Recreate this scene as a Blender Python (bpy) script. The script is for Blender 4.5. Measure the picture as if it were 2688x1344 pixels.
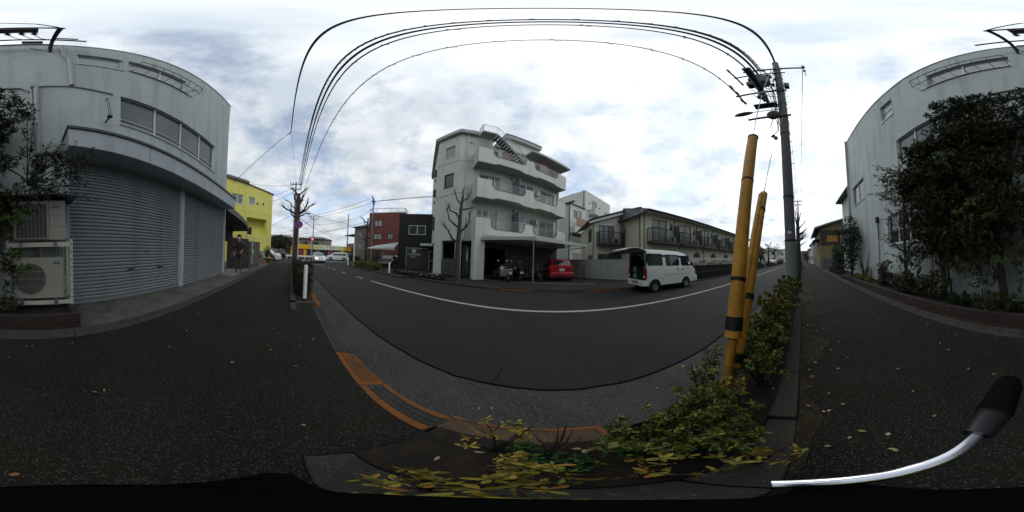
import bpy, math, random
from mathutils import Vector, Matrix, Quaternion
from math import sin, cos, pi, radians as R, atan2, hypot
scene = bpy.context.scene
for o in list(bpy.data.objects): bpy.data.objects.remove(o)
col = scene.collection
random.seed(7)
# ------------------------------------------------------------ camera (full 360 degree panorama)
cd = bpy.data.cameras.new('Camera'); cam = bpy.data.objects.new('Camera', cd); col.objects.link(cam)
cd.type = 'PANO'; cd.clip_start = 0.01; cd.clip_end = 3000
try:
    cd.panorama_type = 'EQUIRECTANGULAR'
except Exception:
    pass
try:
    cd.cycles.panorama_type = 'EQUIRECTANGULAR'
except Exception:
    pass
A_, AZ_, YAW_ = R(2.7), R(40.0), R(12.3)      # the camera leans 2.7 degrees
Fv, Rv, Uv = Vector((0, 1, 0)), Vector((1, 0, 0)), Vector((0, 0, 1))
zz = Vector((sin(A_)*sin(AZ_), sin(A_)*cos(AZ_), cos(A_)))
T = Matrix.Rotation(YAW_, 3, 'Z') @ zz.rotation_difference(Vector((0, 0, 1))).to_matrix()
r_, u_, f_ = T @ Rv, T @ Uv, T @ Fv
cam.matrix_world = Matrix(((r_.x, u_.x, -f_.x, 0), (r_.y, u_.y, -f_.y, 0), (r_.z, u_.z, -f_.z, 1.2), (0, 0, 0, 1)))
scene.camera = cam
scene.render.engine = 'CYCLES'
# ------------------------------------------------------------ sky (Nishita above a broken cloud deck)
SUN_AZ, SUN_EL = R(80), R(42)                 # azimuth clockwise from +Y
w = bpy.data.worlds.new('World'); scene.world = w; w.use_nodes = True
nt = w.node_tree; N = nt.nodes; L = nt.links; N.clear()
def nn(t, **k):
    n = N.new(t)
    for a, b in k.items(): setattr(n, a, b)
    return n
def mth(op, a, b=None, c=None, clamp=False):
    n = N.new('ShaderNodeMath'); n.operation = op; n.use_clamp = clamp
    for i, v in enumerate((a, b, c)):
        if v is None: continue
        if isinstance(v, (int, float)): n.inputs[i].default_value = v
        else: L.new(v, n.inputs[i])
    return n.outputs[0]
out = nn('ShaderNodeOutputWorld'); bg = nn('ShaderNodeBackground'); L.new(bg.outputs[0], out.inputs[0]); bg.inputs[1].default_value = 0.1
sky = nn('ShaderNodeTexSky', sky_type='NISHITA'); sky.sun_disc = False; sky.sun_elevation = SUN_EL; sky.sun_rotation = SUN_AZ
tc = nn('ShaderNodeTexCoord'); sx = nn('ShaderNodeSeparateXYZ'); L.new(tc.outputs['Generated'], sx.inputs[0])
den = mth('ADD', mth('MAXIMUM', sx.outputs[2], 0.0), 0.22)
cx = nn('ShaderNodeCombineXYZ'); L.new(mth('DIVIDE', sx.outputs[0], den), cx.inputs[0]); L.new(mth('DIVIDE', sx.outputs[1], den), cx.inputs[1])
cx.inputs[2].default_value = 3.7
def noise(scale, detail, rough, loc):
    mp = nn('ShaderNodeMapping'); mp.inputs['Location'].default_value = loc; L.new(cx.outputs[0], mp.inputs[0])
    n = nn('ShaderNodeTexNoise'); n.inputs['Scale'].default_value = scale; n.inputs['Detail'].default_value = detail
    n.inputs['Roughness'].default_value = rough; n.inputs['Distortion'].default_value = 0.08; L.new(mp.outputs[0], n.inputs['Vector']); return n.outputs[0]
n1 = noise(2.2, 10, .60, (2.3, 1.1, 0)); n2 = noise(2.8, 10, .56, (7.7, 3.1, 0))
ramp = nn('ShaderNodeValToRGB'); L.new(n1, ramp.inputs[0])
ramp.color_ramp.elements[0].position = .35; ramp.color_ramp.elements[0].color = (.30, .30, .30, 1)
ramp.color_ramp.elements[1].position = .52; ramp.color_ramp.elements[1].color = (1, 1, 1, 1)
rc = nn('ShaderNodeValToRGB'); L.new(n2, rc.inputs[0])
e = rc.color_ramp.elements; e[0].position = .36; e[0].color = (6.0, 6.8, 7.6, 1); e[1].position = .64; e[1].color = (10.2, 10.4, 10.6, 1)
# brighter towards the veiled sun
sd = nn('ShaderNodeVectorMath', operation='DOT_PRODUCT'); L.new(tc.outputs['Generated'], sd.inputs[0])
sd.inputs[1].default_value = (sin(SUN_AZ)*cos(SUN_EL), cos(SUN_AZ)*cos(SUN_EL), sin(SUN_EL))
gl = mth('MULTIPLY_ADD', mth('POWER', mth('MULTIPLY_ADD', sd.outputs['Value'], .5, .5, True), 3.2), 0.36, 0.88)
gl2 = mth('MULTIPLY', gl, mth('MULTIPLY_ADD', sx.outputs[2], .22, .93))
cm = nn('ShaderNodeVectorMath', operation='SCALE'); L.new(rc.outputs[0], cm.inputs[0]); L.new(gl2, cm.inputs['Scale'])
ss = nn('ShaderNodeVectorMath', operation='SCALE'); L.new(sky.outputs[0], ss.inputs[0]); ss.inputs['Scale'].default_value = 2.1
mx = nn('ShaderNodeMixRGB'); L.new(ramp.outputs[0], mx.inputs[0]); L.new(ss.outputs[0], mx.inputs[1]); L.new(cm.outputs[0], mx.inputs[2])
# clouds close up near the horizon
hz = mth('SUBTRACT', 1.0, mth('MULTIPLY', mth('MAXIMUM', sx.outputs[2], 0.0), 5.0, None, True), None, True)
mx2 = nn('ShaderNodeMixRGB'); L.new(hz, mx2.inputs[0]); L.new(mx.outputs[0], mx2.inputs[1])
hc = nn('ShaderNodeVectorMath', operation='SCALE'); hc.inputs[0].default_value = (7.0, 7.6, 8.3); L.new(gl, hc.inputs['Scale'])
hcm = nn('ShaderNodeMixRGB'); hcm.inputs[0].default_value = .5; L.new(hc.outputs[0], hcm.inputs[1]); L.new(cm.outputs[0], hcm.inputs[2])
L.new(hcm.outputs[0], mx2.inputs[2]); L.new(mx2.outputs[0], bg.inputs[0])
sl = bpy.data.lights.new('Sun', 'SUN'); sl.energy = 0.7; sl.angle = R(25); sl.color = (1, .96, .9)
so = bpy.data.objects.new('Sun', sl); col.objects.link(so)
so.rotation_euler = Vector((sin(SUN_AZ)*cos(SUN_EL), cos(SUN_AZ)*cos(SUN_EL), sin(SUN_EL))).to_track_quat('Z', 'Y').to_euler()
vs = scene.view_settings; vs.view_transform = 'Standard'; vs.look = 'None'; vs.exposure = 0; vs.gamma = 1; vs.use_curve_mapping = False

# ------------------------------------------------------------ materials
MATS = {}
def mat(name, c, rough=.8, metal=0., var=.12, vs_=3., bump=0., bs=40., spec=.3, speck=None, stain=None, island=None, emit=None, coat=0., alpha=None, streak=None):
    """procedural principled: base colour varied by noise, optional light aggregate specks, stains, per-leaf variation"""
    if name in MATS: return MATS[name]
    m = bpy.data.materials.new(name); m.use_nodes = True; t = m.node_tree; b = t.nodes['Principled BSDF']; MATS[name] = m
    b.inputs['Roughness'].default_value = rough; b.inputs['Metallic'].default_value = metal
    b.inputs['Specular IOR Level'].default_value = spec; b.inputs['Coat Weight'].default_value = coat
    def n(ty): return t.nodes.new(ty)
    ob = n('ShaderNodeTexCoord').outputs['Object']
    def nz(sc, det=4, ro=.6, vec=None):
        q = n('ShaderNodeTexNoise'); q.inputs['Scale'].default_value = sc; q.inputs['Detail'].default_value = det; q.inputs['Roughness'].default_value = ro
        t.links.new(vec or ob, q.inputs['Vector']); return q.outputs[0]
    def mr(v, a, b_, c_, d_):
        q = n('ShaderNodeMapRange'); t.links.new(v, q.inputs[0])
        for i, x in enumerate((a, b_, c_, d_)): q.inputs[i+1].default_value = x
        return q.outputs[0]
    def mix(f, a, b_, bl='MIX'):
        q = n('ShaderNodeMixRGB'); q.blend_type = bl
        for i, x in ((0, f), (1, a), (2, b_)):
            if isinstance(x, (int, float)): q.inputs[i].default_value = x
            elif isinstance(x, tuple): q.inputs[i].default_value = x + (1,) if len(x) == 3 else x
            else: t.links.new(x, q.inputs[i])
        return q.outputs[0]
    cur = mix(1., tuple(c), mr(nz(vs_), .25, .75, 1-var, 1+var), 'MULTIPLY') if var else None
    if cur is None: b.inputs['Base Color'].default_value = tuple(c) + (1,)
    if stain:
        sc_, sa, scol = stain[:3]; lo = stain[3] if len(stain) > 3 else .48
        cur = mix(mr(nz(sc_, 6, .7), lo, lo+.24, 0, sa), cur, tuple(scol))
    if streak:
        mp = n('ShaderNodeMapping'); mp.inputs['Scale'].default_value = (streak[0], streak[0], streak[0]*.06); t.links.new(ob, mp.inputs[0])
        cur = mix(mr(nz(1., 5, .6, mp.outputs[0]), .5, .75, 0, streak[1]), cur, tuple(streak[2]))
    if speck:
        v = n('ShaderNodeTexVoronoi'); v.inputs['Scale'].default_value = speck[0]; t.links.new(ob, v.inputs['Vector'])
        h = n('ShaderNodeSeparateColor'); t.links.new(v.outputs['Color'], h.inputs[0])
        sel = n('ShaderNodeMath'); sel.operation = 'MULTIPLY'
        t.links.new(mr(h.outputs[0], speck[1], speck[1]+.05, 0, 1), sel.inputs[0]); t.links.new(mr(v.outputs['Distance'], .25, .4, 1, 0), sel.inputs[1])
        cur = mix(sel.outputs[0], cur, tuple(speck[2]))
    if island:
        g = n('ShaderNodeNewGeometry'); cr = n('ShaderNodeValToRGB'); t.links.new(g.outputs['Random Per Island'], cr.inputs[0])
        el = cr.color_ramp.elements
        while len(el) < len(island): el.new(.5)
        for i, (p, cc) in enumerate(island): el[i].position = p; el[i].color = tuple(cc) + (1,)
        cur = mix(1., cr.outputs[0], mr(nz(2.0), .3, .7, .75, 1.25), 'MULTIPLY')
        b.inputs['Transmission Weight'].default_value = 0
    if cur is not None: t.links.new(cur, b.inputs['Base Color'])
    if bump:
        q = n('ShaderNodeBump'); q.inputs['Strength'].default_value = bump; q.inputs['Distance'].default_value = .01
        t.links.new(nz(bs, 3), q.inputs['Height']); t.links.new(q.outputs[0], b.inputs['Normal'])
    if emit:
        b.inputs['Emission Color'].default_value = tuple(emit[0]) + (1,); b.inputs['Emission Strength'].default_value = emit[1]
    if alpha: b.inputs['Alpha'].default_value = alpha
    return m
def brickmat(name, c1, c2, mortar, sc, bw, rh, ms=.02, rough=.85, rotx=True, bump=.3):
    if name in MATS: return MATS[name]
    m = bpy.data.materials.new(name); m.use_nodes = True; t = m.node_tree; b = t.nodes['Principled BSDF']; MATS[name] = m
    ob = t.nodes.new('ShaderNodeTexCoord'); mp = t.nodes.new('ShaderNodeMapping')
    # run the courses along horizontal x+y, up along z
    se = t.nodes.new('ShaderNodeSeparateXYZ'); cb = t.nodes.new('ShaderNodeCombineXYZ'); ad = t.nodes.new('ShaderNodeMath')
    t.links.new(ob.outputs['Object'], se.inputs[0]); t.links.new(se.outputs[0], ad.inputs[0]); t.links.new(se.outputs[1], ad.inputs[1])
    t.links.new(ad.outputs[0], cb.inputs[0]); t.links.new(se.outputs[2], cb.inputs[1])
    q = t.nodes.new('ShaderNodeTexBrick'); t.links.new(cb.outputs[0], q.inputs[0])
    q.inputs['Color1'].default_value = c1 + (1,); q.inputs['Color2'].default_value = c2 + (1,); q.inputs['Mortar'].default_value = mortar + (1,)
    q.inputs['Scale'].default_value = sc; q.inputs['Mortar Size'].default_value = ms; q.inputs['Brick Width'].default_value = bw; q.inputs['Row Height'].default_value = rh
    nz = t.nodes.new('ShaderNodeTexNoise'); nz.inputs['Scale'].default_value = 6; nz.inputs['Detail'].default_value = 5; t.links.new(ob.outputs['Object'], nz.inputs[0])
    mr = t.nodes.new('ShaderNodeMapRange'); t.links.new(nz.outputs[0], mr.inputs[0]); mr.inputs[1].default_value = .3; mr.inputs[2].default_value = .7; mr.inputs[3].default_value = .75; mr.inputs[4].default_value = 1.25
    mu = t.nodes.new('ShaderNodeMixRGB'); mu.blend_type = 'MULTIPLY'; mu.inputs[0].default_value = 1; t.links.new(q.outputs[0], mu.inputs[1]); t.links.new(mr.outputs[0], mu.inputs[2])
    t.links.new(mu.outputs[0], b.inputs['Base Color']); b.inputs['Roughness'].default_value = rough
    bp = t.nodes.new('ShaderNodeBump'); bp.inputs['Strength'].default_value = bump; bp.inputs['Distance'].default_value = .01; bp.invert = True
    t.links.new(q.outputs['Fac'], bp.inputs['Height']); t.links.new(bp.outputs[0], b.inputs['Normal'])
    return m
asph_walk = mat('asphalt_footway', (.0135, .0133, .0112), .9, var=.35, vs_=1.1, bump=1., bs=120, spec=.12, speck=(125, .55, (.085, .083, .074)), stain=(1.3, .75, (.0165, .0135, .0085), .44))
asph_road = mat('asphalt_road', (.0185, .0188, .0188), .85, var=.18, vs_=.9, bump=.6, bs=150, spec=.15, speck=(130, .72, (.075, .075, .07)), stain=(.7, .5, (.0135, .0137, .0135)))
asph_far = mat('asphalt_side', (.021, .0205, .018), .88, var=.25, vs_=.8, bump=.5, bs=90, spec=.15, stain=(1.3, .5, (.032, .03, .025)))
conc_gut = mat('concrete_gutter', (.042, .042, .038), .88, var=.22, vs_=2.5, bump=.8, bs=130, spec=.15, speck=(95, .5, (.12, .12, .11)), stain=(1.8, .6, (.018, .018, .016)))
conc = mat('concrete', (.16, .158, .145), .88, var=.2, vs_=2.2, bump=.4, bs=70, stain=(2.4, .8, (.07, .068, .055)))
conc_apron = mat('concrete_apron', (.085, .084, .073), .88, var=.22, vs_=2.2, bump=.4, bs=60, stain=(1.7, .9, (.026, .024, .018)))
conc_kerb = mat('concrete_kerb', (.052, .052, .044), .9, var=.3, vs_=3, bump=1., bs=110, spec=.15, speck=(90, .8, (.11, .11, .1)), stain=(3.0, .9, (.02, .02, .014)))
orange_kerb = mat('worn_orange_paint', (.24, .085, .018), .85, var=.35, vs_=5, bump=1., bs=90, spec=.15, speck=(110, .75, (.09, .07, .05)), stain=(5, .95, (.05, .037, .028), .40))
white_line = mat('worn_white_paint', (.30, .30, .28), .8, var=.15, vs_=8, bump=.3, bs=80, stain=(9, .7, (.10, .10, .095)))
soil = mat('soil', (.014, .011, .008), .95, var=.4, vs_=12, bump=1., bs=50, stain=(9, .7, (.04, .027, .014)))
render_grey = mat('grey_render', (.52, .57, .545), .92, var=.10, vs_=.5, bump=.8, bs=55, spec=.1, stain=(.8, .4, (.44, .48, .45)), streak=(3.2, .7, (.29, .315, .29)))
render_trim = mat('grey_trim', (.46, .50, .52), .6, var=.08, vs_=2, streak=(5, .4, (.2, .21, .21)))
dark_trim = mat('dark_blue_trim', (.055, .06, .085), .5, var=.1)
shutter_m = mat('shutter_steel', (.26, .285, .315), .5, var=.1, vs_=1.2, bump=.05, bs=20, spec=.5, streak=(4, .6, (.14, .15, .165)), stain=(1.2, .45, (.16, .175, .19)))
shutter_dk = mat('shutter_groove', (.04, .045, .055), .6)
alu = mat('aluminium', (.45, .46, .46), .4, metal=.6, var=.06)
alu_w = mat('white_sash', (.62, .64, .62), .45, var=.05)
alu_dk = mat('bronze_sash', (.035, .032, .03), .45, var=.1)
glass_d = mat('window_glass_dark', (.03, .034, .036), .06, var=.25, vs_=1.5, spec=.6)
glass_c = mat('window_glass_curtain', (.16, .175, .17), .12, var=.25, vs_=1.3, spec=.5)
glass_b = mat('window_glass_blind', (.075, .085, .082), .12, var=.2, vs_=1.2, spec=.5)
glass_g = mat('window_glass_frosted', (.24, .28, .26), .25, var=.12, vs_=2, spec=.5)
pipe_m = mat('pvc_pipe', (.36, .38, .36), .5, var=.08)
steel_dk = mat('dark_steel', (.03, .03, .035), .5, metal=.4, var=.15)
steel_ga = mat('galvanised_steel', (.30, .31, .32), .45, metal=.7, var=.15, vs_=8)
rubber = mat('rubber', (.012, .012, .013), .75, var=.2)
black_p = mat('black_plastic', (.012, .012, .013), .55, var=.15, bump=.2, bs=80)
foam = mat('black_foam', (.006, .006, .006), .98, spec=.05, var=.4, vs_=60, bump=1., bs=140)
chrome = mat('polished_metal', (.60, .61, .66), .14, metal=1., var=.03)
pole_c = mat('pole_concrete', (.14, .13, .14), .85, var=.12, vs_=3, bump=.3, bs=60, streak=(6, .4, (.09, .085, .09)))
pole_sheet = mat('pole_antiposter_sheet', (.22, .225, .215), .7, var=.1, vs_=6, bump=.7, bs=160, streak=(9, .4, (.14, .15, .12)))
yellow_pl = mat('yellow_guard_plastic', (.54, .26, .024), .5, var=.22, vs_=4, bump=.15, bs=30, stain=(6, .75, (.25, .115, .018), .46), streak=(14, .6, (.34, .19, .06)))
yellow_old = mat('old_yellow_guard_plastic', (.36, .17, .02), .55, var=.2, vs_=9, stain=(14, .8, (.06, .04, .02)))
ac_beige = mat('appliance_beige', (.38, .37, .31), .5, var=.06, vs_=3, bump=.05)
ac_dark = mat('coil_dark', (.03, .03, .032), .7)
rack_m = mat('rack_cream', (.58, .57, .48), .5, var=.06)
brick_m = brickmat('planter_brick', (.040, .019, .014), (.030, .016, .012), (.014, .011, .009), 1.0, .42, .13, .012, bump=.5)
bark = mat('bark', (.055, .046, .042), .95, var=.35, vs_=9, bump=1., bs=26, stain=(5, .5, (.09, .085, .07)))
bark_r = mat('bark_reddish', (.050, .036, .038), .95, var=.35, vs_=9, bump=1., bs=26)
twig = mat('twig', (.035, .025, .02), .9, var=.3)
def leafm(name, cols): return mat(name, (0, 0, 0), .55, spec=.25, island=cols)
lf_dark = leafm('leaf_dark_evergreen', [(0, (.020, .028, .012)), (.5, (.040, .056, .022)), (.85, (.08, .098, .034)), (1, (.14, .15, .045))])
lf_bdark = leafm('leaf_broad_dark', [(0, (.024, .034, .014)), (.6, (.052, .068, .026)), (.93, (.10, .105, .04)), (1, (.16, .15, .055))])
lf_camel = leafm('leaf_camellia', [(0, (.012, .024, .013)), (.6, (.026, .046, .022)), (.95, (.06, .085, .05)), (1, (.11, .14, .09))])
lf_mid = leafm('leaf_broad', [(0, (.022, .034, .016)), (.6, (.045, .062, .026)), (.93, (.075, .085, .036)), (1, (.11, .025, .025))])
lf_red = leafm('leaf_sparse_reddish', [(0, (.02, .032, .016)), (.72, (.045, .06, .028)), (.8, (.10, .02, .03)), (1, (.14, .03, .04))])
lf_light = leafm('leaf_rosette_light', [(0, (.05, .08, .02)), (.5, (.10, .14, .035)), (1, (.17, .19, .05))])
lf_azal = leafm('leaf_azalea_green', [(0, (.030, .05, .010)), (.45, (.062, .09, .015)), (.8, (.125, .14, .022)), (1, (.24, .19, .028))])
lf_yel = leafm('leaf_azalea_yellow', [(0, (.12, .12, .018)), (.5, (.20, .175, .022)), (.85, (.28, .20, .025)), (1, (.26, .10, .025))])
lf_mixed = leafm('leaf_azalea_autumn', [(0, (.045, .07, .013)), (.45, (.10, .12, .02)), (.75, (.20, .16, .025)), (1, (.27, .12, .04))])
lf_hedge = leafm('leaf_hedge', [(0, (.012, .018, .009)), (.6, (.026, .036, .014)), (1, (.055, .06, .022))])
lf_green = leafm('leaf_clover', [(0, (.02, .07, .02)), (1, (.05, .13, .03))])
lf_dry = leafm('leaf_fallen', [(0, (.16, .08, .03)), (.6, (.24, .17, .08)), (1, (.34, .28, .18))])
apt_w = mat('apartment_render', (.52, .535, .48), .9, var=.06, vs_=.8, bump=.35, bs=60, spec=.1, stain=(.9, .25, (.35, .37, .32)), streak=(3, .4, (.28, .295, .255)))
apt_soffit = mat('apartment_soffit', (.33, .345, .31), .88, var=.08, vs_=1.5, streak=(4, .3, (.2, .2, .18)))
cream_w = mat('terrace_cream_render', (.50, .49, .39), .88, var=.05, vs_=.9, bump=.3, bs=60, streak=(3, .3, (.3, .29, .23)))
white_w = mat('white_building_render', (.54, .56, .51), .88, var=.05, vs_=.9, streak=(3, .3, (.34, .35, .32)))
tile_dk = mat('dark_roof_tile', (.035, .036, .042), .6, var=.2, vs_=4, bump=.5, bs=20)
black_w = mat('black_cladding', (.010, .010, .011), .55, var=.2, vs_=1.5, bump=.1, bs=20)
shopgrey = mat('grey_shop_panel', (.045, .046, .042), .5, var=.12, vs_=1.2, streak=(2, .4, (.06, .058, .04)))
red_b = brickmat('red_tile', (.155, .042, .034), (.125, .034, .030), (.09, .035, .03), 1., .22, .075, .006, bump=.1)
yel_w = mat('yellow_render', (.66, .62, .17), .85, var=.06, vs_=.6, streak=(3, .5, (.46, .42, .12)), stain=(1.1, .35, (.55, .50, .12)))
brown_w = mat('brown_wall', (.17, .145, .12), .85, var=.12, vs_=.8)
brownk = mat('dark_brown_boards', (.05, .04, .034), .8, var=.3, vs_=3, streak=(12, .5, (.08, .07, .06)))
wood_f = mat('weathered_wood', (.075, .068, .058), .85, var=.25, vs_=4, streak=(14, .7, (.03, .027, .024)))
blockw = brickmat('concrete_block', (.11, .105, .085), (.10, .095, .078), (.06, .06, .05), 1., .4, .2, .01, bump=.3)
fence_blk = brickmat('grey_block', (.12, .12, .11), (.10, .10, .095), (.06, .06, .055), 1., .4, .2, .01, bump=.3)
wall_gr = mat('low_wall_render', (.30, .305, .29), .88, var=.1, vs_=1.2, streak=(3, .4, (.19, .195, .18)))
white_p = mat('white_paint', (.62, .63, .61), .4, var=.05, vs_=4)
van_p = mat('van_white_paint', (.74, .78, .73), .3, var=.04, vs_=2, spec=.5, coat=.3)
red_p = mat('red_car_paint', (.32, .008, .02), .25, var=.05, coat=.8, spec=.5)
silver_p = mat('silver_car_paint', (.50, .52, .55), .3, metal=.2, var=.03, coat=.5)
black_c = mat('black_car_paint', (.012, .012, .015), .2, var=.05, coat=.8)
carglass = mat('car_glass', (.012, .014, .016), .05, var=.1, spec=.7)
carglass_l = mat('car_glass_light', (.10, .14, .13), .08, var=.3, vs_=3, spec=.7)
tail_r = mat('tail_lens', (.22, .008, .008), .2, spec=.6); amber = mat('amber_lens', (.55, .16, .02), .25)
lamp_w = mat('lamp_lens', (.7, .7, .68), .15); lamp_on = mat('lit_headlamp', (.8, .7, .5), .3, emit=((1, .82, .5), 2.5), var=0)
red_on = mat('lit_red_signal', (.8, .1, .1), .4, emit=((1, .08, .12), 2.0), var=0)
sign_blue = mat('sign_blue', (.02, .045, .24), .5, var=.04); sign_red = mat('sign_red', (.42, .01, .05), .5, var=.04)
ylw_s = mat('shop_yellow', (.60, .34, .02), .6, var=.08); grn_s = mat('shop_pale_green', (.50, .58, .34), .6, var=.08); wht_s = mat('shop_white', (.52, .54, .5), .6, var=.05)
orange_wd = mat('orange_board', (.36, .17, .035), .6, var=.15, vs_=4)
green_cr = mat('green_crate', (.012, .10, .035), .5, var=.15)
skin_m = mat('skin', (.28, .15, .10), .6, var=.05); cloth_d = mat('dark_jacket', (.020, .017, .018), .9, var=.25, vs_=8, bump=.4, bs=40)
cloth_t = mat('grey_trousers', (.055, .05, .048), .9, var=.15, vs_=8, bump=.3, bs=40); hair_m = mat('hair', (.012, .010, .009), .7); mask_m = mat('mask_white', (.6, .62, .64), .8)
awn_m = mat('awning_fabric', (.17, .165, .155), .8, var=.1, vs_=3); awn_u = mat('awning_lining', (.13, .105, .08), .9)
awn_w = mat('white_awning_sheet', (.40, .41, .38), .7, var=.08, vs_=2, streak=(4, .35, (.28, .28, .26)))
wood_bal = mat('wooden_balcony_screen', (.28, .19, .12), .8, var=.15, vs_=4, streak=(12, .4, (.2, .13, .08)))
green_rf = mat('green_roof', (.07, .10, .075), .7)
pot_m = mat('plant_pot', (.035, .02, .018), .7); terra = mat('terracotta_blocks', (.26, .11, .08), .85, var=.2, vs_=6)
cloth_y = mat('laundry_mixed', (.3, .2, .18), .9, var=.6, vs_=5)

# ------------------------------------------------------------ mesh helpers
DBG = False
SPLIT = set('handle shutter_post canopy_joint junction_box roof_vent_pipe vent_hood post foot bracket pipe_cover window shopfront_glass shopfront_banner shopfront_poster drain_pipe panel_joint crossarm insulator clamp_band step_bolt tape_band riser_cable pier arched_opening condenser_box side_meter_box door_handle gas_strut leg garage_interior floor_joint penthouse roof_vent red_lamp spokes_ air_intake printed_mark fan_blade switch_box mirror mounting_bracket cable_joint hanging_insulator sill_ floor_joint slot porch_roof shoe railing roof_rail stair_railing opening_trim engine cable shelf_beam panel_seam laundry fascia_lettering canopy_edge meter_pipe maker_label label_mark eye air_intake stripe_ timber_rail rim_slot number_plate door_frame door_gap pale_shoots bracket_ riser_cable loose_cable badge pale_shoots_ wall_vent'.split())
class MB:
    def __init__(s): s.v = []; s.f = []; s.mi = []; s.M = None; s.cur = 0; s.part = False
    def pieces(s):
        par = list(range(len(s.v)))
        def fd(a):
            while par[a] != a: par[a] = par[par[a]]; a = par[a]
            return a
        for f in s.f:
            for k in f[1:]: par[fd(f[0])] = fd(k)
        bb = {}
        for i, v in enumerate(s.v):
            k = fd(i); b = bb.setdefault(k, [list(v), list(v)])
            for j in range(3): b[0][j] = min(b[0][j], v[j]); b[1][j] = max(b[1][j], v[j])
        ks = list(bb); g = {k: k for k in ks}
        def fg(a):
            while g[a] != a: a = g[a]
            return a
        for i, a in enumerate(ks):
            for b in ks[i+1:]:
                if all(bb[a][0][j]-.012 < bb[b][1][j] and bb[b][0][j]-.012 < bb[a][1][j] for j in range(3)): g[fg(a)] = fg(b)
        out_ = {}; idx = {}
        for i, v in enumerate(s.v):
            q = fg(fd(i)); mb = out_.setdefault(q, MB()); mb.part = True; idx[i] = (q, len(mb.v)); mb.v.append(v)
        for f in s.f: q = idx[f[0]][0]; out_[q].f.append(tuple(idx[k][1] for k in f)); out_[q].mi.append(0)
        return list(out_.values())
    def add(s, vs_, fs):
        k = len(s.v)
        if s.M is not None: vs_ = [s.M @ Vector(p) for p in vs_]
        s.v += [tuple(p) for p in vs_]; s.f += [tuple(i+k for i in f) for f in fs]; s.mi += [s.cur]*len(fs); return s
    def box(s, x0, x1, y0, y1, z0, z1):
        return s.add([(x, y, z) for z in (z0, z1) for y in (y0, y1) for x in (x0, x1)], [(0, 2, 3, 1), (4, 5, 7, 6), (0, 1, 5, 4), (2, 6, 7, 3), (0, 4, 6, 2), (1, 3, 7, 5)])
    def prism(s, poly, z0, z1):
        n = len(poly); a = sum(poly[i][0]*poly[(i+1) % n][1]-poly[(i+1) % n][0]*poly[i][1] for i in range(n))
        if a < 0: poly = poly[::-1]
        return s.add([(x, y, z0) for x, y in poly]+[(x, y, z1) for x, y in poly],
                     [tuple(range(n))[::-1], tuple(range(n, 2*n))]+[(i, (i+1) % n, n+(i+1) % n, n+i) for i in range(n)])
    def xprism(s, poly, y0, y1):      # polygon in x-z, extruded along y
        n = len(poly); a = sum(poly[i][0]*poly[(i+1) % n][1]-poly[(i+1) % n][0]*poly[i][1] for i in range(n))
        if a < 0: poly = poly[::-1]
        return s.add([(x, y0, z) for x, z in poly]+[(x, y1, z) for x, z in poly],
                     [tuple(range(n)), tuple(range(n, 2*n))[::-1]]+[((i+1) % n, i, n+i, n+(i+1) % n) for i in range(n)])
    def yprism(s, poly, x0, x1):      # polygon in y-z, extruded along x
        n = len(poly); a = sum(poly[i][0]*poly[(i+1) % n][1]-poly[(i+1) % n][0]*poly[i][1] for i in range(n))
        if a < 0: poly = poly[::-1]
        return s.add([(x0, y, z) for y, z in poly]+[(x1, y, z) for y, z in poly],
                     [tuple(range(n))[::-1], tuple(range(n, 2*n))]+[(i, (i+1) % n, n+(i+1) % n, n+i) for i in range(n)])
    def quad(s, *p): return s.add(p, [tuple(range(len(p)))])
    def tube(s, pts, rad, seg=8, caps=True):
        pts = [Vector(p) for p in pts]; n = len(pts)
        if not isinstance(rad, (list, tuple)): rad = [rad]*n
        vs_, fs = [], []; prev = None
        for i, p in enumerate(pts):
            d = (pts[min(i+1, n-1)]-pts[max(i-1, 0)])
            if d.length < 1e-9: d = Vector((0, 0, 1))
            d.normalize()
            if prev is None:
                u = d.orthogonal().normalized()
            else:
                u = prev-d*prev.dot(d)
                u = u.normalized() if u.length > 1e-6 else d.orthogonal().normalized()
            prev = u; v = d.cross(u)
            for k in range(seg):
                a = 2*pi*k/seg; vs_.append(p+(u*cos(a)+v*sin(a))*rad[i])
        for i in range(n-1):
            for k in range(seg):
                a, b = i*seg+k, i*seg+(k+1) % seg; fs.append((a, b, b+seg, a+seg))
        if caps: fs += [tuple(range(seg))[::-1], tuple(range((n-1)*seg, n*seg))]
        return s.add(vs_, fs)
    def lathe(s, prof, c=(0, 0, 0), axis='Z', seg=20):
        vs_, fs = [], []; m = len(prof)
        for k in range(seg):
            a = 2*pi*k/seg
            for r, h in prof:
                q = {'Z': (r*cos(a), r*sin(a), h), 'Y': (r*cos(a), h, -r*sin(a)), 'X': (h, r*cos(a), r*sin(a))}[axis]
                vs_.append((q[0]+c[0], q[1]+c[1], q[2]+c[2]))
        for k in range(seg):
            k2 = (k+1) % seg
            for i in range(m-1): fs.append((k*m+i, k2*m+i, k2*m+i+1, k*m+i+1))
        return s.add(vs_, fs)
    def ell(s, c, r, seg=10, rings=6):
        vs_ = [(c[0], c[1], c[2]-r[2])]; fs = []
        for i in range(1, rings):
            t = -pi/2+pi*i/rings
            for k in range(seg):
                a = 2*pi*k/seg; vs_.append((c[0]+r[0]*cos(t)*cos(a), c[1]+r[1]*cos(t)*sin(a), c[2]+r[2]*sin(t)))
        vs_.append((c[0], c[1], c[2]+r[2])); top = len(vs_)-1
        for k in range(seg):
            fs.append((0, 1+(k+1) % seg, 1+k)); fs.append((top, 1+(rings-2)*seg+k, 1+(rings-2)*seg+(k+1) % seg))
        for i in range(rings-2):
            for k in range(seg):
                a, b = 1+i*seg+k, 1+i*seg+(k+1) % seg; fs.append((a, b, b+seg, a+seg))
        return s.add(vs_, fs)
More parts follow.
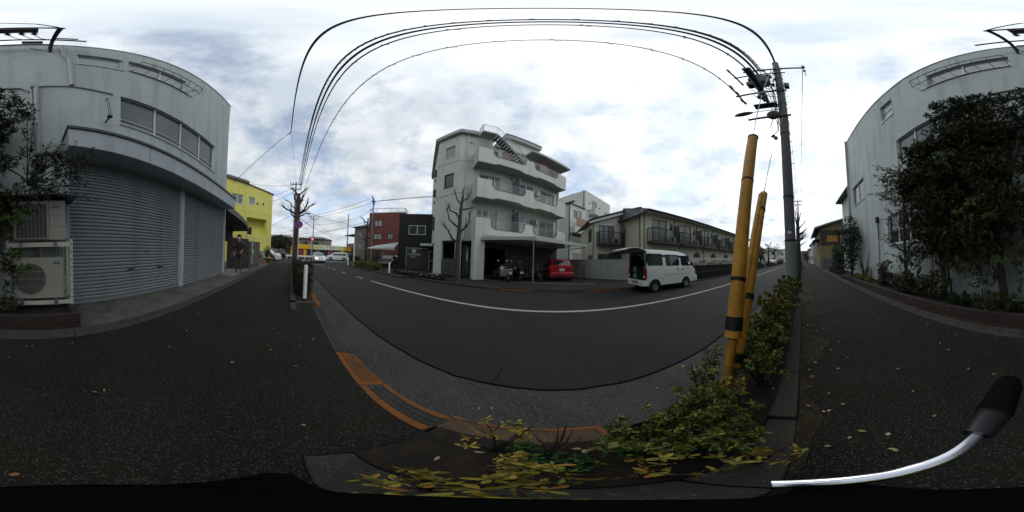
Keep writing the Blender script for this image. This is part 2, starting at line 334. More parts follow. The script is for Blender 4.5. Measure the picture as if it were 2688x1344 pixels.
    def oleaf(s, p, d, up, ln, wd, droop=.2):
        d = d.normalized(); sd = d.cross(up)
        if sd.length < 1e-4: sd = d.orthogonal()
        sd.normalize(); nr = sd.cross(d).normalized(); V = [(.0, .05), (.28, .55), (.52, 1.), (.75, .92), (.92, .45)]
        c = [p+d*ln*t-nr*ln*droop*t*t for t, _ in V]+[p+d*ln-nr*ln*droop]
        a = [c[i]+sd*wd*.5*V[i][1]+nr*wd*.15*V[i][1] for i in range(5)]; b = [c[i]-sd*wd*.5*V[i][1]+nr*wd*.15*V[i][1] for i in range(5)]
        vs_ = c+a+b; fs = []
        for i in range(4): fs += [(i, i+1, 7+i, 6+i), (i+1, i, 11+i, 12+i)]
        fs += [(4, 5, 10), (5, 4, 15)]
        return s.add(vs_, fs)
    def leaf(s, p, d, up, ln, wd, droop=.15):
        d = d.normalized(); sd = d.cross(up)
        if sd.length < 1e-4: sd = d.orthogonal()
        sd.normalize(); nr = sd.cross(d).normalized()
        m1 = p+d*ln*.35; m2 = p+d*ln*.72; tip = p+d*ln-nr*ln*droop
        return s.add([p, m1+sd*wd*.5+nr*wd*.12, m2+sd*wd*.38+nr*wd*.06, tip, m2-sd*wd*.38+nr*wd*.06, m1-sd*wd*.5+nr*wd*.12],
                     [(0, 1, 2, 3), (0, 3, 4, 5)])
    def build(s, name, m, parent=None, smooth=False, bevel=0., loc=None, rotz=0., mats=None):
        if name in SPLIT and not s.part:
            pcs = s.pieces()
            if 1 < len(pcs) <= 60:
                first = None
                for p in pcs:
                    o = p.build(name, m, parent, smooth, bevel, loc, rotz); first = first or o
                return first
        if DBG and not s.part and len(s.f) < 4000 and len(s.pieces()) > 1: print('MULTI', name, len(s.pieces()), parent.name if parent else None)
        me = bpy.data.meshes.new(name); me.from_pydata(s.v, [], s.f)
        for x in (mats or [m]): me.materials.append(x)
        if mats: me.polygons.foreach_set('material_index', s.mi)
        if smooth: me.polygons.foreach_set('use_smooth', [True]*len(me.polygons))
        me.update(); o = bpy.data.objects.new(name, me); col.objects.link(o)
        if parent is not None: o.parent = parent
        if loc: o.location = loc
        if rotz: o.rotation_euler = (0, 0, rotz)
        if bevel:
            md = o.modifiers.new('Bevel', 'BEVEL'); md.width = bevel; md.segments = 2; md.limit_method = 'ANGLE'; md.angle_limit = R(40)
        if smooth:
            try: me.set_sharp_from_angle(angle=R(42))
            except Exception: pass
        return o
def tag(o, label=None, cat=None, group=None, kind=None):
    if label: o['label'] = label
    if cat: o['category'] = cat
    if group: o['group'] = group
    if kind: o['kind'] = kind
    return o
def thing(name, label, cat, loc=(0, 0, 0), rotz=0., group=None):
    o = bpy.data.objects.new(name, None); col.objects.link(o); o.location = loc; o.rotation_euler = (0, 0, rotz); o.empty_display_size = .2
    return tag(o, label, cat, group)
def box(name, b, m, parent=None, bevel=0.): return MB().box(*b).build(name, m, parent, bevel=bevel)
def struct(name, mb, m, **k): return tag(mb.build(name, m, **k), kind='structure')
def kids(o): return [c for c in o.children]
def dup(root, loc, rotz=None, label=None, group=None, parent=None):
    r = root.copy(); col.objects.link(r); r.parent = parent
    r.location = loc
    if rotz is not None: r.rotation_euler = (0, 0, rotz)
    if label: r['label'] = label
    if group: r['group'] = group
    for ch in kids(root):
        c = ch.copy(); col.objects.link(c); c.parent = r
        for g in kids(ch):
            d = g.copy(); col.objects.link(d); d.parent = c
    return r
def text_part(name, s, size, m, parent, loc, rot, ext=.004, sx=1.):
    cu = bpy.data.curves.new('t', 'FONT'); cu.body = s; cu.size = size; cu.extrude = ext; cu.align_x = 'CENTER'; cu.align_y = 'CENTER'
    to = bpy.data.objects.new('t', cu); col.objects.link(to); bpy.context.view_layer.update()
    me = bpy.data.meshes.new_from_object(to.evaluated_get(bpy.context.evaluated_depsgraph_get())); bpy.data.objects.remove(to)
    me.materials.clear(); me.materials.append(m)
    o = bpy.data.objects.new(name, me); col.objects.link(o); o.parent = parent; o.location = loc; o.rotation_euler = rot; o.scale = (sx, 1, 1); return o
# facade helpers: P0->P1 runs left to right seen from outside
def fr(P0, P1):
    P0, P1 = Vector(P0), Vector(P1); d = (P1-P0); ln = d.length; d.normalize(); return P0, d, Vector((d.y, -d.x)), ln
def facade(mb, P0, P1, z0, z1, holes=(), depth=.1):
    P, d, nrm, ln = fr(P0, P1)
    def pt(a, z, q=0.): return (P.x+d.x*a-nrm.x*q, P.y+d.y*a-nrm.y*q, z)
    xs = sorted(set([0, ln]+[h[0] for h in holes]+[h[1] for h in holes])); zs = sorted(set([z0, z1]+[h[2] for h in holes]+[h[3] for h in holes]))
    xs = [x for x in xs if -1e-6 <= x <= ln+1e-6]; zs = [z for z in zs if z0-1e-6 <= z <= z1+1e-6]
    for i in range(len(xs)-1):
        for j in range(len(zs)-1):
            cx_, cz = (xs[i]+xs[i+1])/2, (zs[j]+zs[j+1])/2
            if any(h[0] < cx_ < h[1] and h[2] < cz < h[3] for h in holes): continue
            mb.quad(pt(xs[i], zs[j]), pt(xs[i+1], zs[j]), pt(xs[i+1], zs[j+1]), pt(xs[i], zs[j+1]))
    for a0, a1, b0, b1 in holes:
        mb.quad(pt(a0, b0), pt(a1, b0), pt(a1, b0, depth), pt(a0, b0, depth)); mb.quad(pt(a0, b1, depth), pt(a1, b1, depth), pt(a1, b1), pt(a0, b1))
        mb.quad(pt(a0, b0), pt(a0, b0, depth), pt(a0, b1, depth), pt(a0, b1)); mb.quad(pt(a1, b0, depth), pt(a1, b0), pt(a1, b1), pt(a1, b1, depth))
def fbox(mb, P0, P1, a0, a1, z0, z1, q0, q1):   # box along a facade; q = distance outwards
    P, d, nrm, ln = fr(P0, P1)
    c = [(a, q, z) for z in (z0, z1) for q in (q0, q1) for a in (a0, a1)]
    mb.add([(P.x+d.x*a+nrm.x*q, P.y+d.y*a+nrm.y*q, z) for a, q, z in c], [(0, 1, 3, 2), (4, 6, 7, 5), (0, 4, 5, 1), (2, 3, 7, 6), (0, 2, 6, 4), (1, 5, 7, 3)])
def window(parent, P0, P1, a0, a1, z0, z1, depth=.1, panes=2, fm=None, gm=None, fw=.04, transom=None, sill=True, label=None):
    fm = fm or alu; gm = gm or glass_d; m = MB()
    q0, q1 = -depth+.005, -depth+.05
    fbox(m, P0, P1, a0, a1, z0, z0+fw, q0, q1); fbox(m, P0, P1, a0, a1, z1-fw, z1, q0, q1)
    fbox(m, P0, P1, a0, a0+fw, z0+fw, z1-fw, q0, q1); fbox(m, P0, P1, a1-fw, a1, z0+fw, z1-fw, q0, q1)
    for k in range(1, panes):
        c = a0+(a1-a0)*k/panes; fbox(m, P0, P1, c-fw*.6, c+fw*.6, z0+fw, z1-fw, q0, q1+.004)
    if transom: fbox(m, P0, P1, a0+fw, a1-fw, transom-fw*.4, transom+fw*.4, q0, q1-.004)
    w_ = m.build('window', fm, parent)
    if label: w_['label'] = label
    g = MB(); fbox(g, P0, P1, a0, a1, z0, z1, -depth-.01, -depth+.02); g.build('pane', gm, w_)
    if sill:
        s_ = MB(); fbox(s_, P0, P1, a0-.03, a1+.03, z0-.04, z0-.002, -depth+.06, .035); s_.build('sill', fm, w_)
    return w_
def rail(mb, pts, z0, z1, step=.12, r=.012, top=.022):
    """vertical bar railing along a polyline of (x,y)"""
    for i in range(len(pts)-1):
        a, b = Vector(pts[i]), Vector(pts[i+1]); ln = (b-a).length; n = max(1, int(ln/step))
        za = z1 if not isinstance(z1, list) else z1[i]; zb = z1 if not isinstance(z1, list) else z1[i+1]
        ya = z0 if not isinstance(z0, list) else z0[i]; yb = z0 if not isinstance(z0, list) else z0[i+1]
        mb.tube([(a.x, a.y, za), (b.x, b.y, zb)], top, 6); mb.tube([(a.x, a.y, ya), (b.x, b.y, yb)], top*.7, 6)
        for k in range(n+1):
            t = k/n; p = a.lerp(b, t); mb.tube([(p.x, p.y, ya+(yb-ya)*t), (p.x, p.y, za+(zb-za)*t)], r*(1.8 if k in (0, n) else 1), 4, False)

# ============================================================ THE SETTING
struct('ground', MB().quad((-400, -400, -.16), (400, -400, -.16), (400, 400, -.16), (-400, 400, -.16)), asph_far)
struct('road', MB().quad((-62, 1.3, -.1), (160, 1.3, -.1), (160, 7.0, -.1), (-62, 7.0, -.1)).quad((-62, -40, -.1), (-18.6, -40, -.1), (-18.6, 1.3, -.1), (-62, 1.3, -.1)).quad((-62, 7.0, -.1), (-18.2, 7.0, -.1), (-18.2, 60, -.1), (-62, 60, -.1)), asph_road)
g = MB().quad((-18.6, .74, -.094), (160, .74, -.094), (160, 1.3, -.094), (-18.6, 1.3, -.094)); struct('gutter', g, conc_gut)
cr = MB(); x = -18.0; pts = []
while x < 40: pts.append((x, 1.305+random.uniform(-.012, .012))); x += .15
for i in range(len(pts)-1):
    (a, b), (c, d_) = pts[i], pts[i+1]; cr.quad((a, b-.012, -.0885), (c, d_-.012, -.0885), (c, d_+.012, -.0885), (a, b+.012, -.0885))
pts = [(-.42+random.uniform(-.015, .015), 1.32+k*.04) for k in range(9)]
for i in range(8): cr.quad((pts[i][0]-.003, pts[i][1], -.0885), (pts[i][0]+.003, pts[i][1], -.0885), (pts[i+1][0]+.003, pts[i+1][1], -.0885), (pts[i+1][0]-.003, pts[i+1][1], -.0885))
tag(cr.build('road_crack', mat('crack_black', (.006, .006, .006), 1., spec=0.)), kind='structure')
# near footway
fw = MB(); fw.prism([(-18.4, -1.95), (60, -1.95), (60, 0.079), (-3.62, 0.079), (-3.62, .028), (-18.4, 0.028)], -.15, 0)
fw.prism([(-3.62, .0791), (-.401, .0791), (-.401, .5295), (-3.62, .5295)], -.15, 0); struct('footway', fw, asph_walk)
# kerb of the near side, in stones
kb = MB(); x = -18.4
def kerb_full(x0, x1): kb.yprism([(.6, -.15), (.6, .005), (.72, .005), (.745, -.02), (.76, -.15)], x0, x1)
while x < 46:
    x1 = x+.6
    if not (x1 > -4.9 and x < .3): kerb_full(x+.004, x1-.004)
    x = x1
struct('kerb', kb, conc_kerb, bevel=.004)
kq = MB(); kq.yprism([(.6, -.15), (.6, -.003), (.745, -.02), (.76, -.15)], -.42, .27)
tag(kq.build('kerb_faded_paint', mat('faded_orange_paint', (.075, .05, .034), .9, var=.3, vs_=6, bump=1., bs=90, spec=.1, speck=(100, .6, (.13, .10, .08)), stain=(7, .9, (.17, .07, .02), .52))), kind='structure')
kd = MB()
for a, b in ((-3.62, -2.66), (-2.65, -1.7), (-1.05, -.43)):
    kd.yprism([(.53, -.15), (.53, .002), (.76, -.085), (.76, -.15)], a, b)
    for q in (.585, .64, .695): z = .002-(q-.53)*.378; kd.yprism([(q, z), (q+.008, z+.009), (q+.022, z+.003), (q+.03, z-.011)], a+.03, b-.03)
struct('kerb_ramp', kd, conc_gut)
ko = MB()
for a, b in ((-1.69, -1.06),):
    ko.yprism([(.53, -.15), (.53, .002), (.76, -.085), (.76, -.15)], a, b)
    for q in (.585, .64, .695): z = .002-(q-.53)*.378; ko.yprism([(q, z), (q+.008, z+.009), (q+.022, z+.003), (q+.03, z-.011)], a+.05, b-.05)
ko.yprism([(.529, -.0), (.529, .0045), (.585, -.0155), (.585, -.03)], -1.04, -.44); ko.yprism([(.715, -.068), (.715, -.062), (.7615, -.078), (.7625, -.13)], -1.04, -.44)
ko.yprism([(.728, -.018), (.728, -.012), (.752, -.017), (.764, -.13), (.760, -.13)], -.42, .27); ko.yprism([(.6, -.002), (.6, .0025), (.745, -.013), (.745, -.02)], .235, .27)
ko.yprism([(.6, -.15), (.6, .006), (.72, .006), (.745, -.02), (.76, -.15)], -4.9, -3.63)
tag(ko.build('kerb_painted', orange_kerb, bevel=.003), kind='structure')
gr = MB()
for a, b in ((-1.69, -1.06), (-1.05, -.43), (-3.62, -2.66)):
    for q in (.617, .672, .727): z = .003-(q-.53)*.378; gr.quad((a+.05, q-.004, z+.001), (b-.05, q-.004, z+.001), (b-.05, q+.006, z-.0025), (a+.05, q+.006, z-.0025))
tag(gr.build('kerb_groove', mat('groove_black', (.01, .009, .008), .95)), kind='structure')
pl = MB(); pl.box(-.4, 46, .22, .597, -.15, .02); pl.box(-18.2, -3.8, .16, .597, -.15, .02); struct('planter_soil', pl, soil)
ps = MB(); x = -.4
while x < 40: ps.box(x+.004, x+.596, .08, .218, -.15, .012 if x < .3 else .045); x += .6
x = -18.2
while x < -3.8: ps.box(x+.004, x+.596, .03, .158, -.15, .055); x += .6
ps.box(-3.79, -3.64, .03, .6, -.15, .055)
mo = MB()
for k in range(60):
    xa = .3+k*.16; wa = (.12+.10*sin(k*.7)+.05*sin(k*2.3))*min(1, k/9); wb = (.12+.10*sin((k+1)*.7)+.05*sin((k+1)*2.3))*min(1, (k+1)/9)
    mo.quad((xa, .078-max(wa, .01)*1.6, .004), (xa+.16, .078-max(wb, .01)*1.6, .004), (xa+.16, .078, .004), (xa, .078, .004))
tag(mo.build('moss', mat('moss_brown', (.024, .018, .005), .95, var=.6, vs_=7, bump=1., bs=60, speck=(85, .72, (.10, .095, .08)), stain=(5, .85, (.012, .0115, .008), .42))), kind='structure')
struct('planter_edging', ps, conc_kerb, bevel=.008)
# L-shaped kerb and apron at the foot of the grey building
lk = MB(); x = -16.5
while x < 30: lk.yprism([(-2.12, -.15), (-2.12, .05), (-2.06, .05), (-2.03, .004), (-1.95, .003), (-1.95, -.15)], x+.004, x+.996); x += 1.
struct('footway_kerb', lk, conc_kerb, bevel=.004)
ap = MB()
for a, b in ((-3.72, -.62), (-6.3, -3.73)): ap.yprism([(-3.1, -.15), (-3.1, .085), (-2.9, .085), (-2.121, .03), (-2.121, -.15)], a, b)
struct('concrete_apron', ap, conc_apron)
st = MB(); st.box(-8.6, -6.31, -3.4, -2.25, -.15, .17); struct('entrance_step', st, conc, bevel=.01)
struct('yard_paving', MB().box(-16.5, -8.62, -9, -2.13, -.15, .03).box(-8.62, -6.9, -9, -3.41, -.15, .03), conc_apron)
struct('footway_end_band', MB().box(-19.6, -18.42, -2.4, .6, -.15, -.02), conc_kerb)
cb_ = MB(); x = -.6
while x < 6.6: cb_.box(x, min(x+7.2, 6.6), -2.22, -2.121, -.15, .27); x += 7.2
cb_.box(-.6, -.5, -3.02, -2.221, -.15, .27)
o = cb_.build('brick_edging', brick_m, bevel=.006); tag(o, 'low dark red brick edging wall of the planting bed under the grey building', 'wall')
struct('planting_bed_soil', MB().box(-.498, 9.6, -3.1, -2.221, -.15, .2), soil)
struct('verge_soil', MB().box(9.62, 19.5, -3.6, -2.121, -.15, .06), soil)
# far side
kf = MB(); x = -17
while x < 100:
    if -2.5 < x < 3.6: kf.box(x+.004, x+.596, 7.0, 7.13, -.15, -.045)
    elif x > 3.6: kf.box(x+.004, x+.596, 7.0, 7.13, -.15, .02)
    elif -8 < x: kf.box(x+.004, x+.596, 7.0, 7.13, -.15, .0)
    else:
        kf.box(x+.004, x+.596, 6.45, 6.58, -.15, .0)
    x += .6
struct('far_kerb', kf, conc_kerb, bevel=.01)
kp = MB(); kp.box(-2.45, -.62, 6.985, 7.128, -.1, -.043); kp.box(1.7, 3.4, 6.985, 7.128, -.1, -.043); tag(kp.build('far_kerb_painted', orange_kerb), kind='structure')
ff = MB(); ff.prism([(-17, 7.131), (60, 7.131), (60, 9.0), (-17, 9.0)], -.15, -.005); ff.prism([(-17, 6.581), (-8.2, 6.581), (-8.2, 7.13), (-17, 7.13)], -.15, -.005)
ff.prism([(-17, 9.001), (60, 9.001), (60, 60), (-17, 60)], -.15, -.004); struct('far_footway', ff, asph_far)
# road markings
mk = MB()
def strip(pts, wd, z=-.0945):
    for i in range(len(pts)-1):
        a, b = Vector(pts[i]), Vector(pts[i+1]); d = (b-a).normalized(); n_ = Vector((-d.y, d.x))*wd/2
        mk.quad((a.x-n_.x, a.y-n_.y, z), (b.x-n_.x, b.y-n_.y, z), (b.x+n_.x, b.y+n_.y, z), (a.x+n_.x, a.y+n_.y, z))
strip([(-7.4, 4.05), (-4, 4.16), (0, 4.2), (10, 4.24), (14, 4.24)], .13)
strip([(14.05, 4.24), (31, 4.24)], .13)
for a, b, c, d_ in ((-9.1, 3.93, -8.3, 3.98), (-11.6, 3.8, -10.9, 3.86), (-13.9, 3.68, -13, 3.72), (-15.6, 3.66, -14.9, 3.68), (-18.8, 3.5, -16.8, 3.63)): strip([(a, b), (c, d_)], .13)
for k in range(12):
    a = 34+k*6; strip([(a, 4.24), (a+3, 4.24)], .13)
strip([(-19.1, 1.1), (-18.9, 3.5)], .4)
for k in range(11): strip([(-29.5, .3+k*.95), (-26.8, .3+k*.95)], .45)
struct('road_marking', mk, white_line)
mk = MB(); strip([(-4.1, 9.75), (-.77, 9.5), (2.8, 9.2)], .08, 0.); struct('parking_marking', mk, white_line)

# ============================================================ GREY CORNER BUILDING (behind the camera)
gb = thing('grey_building', 'three-storey grey rendered building with steel shutters behind the footway', 'building', (0, -3, 0), pi)
W0, W1 = (-9.7, 0), (6.92, 0)          # local x = -world x
OX = 9.7
H3 = [(OX+.88, OX+1.78, 7.85, 9.02), (OX+1.9, OX+3.74, 8.02, 9.1), (OX-2.68, OX-.7, 7.75, 8.88), (OX-5.1, OX-4.33, 7.42, 8.72)]
H2 = [(OX+1.73, OX+5.65, 4.52, 5.88), (OX-4.28, OX-.9, 4.42, 5.62), (OX-8.9, OX-7.2, 4.17, 5.38)]
H1 = [(OX-5.13, OX-2.66, 1.6, 2.65)]
SH = [(OX+.66, OX+3.7, .085, 3.06), (OX+3.86, OX+6.84, .085, 3.06)]
m = MB(); facade(m, W0, W1, -.1, 9.55, H3+H2+H1+SH, .12)
m.add([(-9.7, 0, 9.5501), (6.92, 0, 9.5501), (6.92, 0, 10.3), (-.9, 0, 10.25), (-2.6, 0, 9.9), (-4.4, 0, 9.62), (-9.7, 0, 9.62)], [tuple(range(7))])
# far walls and roof, set behind the front
m.quad((6.92, 0, -.1), (6.92, 9, -.1), (6.92, 9, 10.3), (6.92, 0, 10.3)); m.quad((6.92, 9, -.1), (-9.7, 9, -.1), (-9.7, 9, 10.2), (6.92, 9, 10.2)); m.quad((-9.7, 9, -.1), (-9.7, 0, -.1), (-9.7, 0, 9.62), (-9.7, 9, 10.2))
m.quad((-9.7, .2, 9.5), (6.92, .2, 10.1), (6.92, 9, 10.1), (-9.7, 9, 9.6))
wl = m.build('wall', render_grey, gb)
m = MB(); m.tube([(-9.7, -.01, 9.65), (-4.4, -.01, 9.65), (-2.6, -.01, 9.93), (-.9, -.01, 10.28), (6.92, -.01, 10.33)], .03, 6); m.build('coping', render_trim, gb)
P0, P1 = W0, W1
for i, h in enumerate(H3): window(gb, P0, P1, *h, depth=.12, panes=(1, 2, 2, 1)[i], fm=alu_w if i < 2 else alu, gm=(glass_g, glass_g, glass_g, glass_g)[i], fw=.035, transom=8.1 if i == 3 else None)
for i, h in enumerate(H2): window(gb, P0, P1, *h, depth=.12, panes=(4, 4, 2)[i], fm=alu_w, gm=(glass_b, glass_b, glass_b)[i], fw=.03, transom=(4.8, 4.7, None)[i])
for i, h in enumerate(H1): window(gb, P0, P1, *h, depth=.12, panes=4, fm=alu_w, gm=glass_d, fw=.05)
for a0, a1, b0, b1 in SH:
    m = MB(); n = 40; hgt = b1-b0
    a0l, a1l = a0-OX, a1-OX
    prof = []
    for k in range(n):
        z = b0+hgt*k/n; h_ = hgt/n
        prof += [(.075, z), (.055, z+h_*.25), (.052, z+h_*.72), (.062, z+h_*.86), (.085, z+h_*.90), (.085, z+h_*.98)]
    vs_ = []; fs = []
    for yy, z in prof: vs_ += [(a0l, yy, z), (a1l, yy, z)]
    for k in range(len(prof)-1): fs.append((2*k, 2*k+1, 2*k+3, 2*k+2))
    m.add(vs_, fs); sh = m.build('shutter', shutter_m, gb)
    m = MB(); m.box(a0l, a1l, .03, .054, b0, b0+.07); m.build('bottom_bar', alu, sh)
    if a0 < OX+1:
        m = MB()
        for xx in (1.95, 2.85): m.box(xx, xx+.16, .035, .05, .72, .745); m.box(xx+.01, xx+.15, .03, .034, .73, .74)
        m.box(2.47, 2.55, .035, .05, 1.13, 1.15); m.build('handle', steel_dk, sh)
m = MB(); m.box(3.702, 3.858, -.02, .03, .05, 3.1); m.box(.58, .657, -.025, .03, .05, 3.1); m.box(6.845, 6.91, -.02, .03, .05, 3.1); m.build('shutter_post', render_trim, gb, bevel=.005)
m = MB(); m.box(.55, 6.79, -.5, -.002, 3.08, 3.53); cn = m.build('canopy', render_trim, gb, bevel=.01)
m = MB(); m.box(.53, 6.81, -.53, -.001, 3.532, 3.60); m.build('canopy_edge', dark_trim, cn)
m = MB()
for xx in (2.1, 3.66, 5.2): m.box(xx, xx+.008, -.503, -.4995, 3.09, 3.52)
m.build('canopy_joint', dark_trim, cn)
# balcony style flower rails at the third floor
def flower_rail(x0, x1, zb, zt, step):
    m = MB(); m.tube([(x0, -.02, zt), (x0, -.38, zt-.03), (x1, -.38, zt-.03), (x1, -.02, zt)], .014, 6); m.tube([(x0, -.3, zb), (x1, -.3, zb)], .012, 6)
    m.tube([(x0, -.02, zb-.08), (x1, -.02, zb-.08)], .014, 6)
    n = int((x1-x0)/step)
    for k in range(n+1):
        xx = x0+(x1-x0)*k/n; m.tube([(xx, -.01, zb-.08), (xx, -.3, zb), (xx, -.38, zt-.03)], .008, 4)
    m.build('window_rail', steel_dk, gb)
flower_rail(1.95, 4.0, 8.0, 8.42, .27); flower_rail(-2.9, -.7, 7.75, 8.2, .27)
def pipe(pts, r, m_=pipe_m, name='drain_pipe'):
    m = MB(); m.tube(pts, r, 10); return m.build(name, m_, gb, smooth=True)
pipe([(.62, -.05, 9.9), (.64, -.05, 8.6), (.72, -.06, 8.2), (.74, -.06, 5.95)], .045)
pipe([(.12, -.05, 5.75), (.1, -.05, 3.2), (.1, -.05, 1.)], .05)
pipe([(.03, -.04, 5.6), (.03, -.04, .8)], .022)
pipe([(1.55, -.03, 5.82), (.7, -.03, 5.92), (.15, -.03, 5.80)], .022, steel_ga, 'conduit')
pipe([(-1.2, -.03, 5.78), (-.5, -.03, 5.78), (-.15, -.03, 5.72), (0.0, -.03, 5.5)], .03, pipe_m, 'conduit')
pipe([(-9.5, -.08, 9.75), (-9.5, -.08, .1)], .06)
pipe([(-5.85, -.04, 2.7), (-5.85, -.04, .4)], .022, steel_ga, 'conduit')
pipe([(-5.85, -.08, 2.45), (-5.7, -.12, 2.3), (-5.8, -.06, 2.1), (-5.85, -.04, 1.9)], .02, steel_dk, 'cable_loop')
m = MB(); m.box(-5.92, -5.78, -.12, -.02, 2.55, 2.8); m.build('junction_box', steel_dk, gb)
m = MB(); m.box(.02, .14, -.10, -.004, 5.7, 5.86); m.box(.25, .5, -.12, -.004, 3.15, 3.4); m.build('junction_box', pipe_m, gb, bevel=.01)
m = MB(); m.tube([(1.38, -.02, 4.4), (1.38, -.2, 4.42), (1.38, -.2, 4.55)], .02, 6); m.ell((1.38, -.22, 4.45), (.06, .06, .05)); m.tube([(1.38, -.02, 5.4), (1.38, -.14, 5.38)], .012, 6); m.tube([(1.36, -.14, 5.38), (1.37, -.2, 4.5)], .007, 4); m.tube([(1.4, -.14, 5.38), (1.41, -.2, 4.5)], .007, 4); m.build('cable_bracket', mat('green_metal', (.02, .06, .055), .5), gb)
m = MB(); m.tube([(4.5, .3, 10.2), (4.52, .3, 11.1)], .018, 6); m.tube([(5.6, .2, 10.2), (5.6, .2, 10.5), (5.75, .2, 10.5)], .02, 6); m.build('roof_vent_pipe', steel_dk, gb)
# service bracket high on the wall above the camera: two outriggers with a rack, fuse box and insulators
sb = thing('cable_bracket', 'dark service cable bracket with insulators jutting from the top of the grey wall overhead', 'cable bracket', (0, -3, 9.6), pi)
m = MB()
for xx in (-.5, .42):
    m.box(xx-.03, xx+.03, -1.18, 0, -.03, .03); m.tube([(xx, -1.1, 0), (xx, -.5, .04), (xx, -.35, -.1), (xx, 0, -.5)], .03, 6)
m.box(-.55, .46, -1.2, -1.14, .031, .08); m.box(-1.02, .88, -.55, -.49, .032, .08); m.box(-.45, .4, -.28, -.24, .032, .07)
m.build('frame', steel_dk, sb)
m = MB(); m.box(-.32, .22, -1.12, -.9, .034, .22); m.box(.0, .3, -.4, -.28, .08, .2); m.box(.45, .75, -.6, -.56, .09, .2); m.build('switch_box', mat('purple_grey_metal', (.05, .045, .06), .5), sb, bevel=.01)
for xx in (-.3, -.12, .04, .18):
    m = MB(); m.lathe([(0, -.09), (.03, -.09), (.02, -.06), (.05, -.03), (.02, 0), (.05, .03), (.02, .06), (.0, .07)], (xx, -.82, .12), 'Y', 10); m.build('insulator', steel_dk, sb, smooth=True)
m = MB(); m.tube([(.46, -1.15, .06), (.2, -1.35, .2), (-.1, -1.42, .25), (-.5, -1.2, .06)], .018, 6)
for xx in (-.12, .04, .18): m.tube([(xx, -.75, .1), (xx+.08, -.6, .04), (xx+.2, -.5, .02)], .012, 5)
m.tube([(.1, -.1, -.1), (.3, .0, -.3), (.5, 0., -.4)], .012, 5); m.build('cable', steel_dk, sb)

# ============================================================ AC UNITS ON THE RACK
def ac_grille_round(parent, cx_, cz, r, y):
    m = MB()
    for k in range(27):
        xx = cx_-r+2*r*(k+.5)/27; h_ = math.sqrt(max(0, r*r-(xx-cx_)**2)); m.box(xx-.0025, xx+.0025, y-.012, y-.008, cz-h_, cz+h_)
    for q in (-.5, 0, .5): h_ = r*math.sqrt(1-q*q); m.box(cx_-h_, cx_+h_, y-.016, y-.0122, cz+q*r-.003, cz+q*r+.003)
    return m
rk = thing('equipment_rack', 'cream slotted steel rack carrying two air conditioner units beside the shutters', 'rack', (-.06, -2.55, .2))
m = MB()
for xx in (-.52, .5):
    for yy in (0, -.34):
        m.box(xx-.022, xx+.022, yy-.004, yy+.004, .02, 1.15); m.box(xx-.022 if xx > 0 else xx+.014, xx-.014 if xx > 0 else xx+.022, yy-.04, yy-.0042, .02, 1.15)
m.build('post', rack_m, rk)
m = MB()
for z in (.13, 1.07):
    m.box(-.497, .477, -.003, .003, z-.035, z+.035); m.box(-.497, .477, -.343, -.337, z-.035, z+.035)
for xx in (-.53, .51):
    m.box(xx-.003, xx+.003, -.336, -.0045, .1, .16); m.box(xx-.003, xx+.003, -.336, -.0045, 1.04, 1.10)
m.build('shelf_beam', rack_m, rk)
m = MB()
for xx in (-.26, .28):
    for z in (.175, 1.115): m.box(xx-.03, xx+.03, .004, .02, z-.09, z-.01); m.box(xx-.02, xx+.02, -.34, .03, z-.009, z-.001)
m.build('bracket', steel_ga, rk)
m = MB()
for xx in (-.52, .5):
    for k in range(9): m.box(xx-.005, xx+.005, .0042, .006, .06+k*.125, .10+k*.125)
m.build('slot', steel_dk, rk)
m = MB()
for xx in (-.52, .5):
    for yy in (-.32, 0): m.box(xx-.05, xx+.05, yy-.05, yy+.05, 0, .03)
m.build('foot', black_p, rk, bevel=.005)
a1 = thing('air_conditioner_unit', 'lower beige air conditioner outdoor unit with round fan grille on the cream rack', 'air conditioner', (-.06, -2.72, .384))
box('casing', (-.40, .42, -.15, .12, 0.0, .66), ac_beige, a1, .012)
m = MB(); m.lathe([(0, .121), (.25, .121), (.25, .1245), (.0, .1245)], (.14, 0, .335), 'Y', 32); m.build('fan_opening', ac_dark, a1)
m = MB()
for k in range(3):
    a = k*2.094
    m.add([(.14+cos(a+t)*r_, .1262, .335+sin(a+t)*r_) for t, r_ in ((0, .04), (-.25, .22), (.45, .22), (.5, .06))], [(0, 1, 2, 3)])
m.build('fan_blade', mat('fan_grey', (.05, .05, .05), .5), a1)
ac_grille_round(a1, .14, .335, .25, .142).build('fan_grille', ac_beige, a1)
m = MB(); m.box(-.402, .422, -.152, .1215, .655, .675); m.build('lid', ac_beige, a1, bevel=.004)
m = MB(); m.box(-.34, -.225, .121, .124, .57, .615); lb = m.build('maker_label', mat('label_blue', (.02, .07, .16), .4), a1)
m = MB(); m.box(-.245, -.23, .1241, .1246, .58, .605); m.box(-.262, -.25, .1241, .1246, .59, .6); m.box(-.33, -.28, .1241, .1246, .588, .598); m.build('label_mark', white_p, lb)
m = MB(); m.box(-.44, -.401, -.1, .08, .1, .36); m.build('pipe_cover', ac_beige, a1, bevel=.01)
a2 = thing('air_conditioner_unit', 'upper beige air conditioner outdoor unit with square grille and a hanging white cord', 'air conditioner', (-.06, -2.72, 1.32))
box('casing', (-.44, .40, -.15, .13, 0.02, .68), ac_beige, a2, .012)
m = MB(); m.box(-.14, .36, .1305, .133, .06, .62); m.build('coil_opening', ac_dark, a2)
m = MB()
for k in range(29): z = .07+k*.0192; m.box(-.135, .355, .137, .141, z, z+.004)
for k in range(9): xx = -.14+k*.061; m.box(xx, xx+.005, .1412, .144, .06, .62)
m.box(-.15, .37, .134, .15, .045, .06); m.box(-.15, .37, .134, .15, .62, .635); m.box(-.155, -.14, .134, .15, .06, .62); m.box(.36, .375, .134, .15, .06, .62)
m.build('square_grille', alu, a2)
